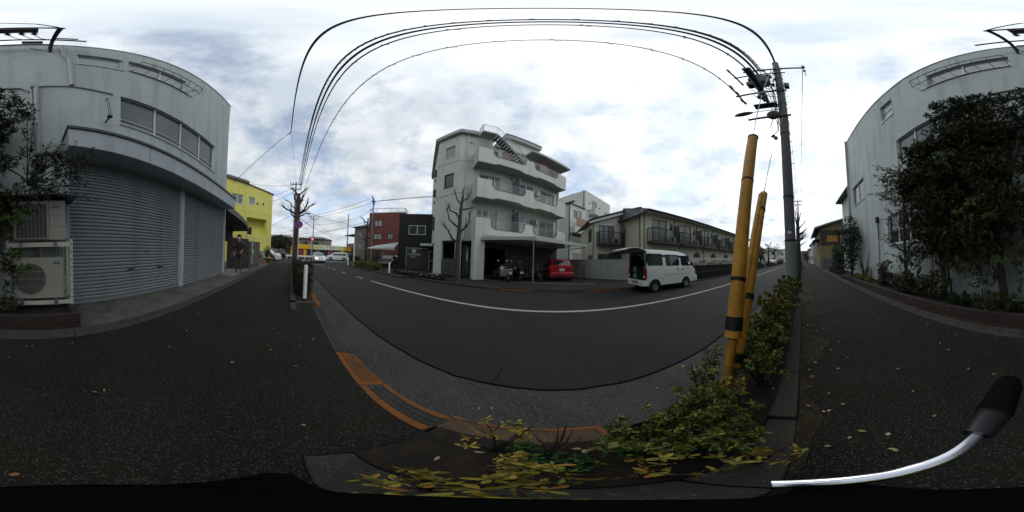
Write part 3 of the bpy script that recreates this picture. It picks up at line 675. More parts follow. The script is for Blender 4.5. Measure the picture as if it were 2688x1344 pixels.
m = MB(); m.tube([(-.2, .14, .67), (-.21, .15, .3), (-.19, .14, .03)], .006, 5); m.build('white_cord', white_p, a2)
text_part('lettering', 'FUJITSU', .045, steel_dk, a2, (-.27, .1325, .56), (pi/2, 0, pi), .001)
m = MB(); m.box(-.43, -.16, .1303, .1312, .425, .428); m.box(-.43, -.16, .1303, .1312, .24, .243); m.build('panel_seam', steel_dk, a2)
m = MB(); m.box(-.48, -.441, -.1, .08, .05, .3); m.build('pipe_cover', ac_beige, a2, bevel=.01)
m = MB()
for i, xx in enumerate((-.36, -.30)):
    m.tube([(xx-.06, -2.93, .35), (xx-.08, -2.94, 1.2), (xx-.05, -2.93, 2.1)], .02, 6)
tag(m.build('refrigerant_pipe', pipe_m), 'pale insulated pipes rising up the wall behind the air conditioners', 'pipe')
box_sh = MB(); box_sh.box(-.68, .55, -2.99, -2.5, 2.06, 2.085); tag(box_sh.build('rain_shelf', dark_trim), 'thin dark rain shelf over the upper air conditioner', 'shelf')

# ============================================================ APARTMENT BLOCK
AB = thing('apartment_building', 'four-storey pale apartment block with scalloped balconies and roof stair', 'building', (-5.9, 9.4, 0), R(43.5))
B0, C0 = (0, 0), (9.6, 0); A0 = (-1.385, 1.59)
holes = [(1.37, 2.23, 4.34, 4.96), (2.27, 2.97, 3.05, 5.0), (4.76, 6.36, 4.42, 5.02), (7.07, 8.85, 3.05, 4.95),
         (1.49, 2.25, 7.3, 7.95), (2.29, 3.11, 6.0, 7.98), (4.74, 5.45, 6.6, 7.92), (5.6, 6.32, 7.3, 8.0), (7.07, 8.89, 6.0, 7.98),
         (2.55, 2.9, 9.8, 10.7), (3.15, 4.0, 8.95, 10.85), (4.8, 5.4, 9.7, 10.8), (6.55, 7.45, 8.95, 10.75), (7.7, 9.1, 8.95, 10.8)]
hA = [(.72, 1.62, 9.65, 10.87), (.72, 1.62, 6.75, 7.96)]
m = MB(); facade(m, B0, C0, 2.56, 11.15, holes, .12); facade(m, A0, B0, 2.56, 12.0, hA, .12)
D0, E0 = (9.6, 9), (-1.385, 9.5)
for p, q, z in ((C0, D0, 11.15), (D0, E0, 11.15), (E0, A0, 12.0)): facade(m, p, q, 2.56, z)
facade(m, B0, (2.4, 0), 11.1501, 12.0); m.quad((2.4, 0, 11.15), (2.4, 9, 11.15), (2.4, 9, 12), (2.4, 0, 12))
m.add([(*B0, 2.56), (*C0, 2.56), (*D0, 2.56), (*E0, 2.56), (*A0, 2.56)], [(4, 3, 2, 1, 0)])
m.build('wall', apt_w, AB)
jm = MB()
for z in (9.0, 6.05): fbox(jm, A0, B0, 0, 2.1, z, z+.03, 0.002, .012); fbox(jm, B0, C0, .03, .9, z, z+.03, .002, .012)
jm.build('floor_joint', mat('joint_grey', (.16, .165, .15), .9), AB)
for h in hA: window(AB, A0, B0, *h, panes=1 if h[2] > 9 else 1, fm=alu_dk if h[2] < 9 else alu, gm=glass_g if h[2] > 9 else glass_d, fw=.035, depth=.12)
for i, h in enumerate(holes):
    window(AB, B0, C0, *h, panes=2 if h[1]-h[0] > .8 else 1, fm=alu, depth=.12, sill=h[3]-h[2] < 1.3,
           gm=(glass_d, glass_g, glass_c, glass_c, glass_d, glass_c, glass_d, glass_c, glass_c, glass_d, glass_c, glass_d, glass_d, glass_c)[i], fw=.05, transom=4.2 if i == 3 else None)
# roof
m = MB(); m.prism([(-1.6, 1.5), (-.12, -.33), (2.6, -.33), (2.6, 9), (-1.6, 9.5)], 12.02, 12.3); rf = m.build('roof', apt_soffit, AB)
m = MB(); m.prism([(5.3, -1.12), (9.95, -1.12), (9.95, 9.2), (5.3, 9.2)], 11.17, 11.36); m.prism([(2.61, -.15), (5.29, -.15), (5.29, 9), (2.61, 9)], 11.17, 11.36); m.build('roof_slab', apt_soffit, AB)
m = MB(); m.tube([(-1.63, 1.5, 12.34), (-.14, -.36, 12.34), (2.6, -.36, 12.34)], .035, 6); m.tube([(-1.63, 1.5, 12.33), (-1.63, 9.4, 12.33)], .04, 6); m.build('gutter_edge', dark_trim, AB)
m = MB(); rail(m, [(-1.2, 1.7), (.1, -.1), (1.1, -.1)], 12.4, 12.62, .9, .012, .016); rail(m, [(5.5, -.9), (9.7, -.9)], 11.4, 11.62, 1.0, .012, .016); m.build('roof_rail', alu, AB)
m = MB(); m.box(4.3, 7.8, 1.5, 6, 11.361, 14.2); pz = m.build('penthouse', apt_w, AB)
m = MB(); m.box(4.1, 8.1, 1.15, 6.3, 14.22, 14.72); m.build('penthouse_roof', apt_soffit, pz); m = MB(); m.box(4.05, 8.15, 1.1, 6.35, 14.722, 14.8); m.build('penthouse_edge', dark_trim, pz)
# outdoor roof stair
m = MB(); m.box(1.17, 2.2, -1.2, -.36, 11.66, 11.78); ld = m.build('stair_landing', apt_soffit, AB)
m = MB(); n = 14; x0, z0, x1, z1 = 2.2, 11.7, 4.75, 8.95
for yy in (-1.16, -.5):
    m.xprism([(x0, z0+.06), (x0, z0-.12), (x1, z1-.12), (x1, z1+.06)], yy-.015, yy+.015)
for k in range(n): t = (k+.7)/n; xx = x0+(x1-x0)*t; z = z0+(z1-z0)*t; m.box(xx-.11, xx+.11, -1.14, -.52, z-.015, z+.015)
m.build('stair', mat('stair_steel', (.10, .10, .11), .6, var=.2), AB)
m = MB(); rail(m, [(1.17, -.4), (1.17, -1.18), (2.2, -1.18)], 11.8, 12.62, .11); rail(m, [(2.2, -1.18), (4.75, -1.18)], [11.75, 9.1], [12.62, 9.95], .11); rail(m, [(2.3, -.48), (4.75, -.48)], [11.75, 9.1], [12.62, 9.95], .11); m.build('stair_railing', steel_ga, AB)
# balconies with U-shaped openings
def ucut(s0, s1, zt, zb, r=.38, n=7):
    pts = [(s0, zt)]
    for k in range(n+1): a = pi+(pi/2)*k/n; pts.append((s0+r+r*cos(a)*1., zb+r+r*sin(a)))
    for k in range(n+1): a = 1.5*pi+(pi/2)*k/n; pts.append((s1-r+r*cos(a), zb+r+r*sin(a)))
    pts.append((s1, zt)); return pts
for bi, zb in enumerate((2.56, 5.46, 8.38)):
    zt = zb+1.45; zc = zb+.76; lift = .12 if bi else 0
    m = MB()
    # front parapet as vertical strips between lower edge and upper edge
    def top(s):
        for a, b in ((2.0, 4.68), (5.48, 8.12)):
            if a <= s <= b:
                r = .4
                if s < a+r: return zc+r-math.sqrt(max(0, r*r-(a+r-s)**2))
                if s > b-r: return zc+r-math.sqrt(max(0, r*r-(s-b+r)**2))
                return zc
        return zt
    def bot(s):
        if not lift: return zb
        for a, b in ((2.1, 4.5), (5.7, 8.0)):
            if a < s < b: return zb+lift*min(1, min(s-a, b-s)/.3)
        return zb
    ss = [.93]
    for a, b in ((2.0, 4.68), (5.48, 8.12)): ss += [a-.0005]+[a+.0005+.4*(1-cos(pi/2*k/8)) for k in range(9)]+[b-.0005-.4*(1-cos(pi/2*k/8)) for k in range(8, -1, -1)]+[b+.0005]
    ss += [2.1, 2.4, 4.2, 4.5, 5.7, 6.0, 7.7, 8.0, 9.25]; ss = sorted(set(ss))
    for i in range(len(ss)-1):
        a, b = ss[i], ss[i+1]; mdp = (a+b)/2; ta, tb = top(a), top(b)
        if b-a < .002: continue
        ba, bb = bot(a), bot(b)
        for yy, fl in ((-1.18, 0), (-1.06, 1)):
            q = [(a, yy, ba), (b, yy, bb), (b, yy, tb), (a, yy, ta)]; m.quad(*(q[::-1] if fl else q))
        m.quad((a, -1.18, ta), (b, -1.18, tb), (b, -1.06, tb), (a, -1.06, ta)); m.quad((a, -1.06, ba), (b, -1.06, bb), (b, -1.18, bb), (a, -1.18, ba))
    for s_ in (2.0, 4.68, 5.48, 8.12):
        m.box(s_-.001, s_+.001, -1.18, -1.06, zc+.38, zt)
    m.box(.93, 1.05, -1.06, -.001, zb, zt); m.box(9.13, 9.25, -1.06, -.001, zb, zt)
    bl = m.build('balcony', apt_w, AB)
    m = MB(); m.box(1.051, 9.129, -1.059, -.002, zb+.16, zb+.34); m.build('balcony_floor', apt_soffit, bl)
    m = MB()
    for a, b in ((2.02, 4.66), (5.5, 8.10)):
        n = int((b-a)/.115)
        for k in range(n+1): s_ = a+(b-a)*k/n; m.tube([(s_, -1.12, max(top(s_), zc)+.0), (s_, -1.12, zt+.03)], .009, 4, False)
        m.tube([(a, -1.12, zt+.03), (b, -1.12, zt+.03)], .02, 6)
    m.tube([(.99, -.05, zt+.12), (.99, -1.12, zt+.12), (2.02, -1.12, zt+.12)], .02, 6); m.tube([(8.1, -1.12, zt+.12), (9.19, -1.12, zt+.12), (9.19, -.05, zt+.12)], .02, 6)
    for xx, yy in ((.99, -1.12), (.99, -.1), (1.9, -1.12), (9.19, -1.12), (9.19, -.1)): m.tube([(xx, yy, zt), (xx, yy, zt+.12)], .012, 5)
    m.build('railing', steel_ga, bl)
    m = MB()
    for a, b in ((2.0, 4.68), (5.48, 8.12)):
        pts = ucut(a, b, zt, zc, .4); m.tube([(s_+(.015 if s_ < (a+b)/2 else -.015), -1.19, z_+.01) for s_, z_ in pts], .02, 5)
    m.build('opening_trim', mat('dark_opening_trim', (.09, .10, .105), .5), bl)
    if bi < 2:
        m = MB(); m.box(4.25, 4.3, -1.04, -.01, zb+.36, zb+2.42); m.build('partition', mat('partition_grey', (.17, .175, .18), .7), bl)
        m = MB(); m.box(6.42, 6.85, -.4, -.12, zb+1.7, zb+2.15) if bi == 1 else m.box(6.42, 6.75, -.35, -.1, zb+1.9, zb+2.3); m.build('condenser_box', ac_beige, bl, bevel=.02)
m = MB(); m.box(4.36, 4.95, -.85, -.8, 5.85, 6.72); m.build('orange_board', orange_wd, AB, bevel=.03)
m = MB()
for k, (xx, ww) in enumerate(((3.0, .22), (3.3, .2), (3.6, .15), (6.5, .3), (6.9, .25), (7.2, .15))): m.box(xx, xx+ww, -.7, -.66, 9.1+.15*(k % 2), 10.5)
m.tube([(2.6, -.68, 10.5), (7.6, -.68, 10.5)], .015, 5); m.build('laundry', cloth_y, AB)
# pipes, vents
m = MB(); m.tube([(.48, -.07, 12.0), (.48, -.07, 2.75), (.3, -.07, 2.6), (.3, -.07, 0)], .055, 8); m.tube([(9.35, -.06, 11.1), (9.35, -.06, 2.6)], .05, 8); m.build('drain_pipe', apt_w, AB, smooth=True)
m = MB(); m.lathe([(0, -.1), (.07, -.1), (.09, 0)], (.75, -.02, 11.15), 'Y', 10)
for s_, z in ((4.1, 8.15), (4.3, 5.25), (4.15, 8.2)): m.box(s_, s_+.2, -.25, -.002, z-.1, z+.1)
m.build('vent_hood', pipe_m, AB)
m = MB()
for z in (9.1, 7.0, 4.6, 8.6, 6.3): m.box(-1.6, -1.39, 2.6, 3.0, z-.3, z+.3) if z in (9.1, 7.0) else m.box(-1.5, -1.39, 3.2, 3.4, z-.1, z+.1)
m.box(-1.55, -1.39, 2.4, 2.8, 3.6, 4.7); m.build('side_meter_box', dark_trim, AB)
# ground floor: piers, beams, dark openings
m = MB()
m.prism([(-1.385, 1.59), (-.87, 1.0), (-.7, 1.3), (-1.385, 2.2)], 0, 2.558)
m.box(.93, 1.62, -1.18, -.5, 0, 2.558); m.box(.0, .34, .02, .5, 0, 2.558); m.box(1.4, 1.6, -.49, .6, 0, 2.558)
m.build('pier', apt_w, AB)
m = MB(); gw = (1.6, .15), (9.6, .15); facade(m, gw[0], gw[1], -.1, 2.558, [(.35, 2.25, -.1, 2.15)], .1); m.box(9.3, 9.6, .16, 9, -.1, 2.558); m.quad((1.6, .2, 0), (1.6, 9, 0), (9.3, 9, 0), (9.3, .2, 0)); 
m.build('ground_floor_wall', mat('garage_wall', (.16, .16, .15), .85, var=.2, vs_=1.2, streak=(2, .5, (.10, .10, .09))), AB)
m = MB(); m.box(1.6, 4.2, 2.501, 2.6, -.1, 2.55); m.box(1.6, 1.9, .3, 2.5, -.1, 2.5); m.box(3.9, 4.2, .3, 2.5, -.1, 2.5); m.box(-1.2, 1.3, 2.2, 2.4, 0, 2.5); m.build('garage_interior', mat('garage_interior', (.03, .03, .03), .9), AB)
m = MB(); 
for k in range(9): t = k/9; a = Vector((-.85, 1.0)).lerp(Vector((-.05, .12)), t); b = Vector((-.85, 1.0)).lerp(Vector((-.05, .12)), t+.1); m.prism([(a.x, a.y), (b.x, b.y), (b.x+.015, b.y+.02), (a.x+.015, a.y+.02)], .1, 1.27)
m.build('wooden_gate', wood_f, AB)
m = MB()
for k in range(5): m.box(.5+k*.17, .65+k*.17, .1, .125, .1, 2.2)
m.box(.5, 1.38, .126, .15, .3, .38); m.box(.5, 1.38, .126, .15, 1.8, 1.9); m.build('slatted_door', wood_f, AB)
# white sheet awning over the parking bays (follows the street then the facade)
def toL(x, y):
    a = R(43.5); dx, dy = x+5.9, y-9.4; return (cos(a)*dx+sin(a)*dy, -sin(a)*dx+cos(a)*dy)
aw = thing('parking_awning', 'long white sheet awning over the parking bays of the apartment block', 'awning', (-4.1, 9.45, 0))
m = MB()
def awp(p, q, z_in, z_out, z_low): return
Pw = [(0, 0), (3.44, -.05), (7.3, 3.35)]; Pi = [(0.05, .12), (3.1, 2.9), (6.3, 6.0)]
zin, zo, zl = 2.98, 2.72, 2.52
m.add([(*Pw[0], zo), (*Pw[1], zo), (*Pw[2], zo), (*Pi[2], zin), (*Pi[1], zin), (*Pi[0], zin), (*Pw[0], zl), (*Pw[1], zl), (*Pw[2], zl), (*Pi[2], zin-.06), (*Pi[1], zin-.06), (*Pi[0], zin-.06)],
      [(0, 1, 4, 5), (1, 2, 3, 4), (0, 6, 7, 1), (1, 7, 8, 2), (2, 8, 9, 3), (5, 11, 6, 0), (11, 10, 7, 6), (10, 9, 8, 7)])
m.build('sheet', awn_w, aw)
m = MB(); 
for t in (0, .33, .66, 1): a = Vector(Pw[1]).lerp(Vector(Pw[2]), t); b = Vector(Pi[1]).lerp(Vector(Pi[2]), t); m.tube([(a.x, a.y, 2.50), (b.x, b.y, 2.52)], .03, 6)
m.tube([(*Pw[1], 2.49), (*Pw[2], 2.49)], .025, 6); m.build('frame', steel_ga, aw)
stripe = MATS.get('x')
for px_, py_ in ((3.3, .05), (7.05, 3.3)):
    m = MB(); m.tube([(px_, py_, 0), (px_, py_, 2.5)], .03, 10); po = m.build('post', steel_ga, aw, smooth=True)
    m = MB(); m.tube([(px_, py_, 0.02), (px_, py_, .95)], .05, 12); m.build('sleeve', mat('sleeve_red', (.25, .07, .02), .6), po)
    m = MB(); n = 5
    for k in range(n):
        for j in range(12):
            a0_, a1_ = 2*pi*j/12, 2*pi*(j+1)/12; z0_ = .04+k*.18+a0_/(2*pi)*.18; z1_ = .04+k*.18+a1_/(2*pi)*.18
            m.quad((px_+.053*cos(a0_), py_+.053*sin(a0_), z0_), (px_+.053*cos(a1_), py_+.053*sin(a1_), z1_), (px_+.053*cos(a1_), py_+.053*sin(a1_), z1_+.08), (px_+.053*cos(a0_), py_+.053*sin(a0_), z0_+.08))
    m.build('stripe', mat('sleeve_stripe', (.02, .02, .02), .6) if px_ > 5 else mat('sleeve_cream', (.30, .27, .2), .6), po)
# low grey wall beside the parking
lw = thing('low_wall', 'low smooth grey wall running beside the parking behind the white van', 'wall', (1.5, 14.9, 0), R(-46.5))
m = MB(); m.box(0, 2.9, 0, .15, 0, 1.5); m.build('panel', wall_gr, lw); m = MB(); m.box(3.05, 6.6, 0, .15, 0, 1.5); m.build('panel', wall_gr, lw); m = MB(); m.box(2.9, 3.05, -.04, .18, 0, 1.52); m.box(-.1, 6.7, -.02, .17, 1.521, 1.545); m.build('coping', wall_gr, lw)
# ============================================================ TERRACE HOUSE
TH = thing('terrace_house', 'long two-storey cream terrace with dark tiled roof and black balconies', 'building', (7.2, 11.0, 0))
LN = 24
m = MB(); hs = []
for k in range(6): s_ = 1.1+k*3.5; hs += [(s_, s_+1.7, 3.0, 5.1), (s_+2.05, s_+2.45, 4.3, 4.95)]
m1 = MB(); facade(m1, (0, 0), (LN, 0), -.1, 5.78, hs, .1); facade(m1, (0, 3.4), (0, 0), -.1, 5.3)
facade(m1, (-3.0, 3.4), (0, 3.4), -.1, 5.0, [(.5, 2.1, 2.95, 4.85), (.45, 2.92, .2, 2.1)], .1); facade(m1, (-3.0, 9), (-3.0, 3.4), -.1, 5.0, [(3.6, 5.0, 3.3, 4.6), (3.6, 5.2, .5, 2.0)], .1)
m1.add([(-3.0, 3.4, 5.0), (5.0, 3.4, 5.0), (5.0, 3.4, 6.2), (1.9, 3.4, 6.95)], [(0, 1, 2, 3)]); facade(m1, (LN, 0), (LN, 9), -.1, 5.45); m1.quad((LN, 9, -.1), (-3, 9, -.1), (-3, 9, 5.), (LN, 9, 5.45))
m1.build('wall', cream_w, TH)
# roofs
m = MB(); e0 = 5.62
def roofq(p, t=.12): m.add([*p, *[(a, b, c-t) for a, b, c in p]], [(0, 1, 2, 3), (7, 6, 5, 4), (0, 4, 5, 1), (1, 5, 6, 2), (2, 6, 7, 3), (3, 7, 4, 0)])
roofq([(.2, -.75, e0), (LN+.4, -.75, e0), (LN+.4, 3.6, 7.0), (.2, 3.6, 7.0)]); roofq([(.199, -.75, e0), (.199, 3.6, 7.0), (-.55, 3.6, 5.45), (-.45, .1, 5.2)])
roofq([(-3.5, 3.0, 5.25), (1.9, 3.0, 7.3), (1.9, 9.5, 7.3), (-3.5, 9.5, 5.25)]); roofq([(1.901, 3.0, 7.3), (5, 3.6, 6.5), (5, 9.5, 6.5), (1.901, 9.5, 7.3)])
rf = m.build('roof', tile_dk, TH)
m = MB(); m.box(.2, LN+.4, -.72, -.003, 5.44, 5.47); m.build('soffit', cream_w, rf)
m = MB(); m.tube([(.2, -.8, e0-.04), (LN+.4, -.8, e0-.04)], .08, 8)
for k in range(90): xx = .3+k*.27; m.tube([(xx, -.76, e0+.03), (xx, .2, e0+.34)], .03, 5)
m.build('eave_tile', tile_dk, rf)
m = MB(); m.xprism([(-3.45, 5.08), (1.9, 7.1), (1.9, 6.85), (-3.45, 4.88)], 3.1, 3.2); m.xprism([(1.9, 7.1), (3.2, 6.6), (3.2, 6.4), (1.9, 6.85)], 3.1, 3.2); m.build('barge_board', white_p, rf)
for h in hs: window(TH, (0, 0), (LN, 0), *h, fm=alu_dk, gm=glass_c if h[3]-h[2] > 1 else glass_d, panes=2 if h[3]-h[2] > 1 else 1, fw=.05, sill=False)
window(TH, (-3, 3.4), (0, 3.4), .5, 2.1, 2.95, 4.85, fm=alu_dk, gm=glass_c, panes=3, fw=.06, sill=False); window(TH, (-3, 3.4), (0, 3.4), .45, 2.92, .2, 2.1, fm=alu_dk, gm=glass_d, panes=2, fw=.06, sill=False)
window(TH, (-3, 9), (-3, 3.4), 3.6, 5.0, 3.3, 4.6, fm=alu_dk, gm=glass_d, panes=2, sill=False); window(TH, (-3, 9), (-3, 3.4), 3.6, 5.2, .5, 2.0, fm=alu_dk, gm=glass_d, panes=2, sill=False)
def th_balc(x0, x1, y):
    m = MB(); m.box(x0, x1, y-.82, y-.002, 2.86, 3.02); b = m.build('balcony', alu_dk, TH)
    m = MB(); rail(m, [(x0+.03, y-.05), (x0+.03, y-.79), (x1-.03, y-.79), (x1-.03, y-.05)], 3.06, 4.12, .13, .018, .035); m.build('railing', alu_dk, b)
    m = MB(); m.box(x1-.95, x1-.25, y-.55, y-.25, 3.03, 3.6); au = m.build('condenser_box', ac_beige, b, bevel=.015)
    m = MB(); m.lathe([(0, -.001), (.2, -.001), (.2, .002)], (x1-.7, y-.552, 3.32), 'Y', 16); m.build('fan_opening', ac_dark, au)
    m = MB(); m.box(x0+.1, x0+.14, y-.75, y-.1, 3.03, 4.9) if False else m.box(x1-.04, x1, y-.78, y-.01, 3.03, 4.75); m.build('partition', mat('partition_brown', (.13, .12, .11), .7), b)
for k in range(6): th_balc(.55+k*3.5, .55+k*3.5+3.15, 0)
th_balc(-2.7, -.25, 3.4)
m = MB()
for k in range(7): xx = -.0 + (k*3.5+.25); m.tube([(xx, -.05, 5.4), (xx, -.05, 0)], .035, 6)
m.tube([(-.06, .15, 5.15), (-.06, .15, 0)], .035, 6); m.tube([(-3.06, 3.3, 5.), (-3.06, 3.3, 0)], .035, 6); m.tube([(-.08, 3.3, 5.2), (-.08, 3.3, 3)], .03, 6); m.build('drain_pipe', alu_dk, TH)
for k in range(6):
    m = MB(); c_ = 3.7+k*3.5; pts = [(c_-.65, 1.45)]+[(c_-.65*cos(pi*j/8), 1.75+.62*sin(pi*j/8)) for j in range(9)]+[(c_+.65, 1.45)]; m.xprism(pts, -.06, -.003); en = m.build('arched_opening', alu_dk, TH)
    m = MB(); m.box(c_+.95, c_+1.7, -.05, -.003, 1.3, 2.0); m.build('window', alu, TH)
ww = thing('garden_wall', 'long low cream wall behind the clipped hedges in front of the terrace', 'wall', (8.6, 8.3, 0)); box('panel', (0, 22, 0, .15, 0, 1.58), cream_w, ww); box('coping', (-.03, 22.03, -.03, .18, 1.581, 1.64), white_p, ww)
# ============================================================ WHITE FLATS BEHIND
WF = thing('white_flats', 'tall white block of flats with a wood-screened balcony behind the apartment block', 'building', (5.5, 23.4, 0), R(41))
m = MB(); hw = [(1.8, 3.3, 10.2, 11.6), (6, 7, 9.6, 10.8), (4.2, 5.2, 6.5, 8)]
facade(m, (0, 0), (8.1, 0), 0, 12.8, hw, .1); facade(m, (0, 8), (0, 0), 0, 12.8); m.quad((8.1, 0, 0), (8.1, 8, 0), (8.1, 8, 12.8), (8.1, 0, 12.8)); m.quad((0, .0, 12.8), (8.1, 0, 12.8), (8.1, 8, 12.8), (0, 8, 12.8))
hl = [(.9, 1.7, 7.5, 8.7), (1.9, 2.7, 7.2, 8.8), (.8, 3., 3.9, 5.5), (.8, 3., 1.4, 2.6)]
facade(m, (-3.6, -.02), (-.001, -.02), 0, 9.4, hl, .1); facade(m, (-3.6, 8), (-3.6, -.02), 0, 9.4); m.quad((-3.6, -.02, 9.4), (0, -.02, 9.4), (0, 8, 9.4), (-3.6, 8, 9.4)); m.build('wall', white_w, WF)
for h in hw: window(WF, (0, 0), (8.1, 0), *h, gm=glass_c)
for i, h in enumerate(hl): window(WF, (-3.6, -.02), (0, -.02), *h, gm=glass_d if i % 2 == 0 else glass_c)
m = MB()
for z in (6.1, 9.2): 
    if z < 9: m.box(-3.6, .6, -1.0, -.03, z-.9, z-.1)
m2_ = MB(); m2_.box(1.2, 3.6, -1.0, -.01, 8.9, 9.9); m2_.build('balcony', white_w, WF); bb = m.build('balcony', white_w, WF); m = MB(); m.box(-3.2, .3, -.98, -.93, 6.1, 7.3); m.build('screen', wood_bal, bb)
m = MB(); m.tube([(-3.65, -.1, 9.5), (-3.65, -.1, 0)], .08, 6); m.tube([(-.3, .1, 12.7), (-.3, .1, 9.5)], .06, 6); m.build('drain_pipe', dark_trim, WF)
m = MB(); m.box(-3.8, -.02, -.2, .1, 9.41, 9.5); m.box(-3.9, -3.61, -1, 8, 9.3, 9.5); m.build('roof_edge', dark_trim, WF)
m = MB(); rail(m, [(-3.3, .2), (-.3, .2)], 9.6, 10.3, .8, .02, .02); m.build('roof_rail', alu, WF)
m = MB()
for a, z in ((1.2, 10.9), (.6, 9.4), (1.1, 8.6), (4.2, 10.9)): m.lathe([(0, -.1), (.12, -.1), (.12, 0)], (a, -.01, z), 'Y', 8)
m.build('vent_hood', steel_dk, WF)

# ============================================================ BLACK SHOP
BS = thing('black_shop', 'two-storey black clad shop with grey sign panel beside the apartment block', 'building', (-13.8, 10.6, 0), R(39))
m = MB(); facade(m, (0, 0), (4.2, 0), 0, 5.95, [(1.05, 2.85, 3.68, 4.68)], .06); m.quad((0, 8, 0), (0, 0, 0), (0, 0, 5.95), (0, 8, 5.95)); m.quad((0, 0, 5.95), (4.2, 0, 5.95), (4.2, 8, 5.95), (0, 8, 5.95)); m.quad((4.2, 0, 0), (4.2, 8, 0), (4.2, 8, 5.95), (4.2, 0, 5.95))
m.build('wall', black_w, BS); window(BS, (0, 0), (4.2, 0), 1.05, 2.85, 3.68, 4.68, depth=.06, fm=alu_w, gm=glass_d, fw=.06, sill=False)
m = MB(); m.box(.95, 3.3, -.12, -.003, .05, 2.2); sp = m.build('sign_panel', shopgrey, BS)
m = MB(); m.box(.9, .948, -.14, -.003, .05, 2.26); m.box(.949, 3.3, -.14, -.003, 2.201, 2.26); m.build('panel_frame', alu, sp)
m = MB(); m.lathe([(0, -.02), (.19, -.02), (.19, 0)], (1.72, -.121, 1.93), 'Y', 24); em = m.build('round_emblem', white_p, sp)
m = MB(); m.ell((1.72, -.142, 1.98), (.05, .004, .04)); m.tube([(1.62, -.143, 1.88), (1.72, -.143, 1.83), (1.82, -.143, 1.88)], .008, 4); m.build('emblem_mark', shopgrey, em)
try:
    text_part('lettering', '\u72ac\u7528\u54c1\u5c02\u9580\u5e97', .235, white_p, sp, (1.75, -.125, 1.56), (pi/2, 0, 0), .004)
except Exception: pass
text_part('lettering', 'BUDDY', .17, white_p, sp, (1.68, -.125, 1.31), (pi/2, 0, 0), .004)
m = MB(); m.box(2.45, 4.4, -1.0, -.004, 2.45, 2.68); m.build('canopy', alu_w, BS, bevel=.02)
m = MB(); m.box(3.32, 3.38, -.2, -.16, .05, 2.0); m.box(3.381, 4.2, -.2, -.16, 1.94, 2.0); m.box(3.5, 4.15, -.3, -.25, .95, 1.03); m.build('door_frame', alu, BS)
m = MB(); m.box(3.4, 4.15, -.15, -.05, .05, 1.93); m.build('door', glass_d, BS)
m = MB(); m.box(3.0, 3.3, 1, 2, 5.951, 6.1); m.box(1.5, 2.4, 1, 2, 5.951, 6.05); m.build('roof_vent', black_w, BS)
cp = thing('carport', 'pale sloping carport sheet on thin posts left of the black shop', 'carport', (-15.9, 8.6, 0), R(40))
m = MB(); m.add([(-.6, 0, 2.1), (2.5, .2, 2.25), (2.6, 2.0, 3.0), (-.4, 2.0, 2.5), (-.6, 0, 2.02), (2.5, .2, 1.95), (2.6, 2.0, 2.9), (-.4, 2.0, 2.4)], [(0, 1, 2, 3), (7, 6, 5, 4), (0, 4, 5, 1), (1, 5, 6, 2), (3, 7, 4, 0), (2, 6, 7, 3)]); m.build('sheet', awn_w, cp)
m = MB(); m.tube([(-.4, .1, 0), (-.4, .1, 2.05)], .04, 8); m.tube([(.2, .2, 0), (.2, .2, 2.1)], .05, 8); m.tube([(2.4, .3, 0), (2.4, .3, 2.0)], .04, 8); m.build('post', alu_dk, cp)
# ============================================================ RED TILED HOUSE
RH = thing('red_tiled_building', 'three-storey dark red tiled building with roof railing left of the black shop', 'building', (-25.6, 13.0, 0), R(41))
m = MB(); rw = [(1.0, 2.4, 6.4, 7.6), (.95, 2.4, 4.1, 5.2), (3.5, 4.4, 4.15, 5.2), (.2, 3.0, .2, 2.2)]
facade(m, (0, 0), (6.5, 0), 0, 8.9, rw, .1); facade(m, (0, 9), (0, 0), 0, 8.9); m.quad((6.5, 0, 0), (6.5, 9, 0), (6.5, 9, 8.9), (6.5, 0, 8.9)); m.quad((0, 0, 8.9), (6.5, 0, 8.9), (6.5, 9, 8.9), (0, 9, 8.9)); m.build('wall', red_b, RH)
for i, h in enumerate(rw): window(RH, (0, 0), (6.5, 0), *h, fm=alu_dk, gm=glass_g if i < 3 else glass_d, fw=.09)
m = MB(); rail(m, [(.1, 3), (.1, .1), (6.3, .1), (6.3, 3)], 9.0, 9.7, 1.2, .025, .04); m.build('roof_rail', mat('red_grey_rail', (.12, .08, .08), .6), RH)
GR = thing('green_roofed_house', 'tall beige house with green hipped roof behind the red building', 'building', (-32, 15.5, 0), R(30))
m = MB(); m.box(-3, 6, 0, 8, 0, 7.6); m.build('wall', brown_w, GR); m = MB(); m.add([(-3.6, -.6, 7.6), (6.5, -.6, 7.6), (6.5, 8.5, 7.6), (-3.6, 8.5, 7.6), (.5, 4, 9.4), (3, 4, 9.4)], [(0, 1, 5, 4), (1, 2, 5), (2, 3, 4, 5), (3, 0, 4), (3, 2, 1, 0)]); m.build('roof', green_rf, GR)
m = MB()
for a in (-2, 1, 3.8): m.box(a, a+1.2, -.04, -.003, 5.2, 6.4); m.box(a, a+1.2, -.04, -.003, 2.6, 3.8)
m.build('window', glass_c, GR); m = MB(); m.box(1, 6.4, -1.2, -.045, 4.0, 4.9); m.build('balcony', brown_w, GR)
GB2 = thing('grey_balcony_house', 'grey house with a jutting terrace and dark slab roof beyond the crossing', 'building', (-50, 20.5, 0), R(15))
m = MB(); m.box(0, 9, 0, 8, 0, 6.0); m.box(-2, 9, -1.5, -.002, 3.6, 5.0); m.build('wall', brown_w, GB2); m = MB(); m.box(-3, 10, -2.2, 8.5, 7.6, 7.9); m.box(3, 9, .5, 7, 6.001, 7.59); m.build('roof', green_rf, GB2); m = MB(); m.box(1, 2, -.04, -.003, 5.1, 5.9); m.box(6, 8, -.04, -.003, 5.1, 5.9); m.build('window', glass_d, GB2)
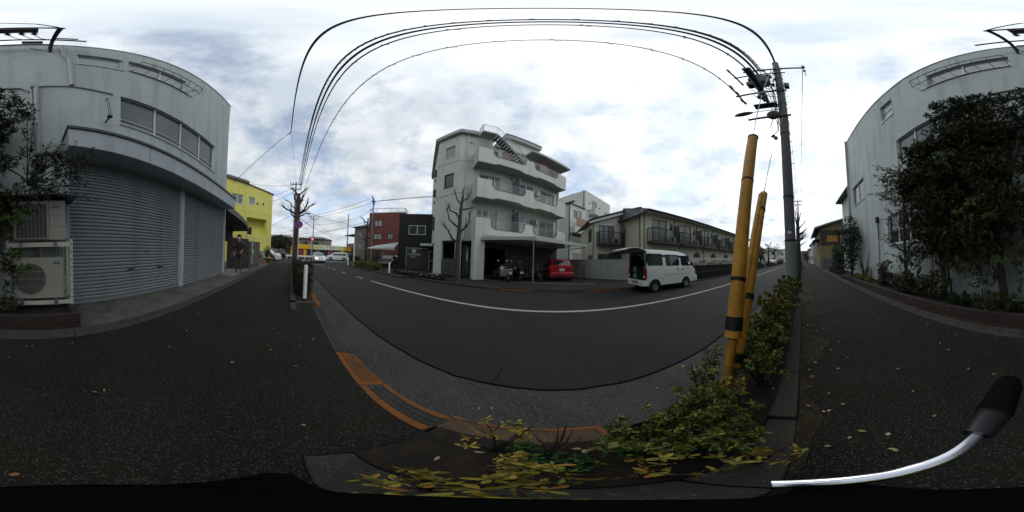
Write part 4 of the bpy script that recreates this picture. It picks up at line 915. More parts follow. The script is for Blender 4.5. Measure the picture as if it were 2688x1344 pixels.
# ============================================================ ROADSIDE SHOP ACROSS THE JUNCTION
FS = thing('roadside_shop', 'long low shop with yellow and white fascia across the junction', 'shop', (-50, -3, 0), R(90))
m = MB(); m.box(0, 24, .3, 8, 0, 3.0); m.build('wall', brown_w, FS)
segs = [(0, 2.6, grn_s), (2.6, 9.5, ylw_s), (9.5, 13, grn_s), (13, 17.2, wht_s), (17.2, 19.5, grn_s), (19.5, 24, ylw_s)]
for a, b, mm in segs: box('fascia', (a+.01, b-.01, 0, .299, 2.5, 3.9), mm, FS)
m = MB()
for a, c_ in ((10.2, 0), (11.2, 1), (12.1, 0), (14.0, 1), (15, 0), (15.6, 1), (16.2, 0), (18.2, 0)): m.box(a, a+.5, -.03, -.004, 3.05, 3.35); m.ell((a+.25, -.03, 3.5), (.15, .02, .1))
m.build('fascia_lettering', mat('shop_lettering', (.35, .25, .08), .6), FS)
m = MB()
for a in (1, 4.5, 8, 12, 16, 20): m.box(a, a+2.6, .27, .299, .3, 2.3)
m.build('shopfront_glass', glass_d, FS)
m = MB(); m.box(6.8, 7.6, .2, .269, .2, 2.4); m.box(2.8, 4.2, .2, .269, .2, 2.4); m.box(18.8, 19.8, .2, .269, .2, 2.4); m.build('shopfront_banner', ylw_s, FS)
m = MB(); m.box(5.4, 6.4, .2, .269, .2, 2.4); m.box(15, 15.8, .2, .269, .2, 2.4); m.build('shopfront_poster', mat('poster_red', (.25, .04, .05), .6), FS)
BH = thing('brown_low_house', 'brown low building with shallow arched roof behind the roadside shop', 'building', (-60, -14, 0), R(90))
m = MB(); m.box(0, 26, 0, 12, 0, 6.6); m.build('wall', brown_w, BH); m = MB(); m.yprism([(-1, 6.6), (-1, 6.8), (6, 8.2), (13, 6.8), (13, 6.6)], -.5, 14); m.yprism([(-1, 6.6), (-1, 6.8), (13, 7.2), (13, 6.6)], 14.01, 26.5); m.build('roof', mat('grey_brown_roof', (.16, .14, .125), .8), BH)
m = MB()
for a in range(2, 24, 4): m.box(a, a+2, -.05, -.003, 4.2, 5.4)
m.build('window', glass_d, BH)
# ============================================================ YELLOW BUILDING
YB = thing('yellow_building', 'three-storey bright yellow rendered building past the person', 'building', (-14.2, -7.1, 0), R(135.5))
# local x runs from near left corner to the street corner; outside (-y) faces the camera
m = MB(); Ly = 6.7
yh = [(1.6, 2.85, 6.2, 7.25), (3.55, 4.35, 6.35, 7.2), (3.35, 6.0, 2.95, 4.85), (3.6, 4.4, 1.2, 1.7)]
YP0, YP1 = (0, 0), (Ly, 0)
facade(m, YP0, YP1, -.1, 8.15, yh[:2]+yh[3:], .1) if False else facade(m, YP0, YP1, -.1, 8.15, yh, .1)
m.add([(0, 0, 8.1501), (Ly, 0, 8.1501), (Ly, 0, 8.2), (0, 0, 9.1)], [(0, 1, 2, 3)])
m.quad((Ly, 0, -.1), (Ly+1.0, 2.5, -.1), (Ly+1.0, 2.5, 8.1), (Ly, 0, 8.1)); m.quad((Ly+1, 2.5, -.1), (Ly+1, 9, -.1), (Ly+1, 9, 8.1), (Ly+1, 2.5, 8.1)); m.quad((0, 9, -.1), (0, 0, -.1), (0, 0, 9.1), (0, 9, 9.1)); m.quad((Ly+1, 9, 0), (0, 9, 0), (0, 9, 9), (Ly+1, 9, 8)); m.quad((3.35, .9, 2.95), (6.0, .9, 2.95), (6.0, .9, 4.85), (3.35, .9, 4.85))
m.quad((3.35, .1, 2.95), (3.35, .9, 2.95), (3.35, .9, 4.85), (3.35, .1, 4.85)); m.quad((6., .9, 2.95), (6., .1, 2.95), (6., .1, 4.85), (6., .9, 4.85)); m.quad((3.35, .1, 4.85), (6, .1, 4.85), (6, .9, 4.85), (3.35, .9, 4.85)); m.quad((3.35, .1, 2.95), (6, .1, 2.95), (6, .9, 2.95), (3.35, .9, 2.95))
m.build('wall', yel_w, YB)
m = MB(); m.add([(-.3, -.25, 9.1), (3.4, -.25, 8.68), (3.4, 9, 8.68), (-.3, 9, 9.1), (-.3, -.25, 9.4), (3.4, -.25, 8.98), (3.4, 9, 8.98), (-.3, 9, 9.4)], [(3, 2, 1, 0), (4, 5, 6, 7), (0, 1, 5, 4), (1, 2, 6, 5), (2, 3, 7, 6), (3, 0, 4, 7)])
m.add([(3.41, -.12, 8.6), (Ly+.1, -.12, 8.15), (Ly+1.1, 2.5, 8.1), (3.41, 9, 8.6), (3.41, -.12, 8.7), (Ly+.1, -.12, 8.25), (Ly+1.1, 2.5, 8.2), (3.41, 9, 8.7)], [(3, 2, 1, 0), (4, 5, 6, 7), (0, 1, 5, 4), (1, 2, 6, 5), (2, 3, 7, 6), (3, 0, 4, 7)]); m.build('roof', mat('grey_brown_metal', (.15, .135, .125), .6), YB)
window(YB, YP0, YP1, *yh[0], fm=alu_w, gm=glass_c, fw=.06); window(YB, YP0, YP1, *yh[1], fm=alu_w, gm=glass_g, panes=1, fw=.06); window(YB, YP0, YP1, *yh[3], fm=alu_w, gm=glass_d, panes=1, fw=.05)
m = MB(); m.box(3.5, 4.5, .82, .89, 3.0, 3.9); m.build('window', glass_d, YB); m = MB(); m.box(3.9, 3.96, .8, .819, 3.0, 3.9); m.build('window_frame', alu_w, YB)
m = MB(); m.box(5.3, 5.45, -.1, -.003, 6.6, 6.75); m.box(4.55, 4.7, -.1, -.003, 6.5, 6.65); m.build('vent_hood', steel_dk, YB); m = MB(); m.box(4.95, 5.9, -.25, -.003, .4, 1.3); m.build('meter_cabinet', pipe_m, YB)
m = MB(); m.tube([(3.1, -.05, 8.5), (3.1, -.05, 0)], .04, 6); m.build('drain_pipe', yel_w, YB)
m = MB(); m.box(0, 6.6, -.006, -.001, 2.62, 2.65); m.box(2.6, 6.65, -.006, -.001, 5.42, 5.45); m.build('panel_joint', mat('yellow_joint', (.42, .38, .10), .9), YB)
# low things in front of the yellow building
bw = thing('boundary_wall', 'brown boarded wall ending in a concrete block pier behind the person', 'wall', (-9.2, -3.75, 0), R(150))
m = MB(); m.box(0, 1.75, 0, .1, .0, 2.0); m.build('board_panel', brownk, bw); m = MB(); m.box(1.751, 2.75, -.15, .15, 0, 1.85); pr = m.build('block_pier', blockw, bw)
m = MB(); m.box(1.9, 1.96, -.2, -.152, .3, 1.9); m.box(1.84, 2.04, -.26, -.201, 1.1, 1.3); m.box(1.86, 2.02, -.24, -.201, .9, 1.05); m.build('meter_pipe', pipe_m, bw)
ea = thing('entrance_awning', 'grey fabric entrance awning on a thin post at the end of the grey building', 'awning', (-6.95, -3.05, 0), 0)
m = MB(); sec = [(-.2, 3.45), (-1.2, 3.4), (-2.6, 3.3), (-3.6, 3.15), (-4.15, 2.75)]
vs_ = []; 
for xx, z in sec: vs_ += [(xx, .05, z), (xx, -2.2, z)]
m.add(vs_, [(2*i, 2*i+2, 2*i+3, 2*i+1) for i in range(4)])
m.add([(-.2, .05, 3.45), (-1.2, .05, 3.4), (-2.6, .05, 3.3), (-3.6, .05, 3.15), (-4.15, .05, 2.75), (-4.15, .05, 2.6), (-3.55, .05, 2.9), (-2.6, .05, 3.0), (-1.2, .05, 3.08), (-.2, .05, 3.12)], [(0, 1, 8, 9), (1, 2, 7, 8), (2, 3, 6, 7), (3, 4, 5, 6)])
m.quad((-4.15, .05, 2.75), (-4.15, -2.2, 2.75), (-4.15, -2.2, 2.55), (-4.15, .05, 2.6)); m.build('fabric', awn_m, ea)
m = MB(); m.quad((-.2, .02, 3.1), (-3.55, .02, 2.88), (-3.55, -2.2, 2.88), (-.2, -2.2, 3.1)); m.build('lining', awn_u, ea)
m = MB(); m.tube([(-4.05, -.05, .03), (-4.05, -.05, 2.6)], .03, 8); m.build('post', pipe_m, ea)
m = MB(); 
for yy in (0, -1, -2.1): m.tube([(-.2, yy, 3.06), (-4.1, yy, 2.66)], .02, 5)
m.tube([(-4.1, .03, 2.6), (-4.1, -2.2, 2.6)], .02, 5); m.build('frame', steel_dk, ea)
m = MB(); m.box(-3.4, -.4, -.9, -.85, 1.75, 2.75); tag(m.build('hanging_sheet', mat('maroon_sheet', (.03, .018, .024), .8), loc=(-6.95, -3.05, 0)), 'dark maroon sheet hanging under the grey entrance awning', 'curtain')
# ============================================================ HOUSE TO THE RIGHT
HR = thing('tiled_roof_house', 'old two-storey house with orange shutter boards and tiled roof beyond the grey building', 'building', (20.9, -2.3, 0), R(-90))
# local x: +x -> world -y ; outside (-y) faces world -x
m = MB(); facade(m, (0, 0), (6, 0), -.1, 5.1, [], .1); facade(m, (0, 9), (0, 0), -.1, 5.1); m.quad((6, 0, -.1), (6, 9, -.1), (6, 9, 5.1), (6, 0, 5.1)); m.quad((6, 9, -.1), (0, 9, -.1), (0, 9, 5.1), (6, 9, 5.1)); m.add([(0, 0, 5.1), (6, 0, 5.1), (3, 0, 6.2)], [(0, 1, 2)]); m.build('wall', mat('ochre_wall', (.20, .165, .09), .9, var=.1), HR)
m = MB(); m.box(.05, 2.6, -.06, -.003, 3.0, 4.9); sb2 = m.build('dark_boarding', brownk, HR); m = MB(); m.box(.9, 2.3, -.09, -.061, 3.35, 4.2); m.build('orange_shutter', orange_wd, sb2); m = MB(); m.box(.85, 2.5, -.12, -.061, 4.21, 4.28); m.box(.0, 2.6, -.12, -.061, 3.0, 3.08); m.build('timber_rail', alu_dk, sb2)
m = MB(); m.add([(-.7, -.7, 5.15), (3, -.7, 6.35), (3, 9.5, 6.35), (-.7, 9.5, 5.15), (-.7, -.7, 4.98), (3, -.7, 6.18), (3, 9.5, 6.18), (-.7, 9.5, 4.98), (6.7, -.7, 5.15), (6.7, 9.5, 5.15), (6.7, -.7, 4.98), (6.7, 9.5, 4.98)], [(0, 1, 2, 3), (7, 6, 5, 4), (0, 4, 5, 1), (3, 7, 4, 0), (1, 8, 9, 2), (6, 11, 10, 5), (1, 5, 10, 8), (8, 10, 11, 9)])
for k in range(30): m.tube([(-.72, -.6+k*.34, 5.17), (3, -.6+k*.34, 6.37)], .05, 5)
m.build('roof', mat('grey_roof_tile', (.11, .11, .12), .6, var=.2, vs_=6), HR)
m = MB(); m.add([(2.2, -.9, 4.7), (4.4, -.9, 4.7), (4.4, 0, 5.0), (2.2, 0, 5.0), (2.2, -.9, 4.55), (4.4, -.9, 4.55), (4.4, 0, 4.85), (2.2, 0, 4.85)], [(0, 1, 2, 3), (7, 6, 5, 4), (0, 4, 5, 1), (3, 7, 4, 0), (1, 5, 6, 2)]); m.add([(-.9, .5, 3.7), (0, .5, 3.9), (0, 4, 3.9), (-.9, 4, 3.7), (-.9, .5, 3.6), (0, .5, 3.75), (0, 4, 3.75), (-.9, 4, 3.6)], [(0, 1, 2, 3), (7, 6, 5, 4), (0, 4, 5, 1), (3, 7, 4, 0), (1, 5, 6, 2)]); m.build('porch_roof', tile_dk, HR)
m = MB(); m.tube([(2.75, -.06, 4.6), (2.75, -.06, 3.2)], .05, 6); m.build('drain_pipe', white_p, HR)
fb = tag(MB().box(19.9, 20.05, -6.5, -2.45, 0, 1.1).box(20.05, 31, -2.6, -2.45, 0, 1.25).build('block_fence', fence_blk), 'low grey concrete block fence around the old tiled-roof house', 'fence')
HR2 = thing('pale_house', 'pale house wall with jutting eave just past the grey building', 'building', (11.6, -3.9, 0), R(-90))
m = MB(); m.box(0, 6, 0, 3.4, 0, 6.6); m.build('wall', white_w, HR2); m = MB(); m.box(-.55, 6.5, -.5, 3.8, 6.601, 6.72); m.build('roof', mat('grey_roof_tile', (.11, .11, .12)), HR2)
def farhouse(loc, rz, w_, d_, h_, label, wm, rm, name='distant_house', flat=False):
    t = thing(name, label, 'house', loc, rz); m = MB(); m.box(0, w_, 0, d_, -.1, h_); m.build('wall', wm, t); m = MB()
    if flat: m.box(-.2, w_+.2, -.2, d_+.2, h_+.001, h_+.2)
    else: m.add([(-.5, -.5, h_+.001), (w_+.5, -.5, h_+.001), (w_+.5, d_+.5, h_+.001), (-.5, d_+.5, h_+.001), (w_*.25, d_/2, h_+1.6), (w_*.75, d_/2, h_+1.6)], [(0, 1, 5, 4), (1, 2, 5), (2, 3, 4, 5), (3, 0, 4), (3, 2, 1, 0)])
    m.build('roof', rm, t); m = MB(); n = max(1, int(w_/3))
    for k in range(n):
        for z in (.9, 3.5):
            if z+1.3 < h_: m.box(w_*(k+.5)/n-.7, w_*(k+.5)/n+.7, -.05, -.003, z, z+1.2)
    m.build('window', glass_d, t)
    m = MB()
    n2 = max(1, int(d_/3))
    for k in range(n2):
        for z in (.9, 3.5):
            if z+1.3 < h_: m.box(-.05, -.003, d_*(k+.5)/n2-.6, d_*(k+.5)/n2+.6, z, z+1.2)
    m.build('window', glass_d, t); return t
farhouse((33, -2.9, 0), R(-90), 6, 8, 5, 'grey-green gabled house further along the narrow footway', brown_w, tile_dk)
farhouse((43, -2.5, 0), R(-90), 6, 9, 5.2, 'pale house at the far right end of the footway', white_w, tile_dk)
farhouse((54, -2.2, 0), R(-90), 8, 9, 4.5, 'small dark-roofed house at the end of the footway view', cream_w, tile_dk)
farhouse((33.5, 10, 0), 0, 9, 7, 4.2, 'grey flat-roofed block past the end of the cream terrace', wall_gr, wall_gr, flat=True)
farhouse((60, 9, 0), 0, 10, 8, 5.0, 'low hipped house far down the road on the opposite side', cream_w, green_rf)
farhouse((78, 8, 0), 0, 12, 8, 6.5, 'farthest pale building down the road to the right', white_w, wall_gr, flat=True)
farhouse((95, -6, 0), 0, 12, 12, 6.0, 'distant building closing the road on the right', brown_w, wall_gr, flat=True)
farhouse((-45, -13, 0), R(90), 6, 8, 4.0, 'low grey store behind the parked white vehicle', wall_gr, wall_gr, flat=True)
farhouse((-72, 6, 0), R(90), 12, 8, 7.5, 'beige block far behind the traffic signal', brown_w, green_rf)
farhouse((-62, 27, 0), R(60), 10, 8, 6.5, 'distant pale house beyond the poles at the junction', white_w, tile_dk)

# ============================================================ POLES, WIRES
UP = thing('utility_pole', 'tall concrete utility pole with crossarms, step bolts and street lamp in the planter', 'utility pole', (4.92, .36, 0))
m = MB(); m.tube([(0, 0, 0), (0, 0, 14.3)], [.175, .105], 20); m.build('shaft', pole_c, UP, smooth=True)
m = MB(); m.tube([(0, 0, .02), (0, 0, 1.75)], [.182, .176], 20); m.build('lower_sheet', pole_sheet, UP, smooth=True)
m = MB(); m.box(-.17, -.165, -.05, .06, 1.98, 2.06); m.M = Matrix.Rotation(0, 4, 'Z'); m.build('number_plate', white_p, UP, bevel=.0)
m = MB()
for z in (13.35, 12.65): m.box(.10 if z > 13 else -.16, .17 if z > 13 else -.1, -.9, 1.1, z-.04, z+.04)
m.box(-.17, -.11, -.25, 1.45, 11.87, 11.93); m.box(-.19, -.13, -.2, 1.45, 9.32, 9.4); m.box(-.7, .5, 1.36, 1.42, 11.94, 12.0); m.box(-.7, .5, 1.33, 1.39, 9.41, 9.47); m.box(-.2, -.14, -.25, 1.1, 7.02, 7.1); m.build('crossarm', steel_dk, UP)
def insul(x, y, z, ax='X'):
    m = MB(); m.lathe([(0, -.12), (.035, -.12), (.02, -.08), (.055, -.05), (.02, -.02), (.055, .02), (.02, .05), (.05, .09), (0, .12)], (x, y, z), ax, 10); m.build('insulator', steel_dk, UP, smooth=True)
m = MB()
for k in range(30):
    a_ = k*1.7; k = k*.55; m.tube([(.2*cos(a_), .2*sin(a_)+.1, 8.8+.22*k), (.45*cos(a_+.6)-.1, .4*sin(a_+.6)+.35, 9.0+.2*k), (.35*cos(a_+1.4)-.1, .35*sin(a_+1.4)+.55, 9.4+.18*k)], .014, 5)
m.build('loose_cable', steel_dk, UP)
m = MB(); m.box(-.5, -.2, .75, .95, 9.9, 10.3); m.box(-.1, .2, .75, 1.0, 11.3, 11.6); m.box(-.35, -.15, -.3, -.15, 9.5, 9.9); m.build('switch_box', steel_dk, UP)
for x_, y_, z_ in ((-.7, 1.39, 12.08), (-.2, .4, 12.4), (.1, .8, 12.1), (-.3, .75, 11.6), (.0, .2, 10.4), (-.4, .3, 9.9), (.5, 1.39, 12.08), (-.72, 1.36, 9.55), (-.25, 1.36, 9.56), (.5, 1.36, 9.55), (.15, 1.36, 9.3), (.14, -.85, 13.5), (.14, 1.05, 13.5), (-.13, -.85, 12.8)): insul(x_, y_, z_)
m = MB(); m.tube([(-.13, -.85, 12.6), (-.13, -.87, 11.4)], .01, 5); m.ell((-.13, -.86, 12.1), (.05, .05, .16)); m.ell((-.13, -.87, 11.6), (.02, .02, .06)); m.ell((-.13, -.87, 11.3), (.02, .02, .05)); m.build('hanging_insulator', steel_dk, UP)
m = MB(); m.tube([(-1.6, .58, 9.75), (-.2, .58, 9.5), (.5, .58, 9.4)], .11, 12); m.tube([(.0, .55, 9.5), (.55, .5, 8.8)], .05, 8); m.build('cable_closure', steel_dk, UP, smooth=True)
m = MB(); m.lathe([(0, -.45), (.25, -.45), (.28, -.4), (.28, .4), (.22, .47), (0, .48)], (-.2, .55, 10.7), 'Z', 16)
for k in range(10): a = 2*pi*k/10; m.box(-.2+.28*cos(a)-.02, -.2+.28*cos(a)+.02, .55+.28*sin(a)-.02, .55+.28*sin(a)+.02, 10.35, 11.05)
m.build('transformer', mat('transformer_grey', (.10, .11, .10), .6), UP, smooth=True)
m = MB(); m.box(-.35, -.1, .2, .9, 11.2, 11.3); m.box(-.2, -.12, .15, .75, 10.15, 10.25); m.box(-.15, .15, .15, .9, 8.2, 8.26); m.build('mounting_bracket', steel_dk, UP)
m = MB(); m.ell((-.1, .3, 7.25), (.16, .22, .28)); m.ell((-.08, .62, 9.0), (.16, .16, .16)); m.build('cable_joint', mat('joint_olive', (.04, .045, .03), .6), UP, smooth=True)
m = MB(); m.tube([(0, .05, 7.78), (0, 1.0, 7.8)], .018, 6); lm = m.build('lamp_arm', steel_dk, UP); m = MB(); m.ell((0, 1.3, 7.8), (.12, .34, .07), 14, 6); m.build('lamp_head', mat('lamp_olive', (.10, .10, .08), .5), lm, smooth=True)
m = MB()
for k in range(34):
    z = 4.4+k*.27; a = (-.6 if k % 2 else -2.2) ; rr = .17-.005*z
    m.tube([(rr*cos(a)*.8, rr*sin(a)*.8, z), ((rr+.16)*cos(a), (rr+.16)*sin(a), z)], .009, 5)
m.build('step_bolt', steel_dk, UP)
m = MB()
for z in (1.78, 3.2, 6.0, 7.1, 8.2, 9.4, 10.2, 11.2, 11.9, 12.7): m.tube([(0, 0, z-.03), (0, 0, z+.03)], .18-.005*z+.008, 16)
m.build('clamp_band', steel_dk, UP)
m = MB()
for a in (-.5, .6, 2.4, 3.4): m.tube([(.15*cos(a), .15*sin(a), 11.9), (.3*cos(a), .35*sin(a)+.1, 10.6), (.2*cos(a), .2*sin(a)+.1, 9.4), (.16*cos(a), .16*sin(a)+.1, 7.4)], .018, 5)
m.tube([(-.1, .3, 7.1), (-.1, .42, 6.4), (-.12, .35, 5.9)], .014, 5); m.tube([(-.1, .16, 7.2), (-.06, .2, 6.2), (-.1, .35, 5.9)], .02, 5); m.ell((-.1, .35, 5.85), (.08, .08, .07)); m.build('riser_cable', steel_dk, UP)
def poleThing(name, label, x, y, h, r=.15, arms=(), m_=pole_c, group=None, az=0.):
    t = thing(name, label, 'utility pole', (x, y, 0), az, group); m = MB(); m.tube([(0, 0, -.1), (0, 0, h)], [r, r*.6], 10); m.build('shaft', m_, t, smooth=True)
    if arms:
        m = MB()
        for z, w_ in arms:
            m.box(-.04, .04, -w_, w_, z-.05, z+.05)
            for q in (-.9, -.45, .45, .9): m.ell((0, q*w_, z+.18), (.07, .07, .13), 6, 4)
        m.build('crossarm', steel_dk, t)
    return t
pL = poleThing('utility_pole', 'slender concrete pole behind the bare tree on the left, wires ending at its top', -24.5, .3, 12.5, .17, ((12.1, .9), (11.2, .7)))
poleThing('utility_pole', 'utility pole with crossarms rising beside the red tiled building', -23.8, 12.7, 11.2, .15, ((10.9, 1.4), (10.3, 1.0)), az=R(50))
poleThing('utility_pole', 'plain grey pole right of the silver car beyond the junction', -36, 12.8, 11.0, .16)
poleThing('utility_pole', 'utility pole standing behind the traffic signal', -43.5, 5.7, 11.8, .15, ((11.2, 1.5), (10.6, 1.2)))
pR = poleThing('utility_pole', 'next utility pole down the footway behind the right bare tree', 29, .5, 12.3, .15, ((12., .8), (11.3, .6)))
poleThing('utility_pole', 'thin pole beside the roadside shop sign', -46, 0.6, 7.5, .08, ((7.3, 1.2),))
poleThing('utility_pole', 'small distant pole by the tiled-roof house', 34, -2.8, 7.2, .09, ((7.0, .5), (6.6, .5)))
poleThing('utility_pole', 'thin distant pole on the far side of the road to the right', 52, 7.8, 7.0, .07)
def wire(p, q, sag, r, label, cat='cable', m_=None, name='power_cable', group=None, coil=0, n=36):
    m = MB(); p, q = Vector(p), Vector(q); pts = []
    for k in range(n+1):
        t = k/n; v = p.lerp(q, t); v.z -= 4*sag*t*(1-t); pts.append(v)
    m.tube(pts, r, 6)
    if coil:
        n2 = int((q-p).length/coil); d = (q-p).normalized(); u = Vector((0, 0, 1)); sd = d.cross(u)
        for k in range(n2):
            t = (k+.5)/n2; v = p.lerp(q, t); v.z -= 4*sag*t*(1-t)
            m.tube([v+u*.01, v+sd*.05-u*.03+d*.04, v-u*.07+d*.1, v-sd*.05-u*.03+d*.14, v+u*.01+d*.18], r*.45, 4)
    return tag(m.build(name, m_ or cable_m, smooth=True), label, cat, group)
cable_m = mat('cable_black', (.012, .012, .018), .6, var=.1)
A1 = 4.9
# bundle: positions measured overhead
wire((A1, .95, 13.0), (-24.4, .72, 12.1), .25, .034, 'uppermost thick black cable of the bundle along the street', name='power_cable')
wire((A1, 1.0, 12.2), (-24.4, .95, 11.3), .25, .042, 'heaviest black cable, second in the overhead bundle', coil=0)
wire((A1, .85, 12.6), (-24.4, .85, 11.7), .3, .02, 'thin wrapped messenger wire between the two thick cables', coil=.35)
wire((A1, 1.1, 11.2), (-24.4, 1.05, 10.9), .2, .026, 'lower cable with hanging loops under the overhead bundle', coil=1.3)
wire((A1-.3, 1.72, 9.35), (-24.3, 1.3, 10.0), .45, .016, 'lone thin spiral-wrapped wire lowest of the overhead lines', coil=.7)
wire((A1, .36, 14.3), (-13.0, -.5, 13.0), .35, .034, 'grey top wire from the pole top passing directly over the footway')
wire((-13.0, -.5, 13.0), (-24.4, .25, 12.5), .1, .012, 'thin continuation of the top wire to the left pole')
wire((-13.0, -.5, 13.0), (-15.4, -6.0, 8.4), .3, .022, 'service wire dropping from the top wire to the yellow building roof')
wire((-24.4, .2, 11.6), (-16.5, -5.0, 6.7), .5, .022, 'service cable from the left pole to the yellow building window')
wire((-24.4, .2, 11.0), (-17.0, -4.4, 6.3), .6, .022, 'lower service cable from the left pole to the yellow building')
wire((-24.4, .2, 12.0), (-14.3, -7.0, 8.6), .7, .022, 'slack service cable crossing above the yellow building roof')
m = MB(); m.lathe([(0, -.12), (.05, -.1), (.03, -.04), (.05, .02), (.03, .06), (0, .12)], (-13, -.5, 13), 'X', 8); m.ell((-13.1, -.6, 12.9), (.05, .05, .1)); tag(m.build('line_insulator', steel_dk), 'small insulator joint hanging on the top wire left of the bundle', 'insulator')
for i, (y_, z_) in enumerate(((.95, 13.0), (1.0, 12.2), (-.5, 13.4), (.85, 9.4), (.36, 11.5))):
    wire((5.0, y_, z_), (28.9, .5+(y_-.4)*.6, z_-1.2 if z_ > 10 else 9.5), .5, .013, ('topmost road-side cable running right from the main pole', 'second road-side cable running right from the upper crossarm', 'cable running right from the footway-side end of the top crossarm', 'lowest cable running right from the main pole under the crossarms', 'middle cable leaving the main pole shaft towards the next pole')[i], group='cables between the main pole and the right pole')
for i, (p, q) in enumerate((((-43.5, 4.4, 11.2), (-23.8, 12.0, 10.9)), ((-43.5, 6.8, 11.2), (-23.8, 13.6, 10.9)), ((-43.5, 5.7, 10.6), (-70, -5, 9)), ((-24.4, .3, 10.5), (-43.5, 5.7, 10.8)), ((-24.4, .3, 9.0), (-60, 15, 8.5)), ((-24.4, .3, 8.2), (-36, 12.8, 8.6)), ((-36, 12.8, 9.6), (-23.8, 12.7, 9.3)), ((-43.5, 5.7, 9.2), (-36, 12.8, 9.5)), ((-43.5, 5.7, 8.2), (-24.4, .3, 7.6)), ((-23.8, 13.6, 10.9), (-3, 22, 11.0)), ((-23.8, 12.2, 10.4), (-3, 21, 10.2)), ((-60, -3, 7.6), (-36, 12.8, 7.6)), ((-60, 2, 6.6), (-23.8, 12.7, 7.2)), ((-24.4, .3, 6.8), (-60, 18, 6.8)), ((-24.4, .3, 7.2), (-50, -12, 7)))):
    wire(p, q, .5, .03, 'thin dark wire in the web of lines over the junction', group='wires criss-crossing above the junction', n=14)
# guy wires with yellow guards
gy = thing('guy_wire', 'steel guy wire with the taller bright yellow guard leaning to the pole top', 'guy wire', (.85, .5, 0))
def gp(t, z1): return (4.05*t, -.14*t, z1*t)
m = MB(); m.tube([gp(0, 14.1), gp(1, 14.1)], .006, 6); m.build('wire', steel_ga, gy)
m = MB(); m.tube([gp(.045, 14.1), gp(.2, 14.1)], .058, 18); cv = m.build('guard_tube', yellow_pl, gy, smooth=True)
m = MB(); m.tube([gp(.2, 14.1), gp(.2025, 14.1)], .063, 18); m.build('guard_cap', yellow_old, cv)
m = MB(); m.tube([gp(.001, 14.1), gp(.044, 14.1)], .033, 12); m.build('lower_guard', yellow_old, gy, smooth=True)
m = MB(); m.tube([gp(.049, 14.1), gp(.056, 14.1)], .064, 16); m.tube([gp(.0745, 14.1), gp(.0765, 14.1)], .062, 16); m.tube([gp(.142, 14.1), gp(.1435, 14.1)], .061, 16); m.build('tape_band', black_p, gy, smooth=True)
m = MB(); m.ell(gp(.36, 14.1), (.06, .06, .09)); m.build('guy_insulator', mat('porcelain_grey', (.16, .14, .2), .4), gy, smooth=True)
gz = thing('guy_wire', 'second guy wire with a shorter split yellow guard behind the taller one', 'guy wire', (.87, .51, 0))
m = MB(); m.tube([gp(0, 7.3), gp(1, 7.3)], .006, 6); m.build('wire', steel_ga, gz)
m = MB(); m.tube([gp(.045, 7.3), gp(.29, 7.3)], .05, 16); cv = m.build('guard_tube', yellow_pl, gz, smooth=True)
m = MB(); a = Vector(gp(.05, 7.3)); b = Vector(gp(.285, 7.3)); off = Vector((-.035, -.036, 0.012)); off2 = Vector((-.030, -.042, .012))
m.tube([a+Vector((-.03, .02, .0)), b+Vector((-.045, .02, .0))], .034, 10); m.build('guard_flap', yellow_pl, cv, smooth=True)
m = MB(); m.tube([gp(.05, 7.3), gp(.06, 7.3)], .056, 14); m.tube([gp(.118, 7.3), gp(.124, 7.3)], .058, 14); m.tube([gp(.248, 7.3), gp(.253, 7.3)], .056, 14); m.build('tape_band', black_p, gz, smooth=True)
m = MB(); m.tube([gp(.001, 7.3), gp(.044, 7.3)], .036, 12); m.build('lower_guard', yellow_old, gz, smooth=True)
m = MB(); m.ell(gp(.58, 7.3), (.05, .05, .07)); m.build('guy_insulator', mat('porcelain_grey', (.16, .14, .2), .4), gz, smooth=True)

# ============================================================ SIGNS, BOLLARDS, SIGNAL
ns = thing('no_parking_sign', 'round blue and red no-parking sign on a white post before the bare tree', 'road sign', (-12.7, .52, 0), R(0))
m = MB(); m.tube([(0, 0, 0), (0, 0, 3.75)], .03, 8); m.build('post', white_p, ns, smooth=True)
m = MB(); m.lathe([(0, .03), (.3, .03), (.3, .045), (0, .046)], (.02, 0, 3.42), 'X', 28); m.build('disc', sign_blue, ns)
m = MB(); m.lathe([(.25, .048), (.3, .048), (.3, .052), (.25, .052)], (.02, 0, 3.42), 'X', 28); q = [(.073, .5*s_*.36*cos(R(45)), 0) for s_ in (1, -1)]
m.add([(.0705, .2, 3.42-.15), (.0705, .15, 3.42-.2), (.0705, -.2, 3.42+.15), (.0705, -.15, 3.42+.2)], [(0, 1, 2, 3)]); m.build('ring_and_bar', sign_red, ns)
def bollard(loc, label, h=.8, r=.045):
    t = thing('bollard', label, 'bollard', loc); m = MB(); m.lathe([(r*1.0, 0), (r, h-.04), (r*.8, h-.01), (0, h)], (0, 0, 0), 'Z', 14); m.build('post', white_p, t, smooth=True); m = MB(); m.lathe([(r*1.25, 0), (r*1.25, .02), (r, .021)], (0, 0, 0), 'Z', 14); m.build('base_ring', steel_ga, t); return t
bollard((-3.98, .38, .055), 'near white round-topped bollard at the end of the left planter', .86, .05)
bollard((-9.95, 6.9, 0), 'white bollard by the planting in front of the black shop', .8, .06)
bollard((-19.6, 7.2, -.1), 'white bollard by the minivan at the junction corner', 1.0, .08)
bollard((-16.6, 6.75, -.1), 'tall white marker post in the hedge near the junction', 2.6, .06)
ts = thing('traffic_signal', 'red-lit traffic signal on a pale pole across the junction', 'traffic signal', (-43, 5.3, 0), R(0))
m = MB(); m.tube([(0, 0, 0), (0, 0, 5.6)], .1, 8); m.tube([(0, 0, 5.2), (.1, -1.6, 5.2)], .05, 6); m.build('post', pipe_m, ts)
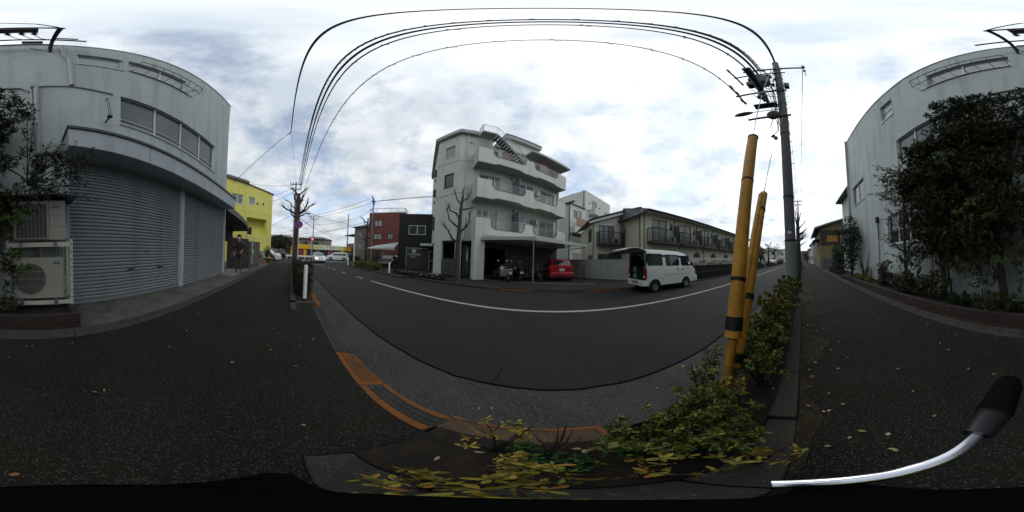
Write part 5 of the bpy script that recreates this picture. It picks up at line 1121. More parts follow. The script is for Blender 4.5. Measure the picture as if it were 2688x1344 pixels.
m = MB(); m.box(.05, .25, -1.0, .4, 4.75, 5.15); m.build('housing', steel_dk, ts); m = MB(); m.ell((.27, .2, 4.95), (.06, .28, .28), 12, 8); m.build('red_lamp', red_on, ts)
gd = thing('guard_rail', 'low white guard rail along the corner beside the silver car', 'guard rail', (-31, -1, 0), R(80))
m = MB(); m.box(0, 5.5, 0, .06, .45, .75); m.build('beam', white_p, gd); m = MB()
for k in range(4): m.tube([(.2+k*1.7, .1, -.1), (.2+k*1.7, .1, .7)], .05, 6)
m.build('post', white_p, gd)
# ============================================================ VEHICLES
def interp(tab, x):
    if x <= tab[0][0]: return tab[0][1]
    for (a, b), (c, d) in zip(tab, tab[1:]):
        if x <= c: return b+(d-b)*(x-a)/(c-a) if c > a else d
    return tab[-1][1]
def round_poly(pts, r, n=4):
    out_ = []; k = len(pts)
    for i in range(k):
        p, a, b = Vector(pts[i]), Vector(pts[i-1]), Vector(pts[(i+1) % k]); da = (a-p); db = (b-p); rr = min(r, da.length*.45, db.length*.45); s_, e_ = p+da.normalized()*rr, p+db.normalized()*rr
        for j in range(n+1): t = j/n; out_.append(tuple(s_*(1-t)**2+p*2*t*(1-t)+e_*t*t))
    return out_
def car(label, loc, rz, paint, Ln, Wd, top, belt, wheels, wr, glass=carglass, cat='car', name='parked_car', rear_open=False, front_lit=False, side_w=(), rearw=None, frontw=None, roofw=.8, sill=.2, group=None, tail=None, detail=True):
    """front of the car points to local +x, rear at x=0"""
    t = thing(name, label, cat, loc, rz, group); hw_ = Wd/2
    def ztop(x): return interp(top, x)
    def hw(x):
        e = min(x, Ln-x)/.35
        return hw_*(1-.10*(1-min(1, max(0, e)))**2)
    def zb(x):
        z = sill
        for c in wheels:
            dx = abs(x-c)
            if dx < wr+.055: z = max(z, wr+math.sqrt(max(0, (wr+.055)**2-dx*dx))*1.0)
        return z
    def sy(x, z):      # outer half width at height z
        w_ = hw(x); b_ = min(belt, ztop(x)-.06); ztp = ztop(x)-.05
        if z <= b_:
            k = max(0, (b_-z)/max(.01, b_-sill)); return w_*(1-.045*k*k)
        k = (z-b_)/max(.01, ztp-b_); return w_*(1-(1-roofw)*min(1, k)*(1 if b_ == belt else .15))
    xs = set([0, .03, .08, .16, .3, Ln-.3, Ln-.16, Ln-.08, Ln-.03, Ln]); k = 0
    while k < Ln: xs.add(round(k, 3)); k += .1
    for c in wheels:
        for j in range(-8, 9): xs.add(round(c+(wr+.055)*sin(pi/2*j/8), 4))
    xs |= set(a for a, _ in top if 0 <= a <= Ln); xs = sorted(xs)
    m = MB(); rings = []
    for x in xs:
        zt = ztop(x); z0 = zb(x); b_ = min(belt, zt-.06); r = []
        zsl = [z0, max(z0+.001, z0+(b_-z0)*.35), max(z0+.002, z0+(b_-z0)*.7), max(b_, z0+.003), max(b_, z0+.004)+(zt-.06-max(b_, z0+.003))*.5, zt-.055]
        for z in zsl: r.append((x, -sy(x, z), z))
        yt = sy(x, zt-.05); r += [(x, -yt*.965, zt-.018), (x, -yt*.86, zt+.0), (x, 0, zt+.015), (x, yt*.86, zt), (x, yt*.965, zt-.018)]
        for z in reversed(zsl): r.append((x, sy(x, z), z))
        rings.append(r)
    n = len(rings[0]); vs_ = [p for r in rings for p in r]; fs = []
    for i in range(len(rings)-1):
        for j in range(n-1): fs.append((i*n+j, i*n+j+1, (i+1)*n+j+1, (i+1)*n+j))
    last = (len(rings)-1)*n; fs.append(tuple(last+j for j in range(n)))
    if not rear_open: fs.append(tuple(range(n))[::-1])
    m.add(vs_, fs); m.f = [f[::-1] for f in m.f]; body = m.build('body', paint, t, smooth=True)
    m = MB(); m.box(.12, Ln-.12, -hw_*.78, hw_*.78, sill-.03, sill+.12); 
    for c in wheels: m.box(c-wr-.06, c+wr+.06, -hw_*.9, hw_*.9, sill, 2*wr+.02)
    m.build('underbody', rubber, t)
    for c in wheels:
        for sgn in (1, -1):
            y = sgn*(hw_-.10); m = MB(); m.lathe([(wr*.62, -.09), (wr*.9, -.095), (wr, -.06), (wr, .06), (wr*.9, .095), (wr*.62, .09)], (c, y, wr), 'Y', 24); w_ = m.build('wheel', rubber, t, smooth=True)
            if detail:
                m = MB(); s1 = sgn*1.0; m.lathe([(0, .05*s1), (wr*.2, .055*s1), (wr*.25, .03*s1), (wr*.5, .035*s1), (wr*.56, .075*s1), (wr*.64, .08*s1)], (c, y, wr), 'Y', 20)
                m.build('rim', steel_ga, w_, smooth=True); m = MB()
                for k in range(8): a = 2*pi*k/8; m.ell((c+cos(a)*wr*.4, y+sgn*.037, wr+sin(a)*wr*.4), (wr*.07, .004, wr*.07), 6, 4)
                m.build('rim_slot', rubber, w_)
    for poly in side_w:
        for sgn in (1, -1):
            pp = round_poly(poly, .07); m = MB(); xa, xb = min(p[0] for p in pp)+1e-4, max(p[0] for p in pp)-1e-4; cols = []
            for i in range(19):
                x = xa+(xb-xa)*(.5-.5*cos(pi*i/18)); zs = []
                for k2 in range(len(pp)):
                    (x1, z1), (x2, z2) = pp[k2-1], pp[k2]
                    if (x1-x)*(x2-x) <= 0 and x1 != x2: zs.append(z1+(z2-z1)*(x-x1)/(x2-x1))
                cols.append((x, min(zs), max(zs)))
            for (x1, l1, h1), (x2, l2, h2) in zip(cols, cols[1:]):
                for j in range(4):
                    q = [(x1, l1+(h1-l1)*j/4), (x2, l2+(h2-l2)*j/4), (x2, l2+(h2-l2)*(j+1)/4), (x1, l1+(h1-l1)*(j+1)/4)]
                    q = [(a, sgn*(sy(a, b)+.009), b) for a, b in q]; m.quad(*(q if sgn < 0 else q[::-1]))
            w2 = m.build('side_window', glass, t)
            if detail:
                m = MB(); q = [(a, sgn*(sy(a, b)+.010), b) for a, b in pp]; m.tube(q+[q[0]], .011, 5, False); m.build('window_seal', rubber, w2)
    def endglass(fn, nm, gm=None):
        m = MB(); m.quad(*fn); m.build(nm, gm or glass, t)
    if rearw: endglass(rearw, 'rear_window')
    if frontw: endglass(frontw, 'windscreen')
    t['_sy'] = 0; del t['_sy']
    return t, body, sy, ztop
# --- white kei van with its tailgate up
Lv = 3.5
topv = [(0, 1.9), (.1, 1.93), (1.2, 1.93), (2.2, 1.90), (2.55, 1.83), (2.75, 1.72), (3.05, 1.30), (3.2, 1.12), (3.38, 1.02), (3.46, .85), (3.5, .62)]
sw = [[(.14, 1.22), (.98, 1.22), (.95, 1.74), (.12, 1.74)], [(1.2, 1.20), (2.08, 1.20), (2.05, 1.72), (1.17, 1.72)], [(2.25, 1.20), (2.93, 1.18), (2.62, 1.64), (2.23, 1.68)]]
van, vb, vsy, vzt = car('white kei van parked across the road with its tailgate raised', (3.98, 6.48, -.1), 0, van_p, Lv, 1.46, topv, 1.12, (.53, 2.6), .275, cat='van', name='parked_van', rear_open=True, side_w=sw, roofw=.86, sill=.3,
    frontw=[(2.78, -.55, 1.72), (2.78, .55, 1.72), (3.09, .6, 1.3), (3.09, -.6, 1.3)])
m = MB()
for sgn in (1, -1):
    for x0, x1, z in ((1.08, 1.085, 0), (2.14, 2.145, 0)):
        m.quad(*[(a, sgn*(vsy(a, b)+.003), b) for a, b in ((x0, .45), (x1+.006, .45), (x1+.006, 1.85), (x0, 1.85))])
    for x0, x1, z in ((.25, 1.08, .62), (1.1, 2.9, .75)): m.quad(*[(a, sgn*(vsy(a, b)+.003), b) for a, b in ((x0, z), (x1, z), (x1, z+.014), (x0, z+.014))])
m.build('door_gap', rubber, van)
m = MB()
for sgn in (1, -1):
    for a in (1.95, 2.25): m.box(a, a+.11 if a > 2 else a+.05, min(sgn*.74, sgn*.765), max(sgn*.74, sgn*.765), .98, 1.02 if a > 2 else 1.08)
m.build('door_handle', black_p, van)
m = MB(); m.box(-.1, .12, -.70, .70, .30, .56); m.build('rear_bumper', van_p, van, bevel=.03)
m = MB(); m.box(-.12, -.101, -.25, .25, .40, .52); m.build('step_plate', alu, van)
m = MB(); m.box(3.42, 3.58, -.71, .71, .30, .62); m.build('front_bumper', van_p, van, bevel=.04)
for sgn in (1, -1):
    m = MB(); m.box(-.03, .06, min(sgn*.58, sgn*.735), max(sgn*.58, sgn*.735), .64, 1.08); tl = m.build('tail_light', tail_r, van, bevel=.01); m = MB(); m.box(-.036, -.031, min(sgn*.6, sgn*.72), max(sgn*.6, sgn*.72), .68, .76); m.build('reversing_lens', lamp_w, tl)
    m = MB(); m.box(3.30, 3.47, min(sgn*.55, sgn*.72), max(sgn*.55, sgn*.72), .72, .86); m.build('headlight', amber if sgn < 0 else lamp_w, van, bevel=.02)
    m = MB(); m.ell((2.93, sgn*.83, 1.25), (.05, .09, .12)); m.tube([(2.93, sgn*.7, 1.22), (2.93, sgn*.8, 1.22)], .02, 5); m.build('side_mirror', black_p, van, smooth=True)
# interior of the load bay
m = MB(); m.box(.04, 3.0, -.66, .66, .52, .56)
for sgn in (1, -1): m.box(.04, 2.9, min(sgn*.645, sgn*.665), max(sgn*.645, sgn*.665), .561, 1.70)
m.box(.05, 2.6, -.6, .6, 1.82, 1.84); m.box(1.3, 1.35, -.64, .64, .561, 1.5); m.build('load_bay', mat('dark_trim_interior', (.02, .02, .02), .9), van)
m = MB(); m.box(-.01, .05, -.70, -.66, .56, 1.86); m.box(-.01, .05, .66, .70, .56, 1.86); m.box(-.01, .05, -.66, .66, 1.80, 1.86); m.build('rear_frame', dark_trim, van)
tgp = [(.04, 1.90), (-.3, 2.0), (-.7, 1.985), (-1.02, 1.87), (-1.0, 1.85), (-.68, 1.955), (-.3, 1.97), (.03, 1.87)]
m = MB(); m.xprism(tgp, -.655, .655); tg = m.build('tailgate', van_p, van)
m = MB(); m.xprism([(.0, 1.868), (-.3, 1.968), (-.68, 1.95), (-1.0, 1.848), (-1.08, 1.86), (-1.14, 1.76), (-1.1, 1.68), (-.9, 1.72), (-.3, 1.78), (-.02, 1.80)], -.67, .67); m.build('tailgate_lining', mat('tailgate_lining', (.012, .012, .014), .6), tg)
m = MB()
for sgn in (1, -1): m.tube([(.03, sgn*.62, 1.4), (-.45, sgn*.62, 1.88)], .012, 6)
m.build('gas_strut', steel_ga, tg)
def crate(loc, label):
    t = thing('beverage_crate', label, 'crate', loc, 0, None); m = MB(); m.box(0, .36, -.22, .22, 0, .02); m.box(0, .02, -.22, .22, .0201, .31); m.box(.34, .36, -.22, .22, .0201, .31); m.box(.021, .339, -.22, -.2, .0201, .31); m.box(.021, .339, .2, .22, .0201, .31); m.build('box', green_cr, t)
    m = MB()
    for q in (-.11, .04):
        m.add([(-.003, q, .07), (-.003, q+.05, .07), (-.003, q+.07, .15), (-.003, q+.05, .24), (-.003, q-.01, .24), (-.003, q+.015, .15)], [(0, 1, 2, 3, 4, 5)])
    m.build('printed_mark', white_p, t); return t
crate((4.04, 6.75, .465), 'lower far-side green crate in the open white van'); crate((4.04, 6.75, .78), 'upper far-side green crate in the open white van')
crate((4.3, 6.25, .465), 'lower near-side green crate deeper in the open white van'); crate((4.3, 6.25, .78), 'upper near-side green crate deeper in the open white van')
# --- red hatchback seen from behind
topr = [(0, .98), (.06, 1.0), (.12, 1.03), (.5, 1.38), (.9, 1.46), (1.7, 1.47), (2.3, 1.38), (2.9, 1.0), (3.5, .9), (3.75, .78), (3.85, .6)]
rc_, rb_, rsy, rzt = car('dark red hatchback parked nose-in under the apartment awning', (1.0, 10.72, 0), R(98), red_p, 3.85, 1.68, topr, .93, (.68, 3.1), .3, side_w=[[(.35, .98), (1.1, .98), (1.1, 1.32), (.6, 1.32)], [(1.15, .98), (2.1, .98), (2.1, 1.34), (1.15, 1.34)]], roofw=.78,
    rearw=[(.145, -.62, 1.04), (.145, .62, 1.04), (.455, .53, 1.35), (.455, -.53, 1.35)])
for q in list(rc_.children):
    if q.name.startswith('rear_window'): q.location = (-.012, 0, .012)
m = MB(); m.box(-.07, .1, -.78, .78, .25, .58); m.build('rear_bumper', red_p, rc_, bevel=.05)
m = MB(); m.box(-.085, -.071, -.5, .5, .25, .36); m.build('bumper_insert', rubber, rc_)
m = MB(); m.box(-.03, -.012, -.17, .17, .67, .83); npl = m.build('licence_plate', white_p, rc_)
text_part('plate_number', '50-15', .11, mat('plate_green', (.02, .06, .05), .6), npl, (-.033, 0, .73), (pi/2, 0, -pi/2), .001)
for sgn in (1, -1):
    m = MB(); m.box(-.02, .12, min(sgn*.6, sgn*.8), max(sgn*.6, sgn*.8), .72, .98); tl = m.build('tail_light', mat('tail_lens_bright', (.35, .03, .015), .2), rc_, bevel=.02)
    m = MB(); m.ell((2.25, sgn*.92, 1.0), (.07, .09, .07)); m.build('side_mirror', red_p if False else black_p, rc_, smooth=True)
m = MB(); m.lathe([(0, -.001), (.035, -.001), (.035, .004)], (-.015, 0, .92), 'X', 12); m.build('badge', alu, rc_); m = MB(); m.box(-.012, -.003, -.45, .45, .855, .865); m.build('trim_line', rubber, rc_)
# --- oncoming silver saloon
tops = [(0, .9), (.15, 1.02), (.8, 1.08), (1.4, 1.40), (2.2, 1.44), (2.8, 1.38), (3.5, 1.0), (4.3, .88), (4.5, .72), (4.6, .5)]
sc_, sb_, ssy, szt = car('silver-white saloon coming towards the camera with one lit headlamp', (-27.2, 4.2, -.1), 0, silver_p, 4.6, 1.75, tops, .95, (.85, 3.7), .31, name='moving_car', side_w=[[(1.25, .98), (2.2, .98), (2.2, 1.3), (1.6, 1.3)], [(2.25, .98), (3.2, .98), (2.85, 1.3), (2.25, 1.3)]], roofw=.78,
    frontw=[(2.87, -.58, 1.37), (3.49, -.68, 1.04), (3.49, .68, 1.04), (2.87, .58, 1.37)], glass=mat('car_glass_sky', (.06, .08, .09), .05, spec=.7))
for q in list(sc_.children):
    if q.name.startswith('windscreen'): q.location = (.012, 0, .02)
m = MB(); m.box(4.5, 4.68, -.8, .8, .2, .5); m.build('front_bumper', silver_p, sc_, bevel=.05); m = MB(); m.box(4.681, 4.69, -.7, -.4, .26, .36); m.box(4.681, 4.69, .4, .7, .26, .36); m.box(4.681, 4.69, -.3, .3, .25, .33); m.build('air_intake', rubber, sc_)
for sgn in (1, -1):
    m = MB(); m.box(4.42, 4.6, min(sgn*.5, sgn*.8), max(sgn*.5, sgn*.8), .58, .70); m.build('headlight', lamp_on if sgn < 0 else lamp_w, sc_, bevel=.02)
    m = MB(); m.box(4.58, 4.62, min(sgn*.04, sgn*.3), max(sgn*.04, sgn*.3), .58, .7); m.build('grille', rubber, sc_, bevel=.02); m = MB(); m.ell((2.9, sgn*.98, 1.0), (.08, .1, .07)); m.build('side_mirror', silver_p, sc_)
m = MB(); m.box(4.685, 4.7, -.2, .2, .36, .48); m.build('licence_plate', white_p, sc_)
# --- others
topm = [(0, 1.2), (.1, 1.55), (.3, 1.72), (2.6, 1.75), (3.1, 1.66), (3.8, 1.1), (4.5, .95), (4.65, .6)]
mv = car('white minivan turning at the junction behind the silver car', (-33.6, 12.2, -.1), R(-105), white_p, 4.65, 1.75, topm, 1.0, (.85, 3.7), .32, cat='minivan', name='moving_minivan', side_w=[[(.4, 1.08), (3.5, 1.08), (3.05, 1.5), (.45, 1.55)]], roofw=.85, frontw=[(3.12, -.6, 1.64), (3.8, -.7, 1.15), (3.8, .7, 1.15), (3.12, .6, 1.64)])[0]
topu = [(0, 1.1), (.1, 1.5), (.3, 1.68), (2.4, 1.7), (2.9, 1.6), (3.4, 1.12), (4.2, 1.05), (4.45, .85), (4.5, .6)]
car('white off-road vehicle half hidden behind the yellow building', (-25.5, -6.0, -.1), R(75), white_p, 4.5, 1.8, topu, 1.05, (.9, 3.6), .38, cat='car', side_w=[[(.4, 1.12), (2.9, 1.12), (2.6, 1.5), (.45, 1.5)]], roofw=.85)
car('dark saloon parked under the big round tree by the junction', (-39.5, -4.2, -.1), R(80), black_c, 4.5, 1.75, tops, .95, (.85, 3.6), .32, side_w=[[(1.25, .98), (3.1, .98), (2.8, 1.3), (1.6, 1.3)]])
car('black car with its bonnet showing under the pale carport', (-17.9, 13.2, 0), R(-51), black_c, 4.3, 1.7, tops[:-3]+[(4.1, .8), (4.3, .5)], .93, (.8, 3.5), .31, side_w=[[(1.25, .96), (3.0, .96), (2.8, 1.28), (1.6, 1.28)]], frontw=[(2.9, -.55, 1.36), (3.45, -.65, 1.04), (3.45, .65, 1.04), (2.9, .55, 1.36)])
car('pale car parked far down the road on the right', (46, 8.2, 0), R(180), silver_p, 4.3, 1.7, tops[:-3]+[(4.1, .8), (4.3, .5)], .93, (.8, 3.5), .31, detail=False, side_w=[[(1.25, .96), (3.0, .96), (2.8, 1.28), (1.6, 1.28)]])
# --- motor scooter, motorcycle, bicycle
def wheel2(m_t, x, r, w_, parent, spokes=0):
    m = MB(); m.lathe([(r-.05, -w_/2), (r-.01, -w_/2), (r, -w_/4), (r, w_/4), (r-.01, w_/2), (r-.05, w_/2), (r-.05, -w_/2)], (x, 0, r), 'Y', 22); wl_ = m.build('wheel', m_t, parent, smooth=True)
    m = MB(); m.lathe([(0, -.02), (.04, -.02), (.04, .02), (0, .02)], (x, 0, r), 'Y', 8)
    for k in range(spokes): a = 2*pi*k/spokes; m.tube([(x, 0, r), (x+cos(a)*(r-.04), 0, r+sin(a)*(r-.04))], .004 if w_ < .05 else .012, 4, False)
    m.build('spokes', steel_ga, wl_); return wl_
def scooter(loc, rz, label, silver=True):
    t = thing('motor_scooter', label, 'scooter', loc, rz)
    wheel2(rubber, 0, .24, .1, t, 5); wheel2(rubber, 1.2, .24, .09, t, 5)
    m = MB(); m.xprism([(-.25, .62), (-.3, .78), (.2, .80), (.35, .66), (.42, .35), (.8, .28), (.95, .35), (1.0, .9), (.93, .9), (.85, .42), (.5, .38), (.3, .28), (-.1, .40)], -.16, .16); m.build('body', alu if silver else black_c, t, bevel=.03)
    m = MB(); m.xprism([(-.28, .79), (-.25, .86), (.1, .84), (.36, .82), (.36, .76)], -.15, .15); m.build('seat', black_p, t, bevel=.03)
    m = MB(); m.xprism([(1.0, .9), (.9, .9), (.95, 1.02), (1.06, .98)], -.14, .14); m.tube([(.95, -.3, 1.02), (.98, 0, .98), (.95, .3, 1.02)], .015, 6); m.tube([(1.0, 0, .9), (1.2, 0, .24)], .03, 8); m.tube([(1.1, 0, .5), (1.2, .07, .24)], .02, 6); m.build('handlebar', black_p, t)
    for sgn in (1, -1):
        m = MB(); m.tube([(.95, sgn*.22, 1.02), (.9, sgn*.3, 1.2)], .008, 5); m.ell((.88, sgn*.31, 1.25), (.015, .06, .045)); m.build('mirror', chrome, t)
    m = MB(); m.lathe([(.24, -.08), (.275, -.06), (.275, .06), (.24, .08)], (1.2, 0, .26), 'Y', 16); m.build('front_mudguard', black_p, t)
    m = MB(); m.box(-.34, -.32, -.1, .1, .5, .62); npl_ = m.build('licence_plate', white_p, t); m = MB(); m.box(-.345, -.341, -.07, .07, .54, .58); m.build('plate_number', steel_dk, npl_); m = MB(); m.box(-.31, -.27, -.09, .09, .68, .74); m.build('tail_light', tail_r, t, bevel=.01); m = MB(); m.box(-.45, -.2, -.02, .02, .8, .82); m.box(-.15, .3, -.25, -.18, .2, .36); m.build('engine', steel_dk, t); return t
scooter((-2.25, 9.35, 0), R(128), 'silver and black scooter nearest the dark garage opening')
scooter((-1.65, 9.95, 0), R(120), 'all-black motorcycle parked between the scooter and the bicycle', False)
bk = thing('bicycle', 'grey bicycle parked beside the striped awning post', 'bicycle', (-1.35, 11.0, 0), R(-28)); wheel2(rubber, 0, .33, .035, bk, 18); wheel2(rubber, 1.03, .33, .035, bk, 18)
m = MB(); 
for a, b in (((0, .33), (.42, .28)), ((0, .33), (.33, .75)), ((.42, .28), (.30, .85)), ((.42, .28), (.85, .80)), ((.36, .62), (.83, .87)), ((.83, .92), (1.03, .33))): m.tube([(a[0], 0, a[1]), (b[0], 0, b[1])], .015, 6)
m.build('frame', steel_ga, bk); m = MB(); m.ell((.28, 0, .89), (.13, .07, .035)); m.build('saddle', black_p, bk, smooth=True); m = MB(); m.tube([(.70, -.27, 1.03), (.86, -.2, 1.02), (.84, 0, .98), (.86, .2, 1.02), (.70, .27, 1.03)], .012, 6); m.build('handlebar', chrome, bk)
m = MB(); m.box(1.0, 1.3, -.17, .17, .78, .8); 
for q in range(7): m.tube([(1.0+q*.05, -.17, .79), (1.0+q*.055, -.19, 1.0)], .004, 4); m.tube([(1.0+q*.05, .17, .79), (1.0+q*.055, .19, 1.0)], .004, 4)
m.build('basket', steel_dk, bk)
m = MB()
m.lathe([(.0, -.01), (.3, -.01), (.33, 0), (.3, .01)], (0, 0, .33), 'Y', 20)
b2 = dup(bk, (-3.5, 10.7, 0), R(80), 'bicycle half hidden inside the dark garage opening')

# ============================================================ PERSON
def skin_obj(name, joints, edges, m, parent, sub=1):
    me = bpy.data.meshes.new(name); me.from_pydata([j[0] for j in joints], edges, []); me.materials.append(m); o = bpy.data.objects.new(name, me); col.objects.link(o); o.parent = parent
    md = o.modifiers.new('Skin', 'SKIN'); sv = me.skin_vertices[0].data if me.skin_vertices else None
    if sv is None:
        me.skin_vertices if False else None
        bpy.context.view_layer.objects.active = o
    sv = me.skin_vertices[0].data
    for i, j in enumerate(joints): sv[i].radius = j[1] if isinstance(j[1], tuple) else (j[1], j[1])
    sv[0].use_root = True
    if sub: s_ = o.modifiers.new('Sub', 'SUBSURF'); s_.levels = sub; s_.render_levels = sub
    md.use_smooth_shade = True; return o
pr_ = thing('person', 'person in dark jacket, grey trousers and white mask standing under the grey awning', 'person', (-7.3, -2.42, .17), R(15))
# local: faces +x (towards the camera); z up
def finger_chain(J, E_, wrist, sgn, base):
    for k in range(4):
        y = sgn*(-.025+.017*k); b = len(J); l = (.07, .08, .085, .07)[k]
        J += [(Vector(base)+Vector((.0, y, -.05)), .0095), (Vector(base)+Vector((.015, y*1.1, -.05-l*.55)), .0085), (Vector(base)+Vector((.035, y*1.1, -.05-l*.85)), .0075)]; E_ += [(wrist, b), (b, b+1), (b+1, b+2)]
    b = len(J); J += [(Vector(base)+Vector((.03, -sgn*.02, -.03)), .010), (Vector(base)+Vector((.05, -sgn*.015, -.06)), .008)]; E_ += [(wrist, b), (b, b+1)]
J = [((0, 0, .93), (.15, .12)), ((0, 0, 1.1), (.14, .105)), ((0, 0, 1.32), (.17, .11)), ((.005, 0, 1.45), (.08, .08)), ((.015, 0, 1.53), (.052, .052)), ((.03, 0, 1.60), (.075, .07)), ((.025, 0, 1.69), (.08, .092)), ((.02, 0, 1.755), (.06, .065))]
E_ = [(0, 1), (1, 2), (2, 3), (3, 4), (4, 5), (5, 6), (6, 7)]
for sgn in (1, -1):
    b = len(J); J += [((0, sgn*.19, 1.40), .055), ((.0, sgn*.25, 1.14), .042), ((.18, sgn*.17, 1.02) if sgn > 0 else (.12, sgn*.22, .93), .030), ((.26, sgn*.10, .99) if sgn > 0 else (.17, sgn*.20, .87), .028)]
    E_ += [(2, b), (b, b+1), (b+1, b+2), (b+2, b+3)]; finger_chain(J, E_, b+3, sgn, J[b+3][0])
    b = len(J); J += [((0, sgn*.095, .86), .085), ((.02+.02*sgn, sgn*.10, .48), .055), ((-.01+.03*sgn, sgn*.105, .09), .038), ((.12+.03*sgn, sgn*.115, .035), .032)]; E_ += [(0, b), (b, b+1), (b+1, b+2), (b+2, b+3)]
J = [(tuple(p), r) for p, r in J]
try:
    skin_obj('body', J, E_, skin_m, pr_)
    Jt = [((0, 0, .95), (.165, .135)), ((0, 0, 1.1), (.17, .135)), ((0, 0, 1.33), (.20, .135)), ((0, 0, 1.45), (.10, .095)), ((0, 0, .80), (.175, .14))]; Et = [(0, 1), (1, 2), (2, 3), (0, 4)]
    for sgn in (1, -1):
        b = len(Jt); Jt += [((0, sgn*.20, 1.40), .078), ((-.01, sgn*.265, 1.14), .066), ((.15, sgn*.19, 1.03) if sgn > 0 else (.1, sgn*.23, .96), .05)]; Et += [(2, b), (b, b+1), (b+1, b+2)]
    skin_obj('jacket', Jt, Et, cloth_d, pr_)
    Jl = [((0, 0, .9), (.155, .125))]; El = []
    for sgn in (1, -1): b = len(Jl); Jl += [((0, sgn*.10, .80), .105), ((.02+.02*sgn, sgn*.105, .48), .085), ((-.01+.03*sgn, sgn*.11, .10), .068)]; El += [(0, b), (b, b+1), (b+1, b+2)]
    skin_obj('trousers', Jl, El, cloth_t, pr_)
except Exception as ex: print('person', ex)
for sgn in (1, -1): m = MB(); m.ell((.05+.03*sgn, sgn*.115, .04), (.15, .055, .045), 12, 6); m.build('shoe', black_p, pr_, smooth=True)
m = MB(); m.ell((.085, 0, 1.60), (.045, .062, .058), 12, 8); m.build('face_mask', mask_m, pr_, smooth=True)
m = MB(); m.ell((.0, 0, 1.71), (.105, .098, .105), 12, 8); m.build('hair', hair_m, pr_, smooth=True)
m = MB(); 
for sgn in (1, -1): m.ell((.112, sgn*.032, 1.672), (.008, .016, .006), 8, 4); m.ell((.02, sgn*.093, 1.65), (.02, .012, .03), 8, 4)
m.ell((.115, 0, 1.645), (.015, .012, .02), 6, 4); m.build('face', mat('face_shade', (.2, .10, .07), .6), pr_)

# ============================================================ HANDLEBAR RIG UNDER THE CAMERA
hb = thing('camera_stand', 'black stand under the camera with curved chrome bar and black foam grip', 'camera stand', (0, 0, 0))
mbk = mat('matte_black', (.0035, .0035, .0035), 1., var=0, spec=0.0)
m = MB(); m.tube([(0, 0, .01), (0, 0, .9)], .011, 10); m.tube([(0, 0, .9), (0, 0, 1.12)], .006, 10); m.build('pole', mbk, hb, smooth=True)
m = MB(); m.lathe([(0, .89), (.03, .89), (.034, .9), (.034, .925), (.03, .932), (0, .932)], (0, 0, 0), 'Z', 20); m.prism([(-.06, 0), (-.03, -.02), (.0, -.031), (.03, -.018), (.062, 0), (.05, .012), (.0, .028), (-.03, .02), (-.06, .012)], .898, .926); m.build('mount_plate', mat('matte_black', (.004, .004, .004), 1., var=0, spec=0.02), hb, smooth=False)
m = MB()
for a in (.3, 2.4, 4.5): m.tube([(0, 0, .2), (.045*cos(a), .045*sin(a), .0)], .006, 6)
m.build('leg', black_p, hb)
pts = [(.052, .02, .930), (.0555, .005, .930), (.0585, -.012, .9305), (.0625, -.035, .931), (.066, -.07, .931), (.0725, -.115, .931)]
sp_ = []
for i in range(len(pts)-1):
    for k in range(4): t = k/4; sp_.append(tuple(pts[i][j]+(pts[i+1][j]-pts[i][j])*t for j in range(3)))
sp_.append(pts[-1]); m = MB(); m.tube(sp_, .0074, 16); m.build('chrome_bar', chrome, hb, smooth=True)
m = MB(); m.tube([(.0715, -.108, .931), (.074, -.125, .931), (.0765, -.150, .931)], [.0145, .017, .0195], 18); m.tube([(.0765, -.150, .931), (.0768, -.153, .931)], .021, 18); m.build('grip_collar', mat('grip_collar', (.012, .012, .014), .4), hb, smooth=True)
m = MB(); m.tube([(.0768, -.153, .931), (.0775, -.160, .931), (.0815, -.20, .932), (.0835, -.232, .933), (.084, -.245, .934), (.084, -.25, .934)], [.021, .023, .0235, .0225, .018, .008], 20); m.build('foam_grip', foam, hb, smooth=True)

# ============================================================ VEGETATION
rnd = random.random
def rv(): 
    while True:
        v = Vector((random.uniform(-1, 1), random.uniform(-1, 1), random.uniform(-1, 1)))
        if .05 < v.length < 1: return v
UPV = Vector((0, 0, 1))
def foliage(m, blobs, n, ln, wd, shell=.55, updir=.3, cluster=5, droop=.15):
    """leaf sprays spread through ellipsoid blobs; each spray is a few leaves around a shoot"""
    tot = sum(b[1][0]*b[1][1]*b[1][2] for b in blobs)
    for c, r in blobs:
        k = max(1, int(n*(r[0]*r[1]*r[2])/tot/cluster))
        for _ in range(k):
            v = rv(); 
            if rnd() < shell: v = v.normalized()*random.uniform(.75, 1.08)
            p = Vector((c[0]+v.x*r[0], c[1]+v.y*r[1], c[2]+v.z*r[2])); ax = (Vector((v.x, v.y, v.z*.6))+rv()*.7+UPV*updir).normalized()
            for j in range(cluster):
                d = (ax*.6+rv().normalized()).normalized(); l = ln*random.uniform(.6, 1.25); m.leaf(p+ax*ln*.2*(j/cluster), d, ax if abs(ax.dot(d)) < .95 else UPV, l, wd*random.uniform(.7, 1.2), droop)
def clumps(c, rad, n, r0, r1, seed):
    rs = random.Random(seed); out_ = []
    while len(out_) < n:
        v = [rs.uniform(-1, 1) for _ in range(3)]
        if sum(x*x for x in v) > 1: continue
        q_ = rs.uniform(r0, r1); out_.append(((c[0]+v[0]*rad[0], c[1]+v[1]*rad[1], c[2]+v[2]*rad[2]), (q_*rs.uniform(.8, 1.3), q_*rs.uniform(.7, 1.), q_*rs.uniform(.6, .95))))
    return out_
def rosettes(m, pts, n, ln, wd):
    for p in pts:
        p = Vector(p); ax = (UPV+rv()*.5).normalized()
        for k in range(n):
            a = 2*pi*k/n+rnd()*.4; el = random.uniform(-.2, 1.1); u = ax.orthogonal().normalized(); v = ax.cross(u); d = (u*cos(a)+v*sin(a))*cos(el)+ax*sin(el)
            m.leaf(p, d, ax, ln*random.uniform(.7, 1.2), wd, .3)
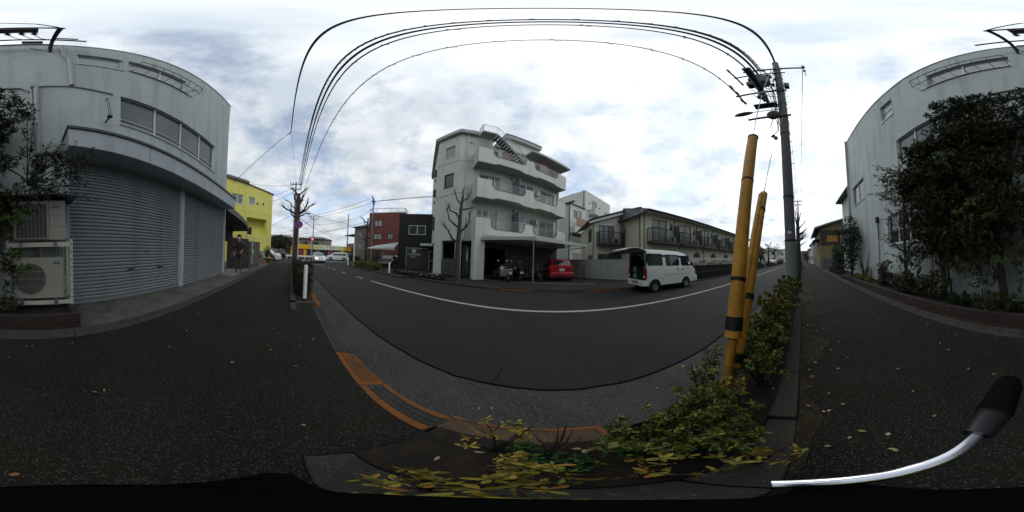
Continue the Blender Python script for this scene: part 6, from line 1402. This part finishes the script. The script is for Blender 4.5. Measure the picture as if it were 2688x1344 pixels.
def limbs(m, base, top, r0, r1, n, ends, bend=.1):
    b, t = Vector(base), Vector(top); pts = [b.lerp(t, k/6)+Vector((random.uniform(-bend, bend), random.uniform(-bend, bend), 0))*(1 if 0 < k < 6 else 0) for k in range(7)]
    m.tube(pts, [r0+(r1-r0)*k/6 for k in range(7)], 8)
    for e_ in ends:
        k = random.randint(2, 5); s = pts[k]; e_ = Vector(e_); md = s.lerp(e_, .5)+rv()*.12; m.tube([s, md, e_], [r0*.45, r0*.28, r0*.10], 6)
# --- the big dark evergreen by the wall
random.seed(11)
tC = thing('evergreen_tree', 'tall dense dark evergreen with narrow leaves beside the air conditioner rack', 'tree', (.9, -2.62, .2))
m = MB(); blobs = clumps((.75, .08, 3.6), (1.05, .3, 1.25), 34, .18, .42, 3)+clumps((.25, .12, 2.0), (.95, .3, 1.0), 26, .18, .36, 4)+clumps((.3, .15, 1.0), (.85, .25, .5), 14, .15, .3, 5)+clumps((1.2, .1, 2.3), (.6, .3, 1.1), 14, .2, .38, 6)+clumps((-.45, .1, 3.7), (.35, .2, .8), 9, .18, .32, 31)+clumps((-.8, .15, 2.35), (.35, .2, .35), 5, .14, .24, 32)+clumps((-.42, .25, 1.2), (.1, .12, .95), 10, .12, .2, 33)
foliage(m, blobs, 30000, .105, .020, .45, .4, 7, .2); m.build('crown', lf_dark, tC)
m = MB(); limbs(m, (0, 0, -.1), (.2, .05, 3.6), .085, .03, 6, [b[0] for b in blobs[::3]], .05); m.build('trunk', bark, tC, smooth=True)
m = MB(); rosettes(m, [(-.82, .38, 1.50), (-.72, .42, 1.36), (-.62, .4, .92), (-.75, .4, .72), (-.55, .42, 1.42), (.35, .48, 1.75), (.55, .5, 1.62), (.15, .5, 1.8), (.05, .5, 1.5), (-.1, .52, .85), (.75, .46, 2.85), (1.0, .46, 2.95), (.9, .45, 2.75)], 22, .13, .012); m.build('pale_shoots', lf_light, tC)
tB = thing('broadleaf_tree', 'dense broad-leaved tree standing between the evergreen and the sparse tree', 'tree', (2.35, -2.72, .2))
m = MB(); blobs = clumps((.1, .12, 3.1), (.95, .3, 1.0), 30, .16, .36, 8)+clumps((.2, .12, 1.8), (.95, .3, .8), 22, .15, .32, 9)+clumps((.4, .2, .9), (.8, .25, .35), 8, .12, .24, 10)
foliage(m, blobs, 13000, .085, .035, .45, .2, 5, .25); m.build('crown', lf_bdark, tB)
m = MB(); limbs(m, (0, 0, -.1), (.0, .05, 2.9), .075, .03, 6, [b[0] for b in blobs[::3]], .06); m.tube([(-.25, 0, -.1), (-.05, .05, 1.3)], [.03, .02], 6); m.tube([(.2, .1, -.1), (.25, .1, 1.3)], [.012, .01], 6); m.build('trunk', bark, tB, smooth=True)
tA = thing('sparse_tree', 'slender sparse tree with reddish tip leaves in front of the ground-floor window', 'tree', (3.55, -2.6, .2))
m = MB(); tips = []; mt = MB(); mt.tube([(0, 0, -.1), (.02, .02, 1.2), (-.02, .0, 2.6), (.05, .05, 3.8)], [.045, .04, .03, .012], 8)
for k in range(48):
    z0 = random.uniform(.7, 3.7); a = random.uniform(-.6, .9) if rnd() < .6 else random.uniform(2.4, 3.8); ln = random.uniform(.5, 1.2)*(1.45 if cos(a) > 0 and z0 > 2 else 1.); s = Vector((0, .02, z0)); e_ = s+Vector((cos(a)*ln, abs(sin(a))*ln*.35, ln*random.uniform(.1, .75))); md = s.lerp(e_, .5)+rv()*.06; mt.tube([s, md, e_], [.012, .008, .004], 5)
    for t in range(16):
        q = s.lerp(e_, random.uniform(.25, 1.05))+rv()*.05; m.leaf(q, (e_-s).normalized()*.6+rv(), UPV, random.uniform(.06, .1), random.uniform(.028, .04), .3)
foliage(m, [((-.3, .1, .9), (.4, .3, .5)), ((.0, .1, 2.9), (.7, .3, .5)), ((-.4, .1, 2.3), (.5, .3, .6)), ((.2, .1, 3.3), (.5, .3, .35))], 1700, .075, .033, .3, .2, 3, .3)
mt.build('trunk', bark, tA, smooth=True); m.build('crown', lf_red, tA)
# long spray of leaves over the shutter
sp2 = thing('leafy_branches', 'sparse leafy twigs reaching from the dark evergreen across the canopy and shutter top', 'branches', (.1, -2.5, 1.9))
m = MB(); mt = MB()
for e_ in ((-.15, .1, 1.9), (-.05, .1, 1.75), (-.4, .1, 1.25), (-.55, .15, 1.1), (-.75, .15, 1.15), (-.95, .15, 1.0), (-1.1, .1, .7), (-.9, .1, .35), (-.6, .1, .1), (-.3, .1, .9), (-1.0, .15, 0.05)):
    s = Vector((0, 0, .35)); e_ = Vector(e_); md = s.lerp(e_, .5)+Vector((0, 0, -.05)); mt.tube([s, md, e_], [.012, .008, .004], 5)
    for t in range(20): q = s.lerp(e_, random.uniform(.3, 1.05))+rv()*.05; m.leaf(q, (e_-s).normalized()*.5+rv(), UPV, random.uniform(.05, .085), random.uniform(.022, .034), .3)
foliage(m, [((-.8, .1, .75), (.3, .2, .2)), ((-.35, .1, .65), (.35, .25, .22)), ((-.1, .1, .2), (.3, .25, .35)), ((-.6, .1, .45), (.25, .15, .15))], 950, .07, .022, .3, .2, 4, .3)
mt.build('twig', twig, sp2); m.build('leaves', lf_mid, sp2)
# camellias by the building corner
def shrub(name, label, loc, blobs, n, ln, wd, lm, stems=4, group=None, trunk_r=.02, upd=.3, cat='shrub'):
    t = thing(name, label, cat, loc, 0, group); m = MB(); foliage(m, blobs, n, ln, wd, .5, upd, 5); m.build('foliage', lm, t); m = MB()
    for k in range(stems): b = random.choice(blobs)[0]; m.tube([(random.uniform(-.06, .06), random.uniform(-.06, .06), -.02), (b[0]*.5, b[1]*.5, b[2]*.5), b], [trunk_r, trunk_r*.7, trunk_r*.3], 6)
    m.build('stem', twig, t); return t
shrub('camellia', 'tall dark camellia against the drain pipe at the right end of the grey building', (8.3, -2.55, .15), [((0, 0, 2.5), (.75, .4, .8)), ((-.3, 0, 1.8), (.7, .4, .9)), ((.5, .05, 2.1), (.6, .4, .8)), ((.3, 0, 1.1), (.6, .35, .8)), ((-.9, .1, 2.3), (.3, .25, .3)), ((0, .1, .7), (.35, .3, .5))], 6500, .085, .04, lf_camel, 6, trunk_r=.03)
shrub('evergreen_shrub', 'rounded dark evergreen bush before the old tiled-roof house', (12.6, -2.75, .05), [((0, 0, 1.5), (.8, .45, .8)), ((.5, 0, .9), (.7, .4, .8)), ((-.5, 0, 1.0), (.6, .4, .9)), ((0, 0, 2.0), (.5, .3, .4))], 4000, .1, .045, lf_camel, 5)
shrub('evergreen_shrub', 'yellow-tipped clump between the two evergreen bushes', (11.0, -2.7, .05), [((0, 0, 1.75), (.35, .25, .25))], 500, .09, .04, lf_light, 3)
shrub('low_shrub', 'low grey-green bush at the brick edging below the sparse tree', (3.5, -2.4, .2), [((0, 0, .25), (.35, .2, .28)), ((.3, 0, .2), (.3, .18, .22))], 1800, .06, .016, lf_camel, 5)
shrub('low_shrub', 'dark leafy undergrowth between the sparse tree and the evergreens', (2.6, -2.5, .2), clumps((.1, .05, .35), (.9, .12, .25), 10, .12, .22, 21), 2600, .07, .03, lf_bdark, 6)
shrub('low_shrub', 'leafy undergrowth in front of the window wall left of the bare twiggy bush', (4.7, -2.6, .2), clumps((.0, .05, .4), (.9, .12, .35), 12, .12, .24, 22), 2200, .07, .028, lf_red, 8)
shrub('low_shrub', 'dark ground-hugging growth at the foot of the narrow-leaved evergreen', (1.0, -2.45, .2), clumps((-.1, .05, .18), (.6, .1, .12), 8, .1, .18, 23), 1200, .08, .016, lf_dark, 4)
shrub('low_shrub', 'small reddish undergrowth patch below the camellia', (6.3, -2.5, .2), [((0, 0, .12), (.6, .18, .14)), ((.9, 0, .1), (.5, .2, .12))], 1100, .06, .025, lf_mixed, 5)
shrub('low_shrub', 'leafy weeds along the concrete kerb past the camellia', (10.4, -2.45, .06), [((0, 0, .2), (.9, .2, .22)), ((1.6, 0, .16), (.7, .2, .18)), ((3.2, 0, .2), (1.0, .2, .22))], 2200, .07, .03, lf_hedge, 6)
t = thing('grass_tuft', 'pale green strap-leaved tuft growing by the brick edging', 'plant', (1.75, -2.42, .2)); m = MB()
for k in range(90): a = rnd()*2*pi; el = random.uniform(.35, 1.4); d = Vector((cos(a)*cos(el), sin(a)*cos(el)*.6, sin(el))); m.leaf(Vector((random.uniform(-.05, .05), random.uniform(-.03, .03), 0)), d, UPV, random.uniform(.2, .34), .013, .35)
m.build('blades', lf_camel, t)
t = thing('bare_shrub', 'leafless brown twiggy bush against the grey wall near the meter pipe', 'shrub', (6.6, -2.6, .2)); m = MB()
for k in range(46):
    a = rnd()*2*pi; e_ = Vector((cos(a)*random.uniform(.1, .5), sin(a)*.25, random.uniform(.6, 1.35))); m.tube([(0, 0, 0), e_*.5+rv()*.06, e_], [.007, .005, .002], 4)
m.build('twigs', twig, t)
m = MB(); m.box(6.75, 6.9, -2.95, -2.8, .15, .75); tag(m.build('gas_meter_box', pipe_m, bevel=.01), 'narrow upright pale meter box at the foot of the grey wall', 'box')
m = MB(); m.box(7.2, 7.5, -2.97, -2.7, .1, .6); tag(m.build('water_meter_box', pipe_m, bevel=.01), 'wider squat pale meter box beside the camellia', 'box')
LEAFO = True
# --- planter azaleas
random.seed(5)
def azalea(loc, h, sp, n, lm, label, ln=.045, wd=.017, group=None, name='azalea_shrub', stems=7):
    t = thing(name, label, 'shrub', loc, rnd()*6, group); m = MB(); ms = MB()
    for k in range(stems):
        a = 2*pi*k/stems+rnd()*.5; e_ = Vector((cos(a)*sp*random.uniform(.3, .95), sin(a)*sp*random.uniform(.3, .95)*.75, h*random.uniform(.55, 1.0))); md = e_*.45+Vector((0, 0, h*.12))
        ms.tube([(0, 0, -.02), md, e_], [.008, .006, .003], 5)
        for j in range(3): b2_ = md.lerp(e_, random.uniform(.2, .9)); e2 = b2_+Vector((random.uniform(-1, 1)*sp*.45, random.uniform(-1, 1)*sp*.45, h*random.uniform(.05, .3))); ms.tube([b2_, e2], [.004, .002], 4); \
            [whorl(m, e2+rv()*.02, ln, wd) for _ in range(max(1, n//(stems*4)))]
        for q in range(max(1, n//(stems*4))): whorl(m, e_.lerp(md, rnd()*.7)+rv()*sp*.25, ln, wd)
    m.build('leaves', lm, t); ms.build('stems', twig, t); return t
def whorl(m, p, ln, wd, k=6):
    ax = (UPV*.6+rv()).normalized(); u = ax.orthogonal().normalized(); v = ax.cross(u)
    for j in range(k):
        a = 2*pi*j/k+random.uniform(-.5, .5); el = random.uniform(-.2, 1.2); sz = random.uniform(.45, 1.25)
        m.oleaf(p-ax*random.uniform(0, ln*.7), (u*cos(a)+v*sin(a))*cos(el)+ax*sin(el), (ax+rv()*.4).normalized(), ln*sz, wd*sz*random.uniform(.8, 1.1), random.uniform(-.05, .5))
azalea((-.12, .50, .02), .28, .14, 30, lf_yel, 'yellow-leaved azalea sprig at the open end of the near planter', .032, .0125, stems=4)
azalea((-.02, .26, .02), .30, .17, 34, lf_yel, 'large yellow-green azalea rosettes right below the camera', .034, .0135, stems=4)
azalea((.20, .27, .02), .28, .18, 30, lf_yel, 'yellowing azalea by the edging stone below the stand', .032, .013, stems=4)
t = thing('bare_twig', 'leafless dark twig standing between the yellow azaleas', 'twig', (.03, .5, .02)); m = MB()
for e_ in ((.05, .08, .26), (.08, .07, .25), (.03, .1, .24), (-.06, .06, .24), (.1, .02, .22), (.06, .1, .28)): e_ = Vector(e_); m.tube([(0, 0, 0), e_*.5+Vector((.01, 0, 0)), e_], [.006, .004, .0015], 5)
m.build('branches', bark_r, t)
t = thing('clover_patch', 'small bright green clover patch on the planter soil', 'plant', (.05, .42, .02)); m = MB(); foliage(m, [((0, 0, .03), (.1, .08, .03)), ((.2, .04, .03), (.08, .06, .03)), ((-.1, .12, .03), (.06, .05, .03))], 700, .018, .014, .4, .9, 3); m.build('leaves', lf_green, t)
green_spots = [(.30, .46, .27), (.44, .30, .28), (.52, .50, .30), (.62, .36, .34), (.72, .46, .28)]
azalea((-.08, .17, .0), .27, .13, 20, lf_yel, 'yellow azalea rosettes spreading over the left end of the edging', .034, .0135, stems=5)
azalea((.38, .16, .0), .24, .13, 20, lf_yel, 'yellow-green azalea leaning over the edging stone on the footway side', .034, .013, stems=5)
for i, (x_, y_, h_) in enumerate(green_spots):
    azalea((x_, y_, .02), h_, .18, 190, lf_azal, 'broad green azalea in the planter between the camera and the yellow guards', .032, .0125, group='green azaleas before the yellow guards', stems=9)
azalea((.86, .66, .0), .46, .10, 30, lf_azal, 'upright green azalea stem leaning over the kerb left of the yellow guards', .042, .017, stems=5)
azalea((1.05, .68, .0), .50, .10, 26, lf_azal, 'thin upright azalea stems just beside the yellow guards', .042, .016, stems=4)
azalea((.80, .42, .02), .42, .10, 30, lf_yel, 'small bright yellow azalea cluster at the foot of the guards', .040, .018, stems=3)
for i, x_ in enumerate((1.18, 1.38, 1.58, 1.8, 2.0, 2.18)):
    azalea((x_, .36+.08*(i % 2), .02), .46+.05*(i % 3), .27, 400, lf_azal, 'leafy green azalea in the planter just beyond the yellow guards', .034, .0135, group='green azaleas beyond the guards', stems=9)
for i, x_ in enumerate((2.35, 2.7, 3.05, 3.4)):
    azalea((x_, .42, .02), .62, .36, 640, lf_mixed, 'autumn-tinted azalea in the planter midway to the utility pole', .038, .016, group='autumn-tinted azaleas towards the pole', stems=9)
for i, x_ in enumerate((3.8, 4.2, 4.6)):
    azalea((x_, .42, .02), .68, .36, 660, lf_azal, 'dark green azalea at the foot of the utility pole', .042, .018, group='azaleas at the foot of the utility pole', stems=9)
def hedge(label, x0, x1, y0, y1, z0, h, n, lm=None, ln=.06, wd=.03, name='hedge', rz=0., loc=None, cat='hedge'):
    t = thing(name, label, cat, loc or ((x0+x1)/2, (y0+y1)/2, z0), rz); m = MB(); hx, hy = (x1-x0)/2, (y1-y0)/2
    for _ in range(n//3):
        x_ = random.uniform(-hx, hx); hh = h*(1+.12*sin(x_*3.1)+.08*sin(x_*7.7+1)); f = rnd()
        if f < .45: p = Vector((x_, random.uniform(-hy, hy), hh*random.uniform(.9, 1.06))); ax = UPV
        elif f < .92: s_ = random.choice((-1, 1)); p = Vector((x_, s_*hy*random.uniform(.85, 1.1), hh*rnd())); ax = Vector((0, s_, .5)).normalized()
        else: s_ = random.choice((-1, 1)); p = Vector((s_*hx, random.uniform(-hy, hy), hh*rnd())); ax = Vector((s_, 0, .4)).normalized()
        for j in range(3): m.leaf(p, ax*.7+rv(), ax, ln*random.uniform(.6, 1.3), wd, .2)
    m.build('foliage', lm or lf_hedge, t); m = MB()
    n_ = max(2, int(hx*2/.5))
    for k in range(n_): xx = -hx+.1+(2*hx-.2)*k/(n_-1); m.tube([(xx, 0, -.02), (xx+.05, 0, h*.8)], [.015, .008], 5)
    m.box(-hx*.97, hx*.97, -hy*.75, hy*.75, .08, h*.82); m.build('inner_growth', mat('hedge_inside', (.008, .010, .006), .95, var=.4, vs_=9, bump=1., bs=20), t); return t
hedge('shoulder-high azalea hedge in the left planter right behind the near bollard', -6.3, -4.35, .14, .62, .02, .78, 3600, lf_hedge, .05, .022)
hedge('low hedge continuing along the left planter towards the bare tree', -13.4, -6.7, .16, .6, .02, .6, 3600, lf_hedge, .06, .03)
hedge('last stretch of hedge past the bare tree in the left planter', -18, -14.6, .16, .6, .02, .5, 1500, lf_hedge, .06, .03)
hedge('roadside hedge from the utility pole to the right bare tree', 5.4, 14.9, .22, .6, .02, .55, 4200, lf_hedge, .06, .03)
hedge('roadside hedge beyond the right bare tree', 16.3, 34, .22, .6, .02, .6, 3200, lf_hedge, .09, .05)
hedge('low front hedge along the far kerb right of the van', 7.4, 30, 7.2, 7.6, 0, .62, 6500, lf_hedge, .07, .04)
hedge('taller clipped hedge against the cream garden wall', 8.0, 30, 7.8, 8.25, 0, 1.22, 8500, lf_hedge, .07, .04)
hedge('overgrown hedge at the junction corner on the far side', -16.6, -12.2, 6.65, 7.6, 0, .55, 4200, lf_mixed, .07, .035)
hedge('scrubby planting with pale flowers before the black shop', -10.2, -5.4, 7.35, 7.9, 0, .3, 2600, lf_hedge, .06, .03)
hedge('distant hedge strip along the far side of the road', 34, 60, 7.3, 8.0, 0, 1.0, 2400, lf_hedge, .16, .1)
hedge('hedge in front of the low shop beyond the crossing', -37, -32, 13.5, 14.5, -.1, 1.0, 900, lf_hedge, .14, .08)
m = MB()
for _ in range(150): p = Vector((random.uniform(-9.6, -5.6), random.uniform(7.2, 7.5), random.uniform(.12, .34))); m.leaf(p, rv(), UPV, .07, .04)
tag(m.build('pale_flowers', mat('flower_pale', (.42, .38, .32), .8)), 'scatter of small pale flowers along the planting before the black shop', 'flowers', kind='stuff')
m = MB()
for x0, x1, y0, y1, z, n in ((-3, 3, -1.9, .5, .012, 40), (1, 12, -1.9, 0, .012, 70), (.3, 8, -.35, .07, .012, 60), (0, 5, -2.6, -2.25, .21, 90), (-1, 8, -1.95, -1.75, .012, 26), (-.3, 4, .25, .58, .03, 70), (-12, -3, -1.9, 0, .012, 12), (9.7, 19, -2.7, -2.2, .07, 60), (-2, 6, .8, 1.2, -.085, 8)):
    for _ in range(n): p = Vector((random.uniform(x0, x1), random.uniform(y0, y1), z)); a = rnd()*6.3; m.leaf(p, Vector((cos(a), sin(a), .1)), UPV, random.uniform(.02, .045), random.uniform(.012, .022), -.1)
tag(m.build('fallen_leaves', lf_dry), 'small fallen leaves scattered on footway and soil', 'leaves', kind='stuff')
# --- pollarded bare street trees
def pollard(label, loc, trunk, limbs_, m_=bark, name='bare_street_tree', twigs=True):
    t = thing(name, label, 'tree', loc); m = MB(); m.tube(trunk[0], trunk[1], 10); m.build('trunk', m_, t, smooth=True); m = MB()
    for pts, r in limbs_:
        v = [Vector(p) for p in pts]; full = []
        for i in range(len(v)-1):
            for k in range(3): full.append(v[i].lerp(v[i+1], k/3)+rv()*r*.5)
        full.append(v[-1]); n = len(full); r = r*1.25; m.tube(full, [r*(1-.55*k/n)*(1.25 if k % 3 == 0 else 1.) for k in range(n)], 6)
        m.ell(v[-1], (r*.95, r*.95, r*.9), 6, 4)
        if twigs:
            for b_ in range(9): pt_ = v[-1] if b_ < 5 else v[-2].lerp(v[-1], rnd()); d = ((v[-1]-v[-2]).normalized()+rv()*.9+UPV*.3).normalized(); m.tube([pt_, pt_+d*r*2.5+rv()*r*.7, pt_+d*r*random.uniform(4, 8)], [r*.22, r*.12, r*.05], 4)
    m.build('branches', m_, t, smooth=True); return t
# tree before the apartment block, image plane ~ perpendicular to the view; e = rightwards unit
e = Vector((.86, .51, 0))
def q(a, z): return (e.x*a, e.y*a, z)
pollard('pollarded bare tree on the pavement before the apartment block', (-4.46, 7.28, 0), ([(0, 0, 0), q(.0, .8), q(.0, 1.6), q(.03, 2.6), q(.05, 3.4), q(.1, 4.2), q(.16, 4.75)], [.19, .155, .14, .12, .095, .075, .055]),
    [([q(0, 2.1), q(-.35, 2.35), q(-.55, 2.75), q(-.7, 2.95)], .05), ([q(0, 2.9), q(-.3, 3.15), q(-.52, 3.35), q(-.65, 3.9)], .045), ([q(0.02, 3.4), q(-.15, 3.7), q(-.5, 3.85), q(-.55, 4.1)], .045), ([q(0.1, 4.2), q(-.15, 4.55), q(-.28, 4.95)], .035),
     ([q(.08, 2.65), q(.4, 3.0), q(.55, 3.3), q(.55, 3.75)], .05), ([q(.08, 3.9), q(.45, 4.0), q(.65, 4.05)], .035), ([q(.12, 4.4), q(.4, 4.6), q(.5, 4.85)], .035), ([q(.16, 4.7), q(.14, 5.0), q(.2, 5.25)], .03), ([q(.3, 2.9), q(.35, 3.1), q(.38, 3.35)], .025)], bark)
e = Vector((0, 1, 0))
pollard('pollarded bare tree in the left planter behind the no-parking sign', (-14.0, .38, 0), ([(0, 0, 0), q(.0, 1.2), q(.02, 2.5), q(.04, 3.8), q(.06, 5.0), q(.06, 6.1), q(.02, 6.5)], [.27, .22, .21, .21, .20, .19, .12]),
    [([q(0, 6.3), q(-.25, 6.7), q(-.5, 6.95)], .07), ([q(0.05, 6.3), q(.3, 6.6), q(.6, 6.9)], .07), ([q(0.1, 5.5), q(.35, 5.95), q(.45, 6.3)], .10), ([q(0, 5.6), q(-.25, 6.0), q(-.3, 6.3)], .08), ([q(0, 5.0), q(-.5, 5.3), q(-.6, 5.6), q(-.95, 5.8)], .05),
     ([q(0, 4.6), q(-.5, 4.8), q(-.95, 5.0), q(-1.2, 5.2)], .08), ([q(0, 4.2), q(-.3, 4.35), q(-.5, 4.6), q(-.55, 4.95)], .07), ([q(0.1, 4.6), q(.5, 4.9), q(.75, 5.35), q(.85, 5.75)], .08), ([q(0.1, 4.5), q(.6, 4.85), q(1.0, 5.3), q(1.3, 5.55)], .07), ([q(.1, 4.35), q(.5, 4.5), q(.75, 4.7), q(.9, 4.65)], .06)], bark_r)
pollard('pollarded bare tree along the right planter past the utility pole', (15.6, .42, 0), ([(0, 0, 0), q(.0, 1.5), q(-.03, 3.), q(.0, 4.2), q(-.05, 5.4)], [.24, .2, .19, .15, .08]),
    [([q(0, 2.3), q(-.35, 2.7), q(-.55, 2.75)], .05), ([q(0, 2.7), q(-.3, 3.1), q(-.7, 3.3)], .05), ([q(0, 3.3), q(-.3, 3.75), q(-.7, 4.0)], .06), ([q(0, 3.8), q(-.3, 4.4), q(-.45, 4.5), q(-.75, 4.9)], .05), ([q(0, 4.2), q(-.2, 5.0), q(-.35, 5.7)], .05), ([q(0, 4.2), q(.15, 5.1), q(.1, 5.9)], .05), ([q(0, 4.8), q(-.05, 5.6), q(-.02, 6.3)], .04), ([q(0, 3.4), q(-.35, 3.3), q(-.75, 3.5)], .04)], bark_r)
def generic_pollard(label, loc, h, group=None):
    L_ = []
    for k in range(9):
        z = h*random.uniform(.45, .95); s_ = random.choice((-1, 1)); r_2 = random.uniform(.5, 1.); L_.append(([(0, 0, z), (random.uniform(-.3, .3), s_*r_2*.5, z+.25), (random.uniform(-.4, .4), s_*r_2, z+random.uniform(.3, .9))], .06))
    return pollard(label, loc, ([(0, 0, 0), (0, 0, h*.5), (.05, .05, h)], [.2, .17, .09]), L_, bark_r)
generic_pollard('bare tree beside the hedge in front of the red tiled building', (-19.0, 9.4, 0), 6.2)
generic_pollard('first distant bare tree on the far side of the road right', (36, 7.7, 0), 5.0); generic_pollard('second distant bare tree on the far side, near the parked car', (44, 7.7, 0), 5.2)
generic_pollard('bare tree further along the right planter', (24, .45, 0), 6.0)
t = thing('young_bare_tree', 'thin staked sapling by the hedge right of the van', 'tree', (10.9, 7.6, 0)); m = MB(); m.tube([(0, 0, 0), (.02, 0, 1.3), (0, 0, 2.4)], [.04, .035, .02], 6); m.build('trunk', bark, t); m = MB()
for k in range(10): a = rnd()*6.3; m.tube([(0, 0, 1.6+.08*k), (cos(a)*.2, sin(a)*.2, 2.+.1*k), (cos(a)*.3, sin(a)*.3, 2.3+.12*k)], [.012, .008, .004], 4)
m.build('branches', bark, t)
def roundtree(label, loc, blobs, th, n, ln=.22, wd=.12, lm=None):
    t = thing('leafy_tree', label, 'tree', loc); m = MB(); foliage(m, blobs, n, ln, wd, .7, .2, 4); m.build('crown', lm or lf_hedge, t); m = MB(); limbs(m, (0, 0, -.1), (0, 0, th), .2, .1, 6, [b[0] for b in blobs], .08); m.build('trunk', bark, t); return t
roundtree('wide round evergreen tree above the dark parked car at the junction', (-44, -3.2, -.1), [((0, 0, 4.0), (2.4, 3.2, 1.7)), ((0, -1.5, 3.4), (2, 2, 1.2)), ((0, 1.6, 3.4), (2, 1.8, 1.2)), ((0, 0, 4.8), (1.6, 2.2, 1.0))], 3.2, 6500, .3, .16)
roundtree('dark tree past the end of the cream terrace', (32, 9.2, 0), [((0, 0, 2.8), (1.5, 1.5, 1.6)), ((1, .3, 2.2), (1.3, 1.2, 1.2))], 2.5, 3000)
roundtree('tree behind the footway vanishing point', (60, -1.5, 0), [((0, 0, 2.6), (1.6, 1.6, 1.5))], 2.3, 1500)
shrub('potted_plant', 'tall leafy plant in a dark pot at the corner of the yellow building', (-17.2, -2.55, .42), [((0, 0, .8), (.35, .35, .5)), ((.1, .2, .4), (.4, .3, .3))], 900, .12, .05, lf_hedge, 4, cat='plant')
m = MB(); m.lathe([(0, 0), (.3, 0), (.4, .45), (.36, .45), (.33, .4), (0, .4)], (-17.2, -2.55, .0), 'Z', 12); tag(m.build('plant_pot', pot_m), 'dark round pot under the tall leafy plant', 'pot')
shrub('potted_plant', 'small bushy plant in front of the yellow wall', (-14.6, -2.9, .5), [((0, 0, .3), (.35, .3, .35))], 500, .1, .05, lf_azal, 3, cat='plant')
m = MB(); m.box(-15.2, -14.1, -3.3, -2.7, 0, .5); tag(m.build('raised_planter_box', conc), 'grey raised planter box beside the block pier', 'planter'); m = MB(); m.box(-16.2, -15.25, -2.75, -2.45, 0, .3); tag(m.build('terracotta_edging', terra), 'row of terracotta edging blocks before the yellow building', 'edging')
print('OBJECTS', len(bpy.data.objects))
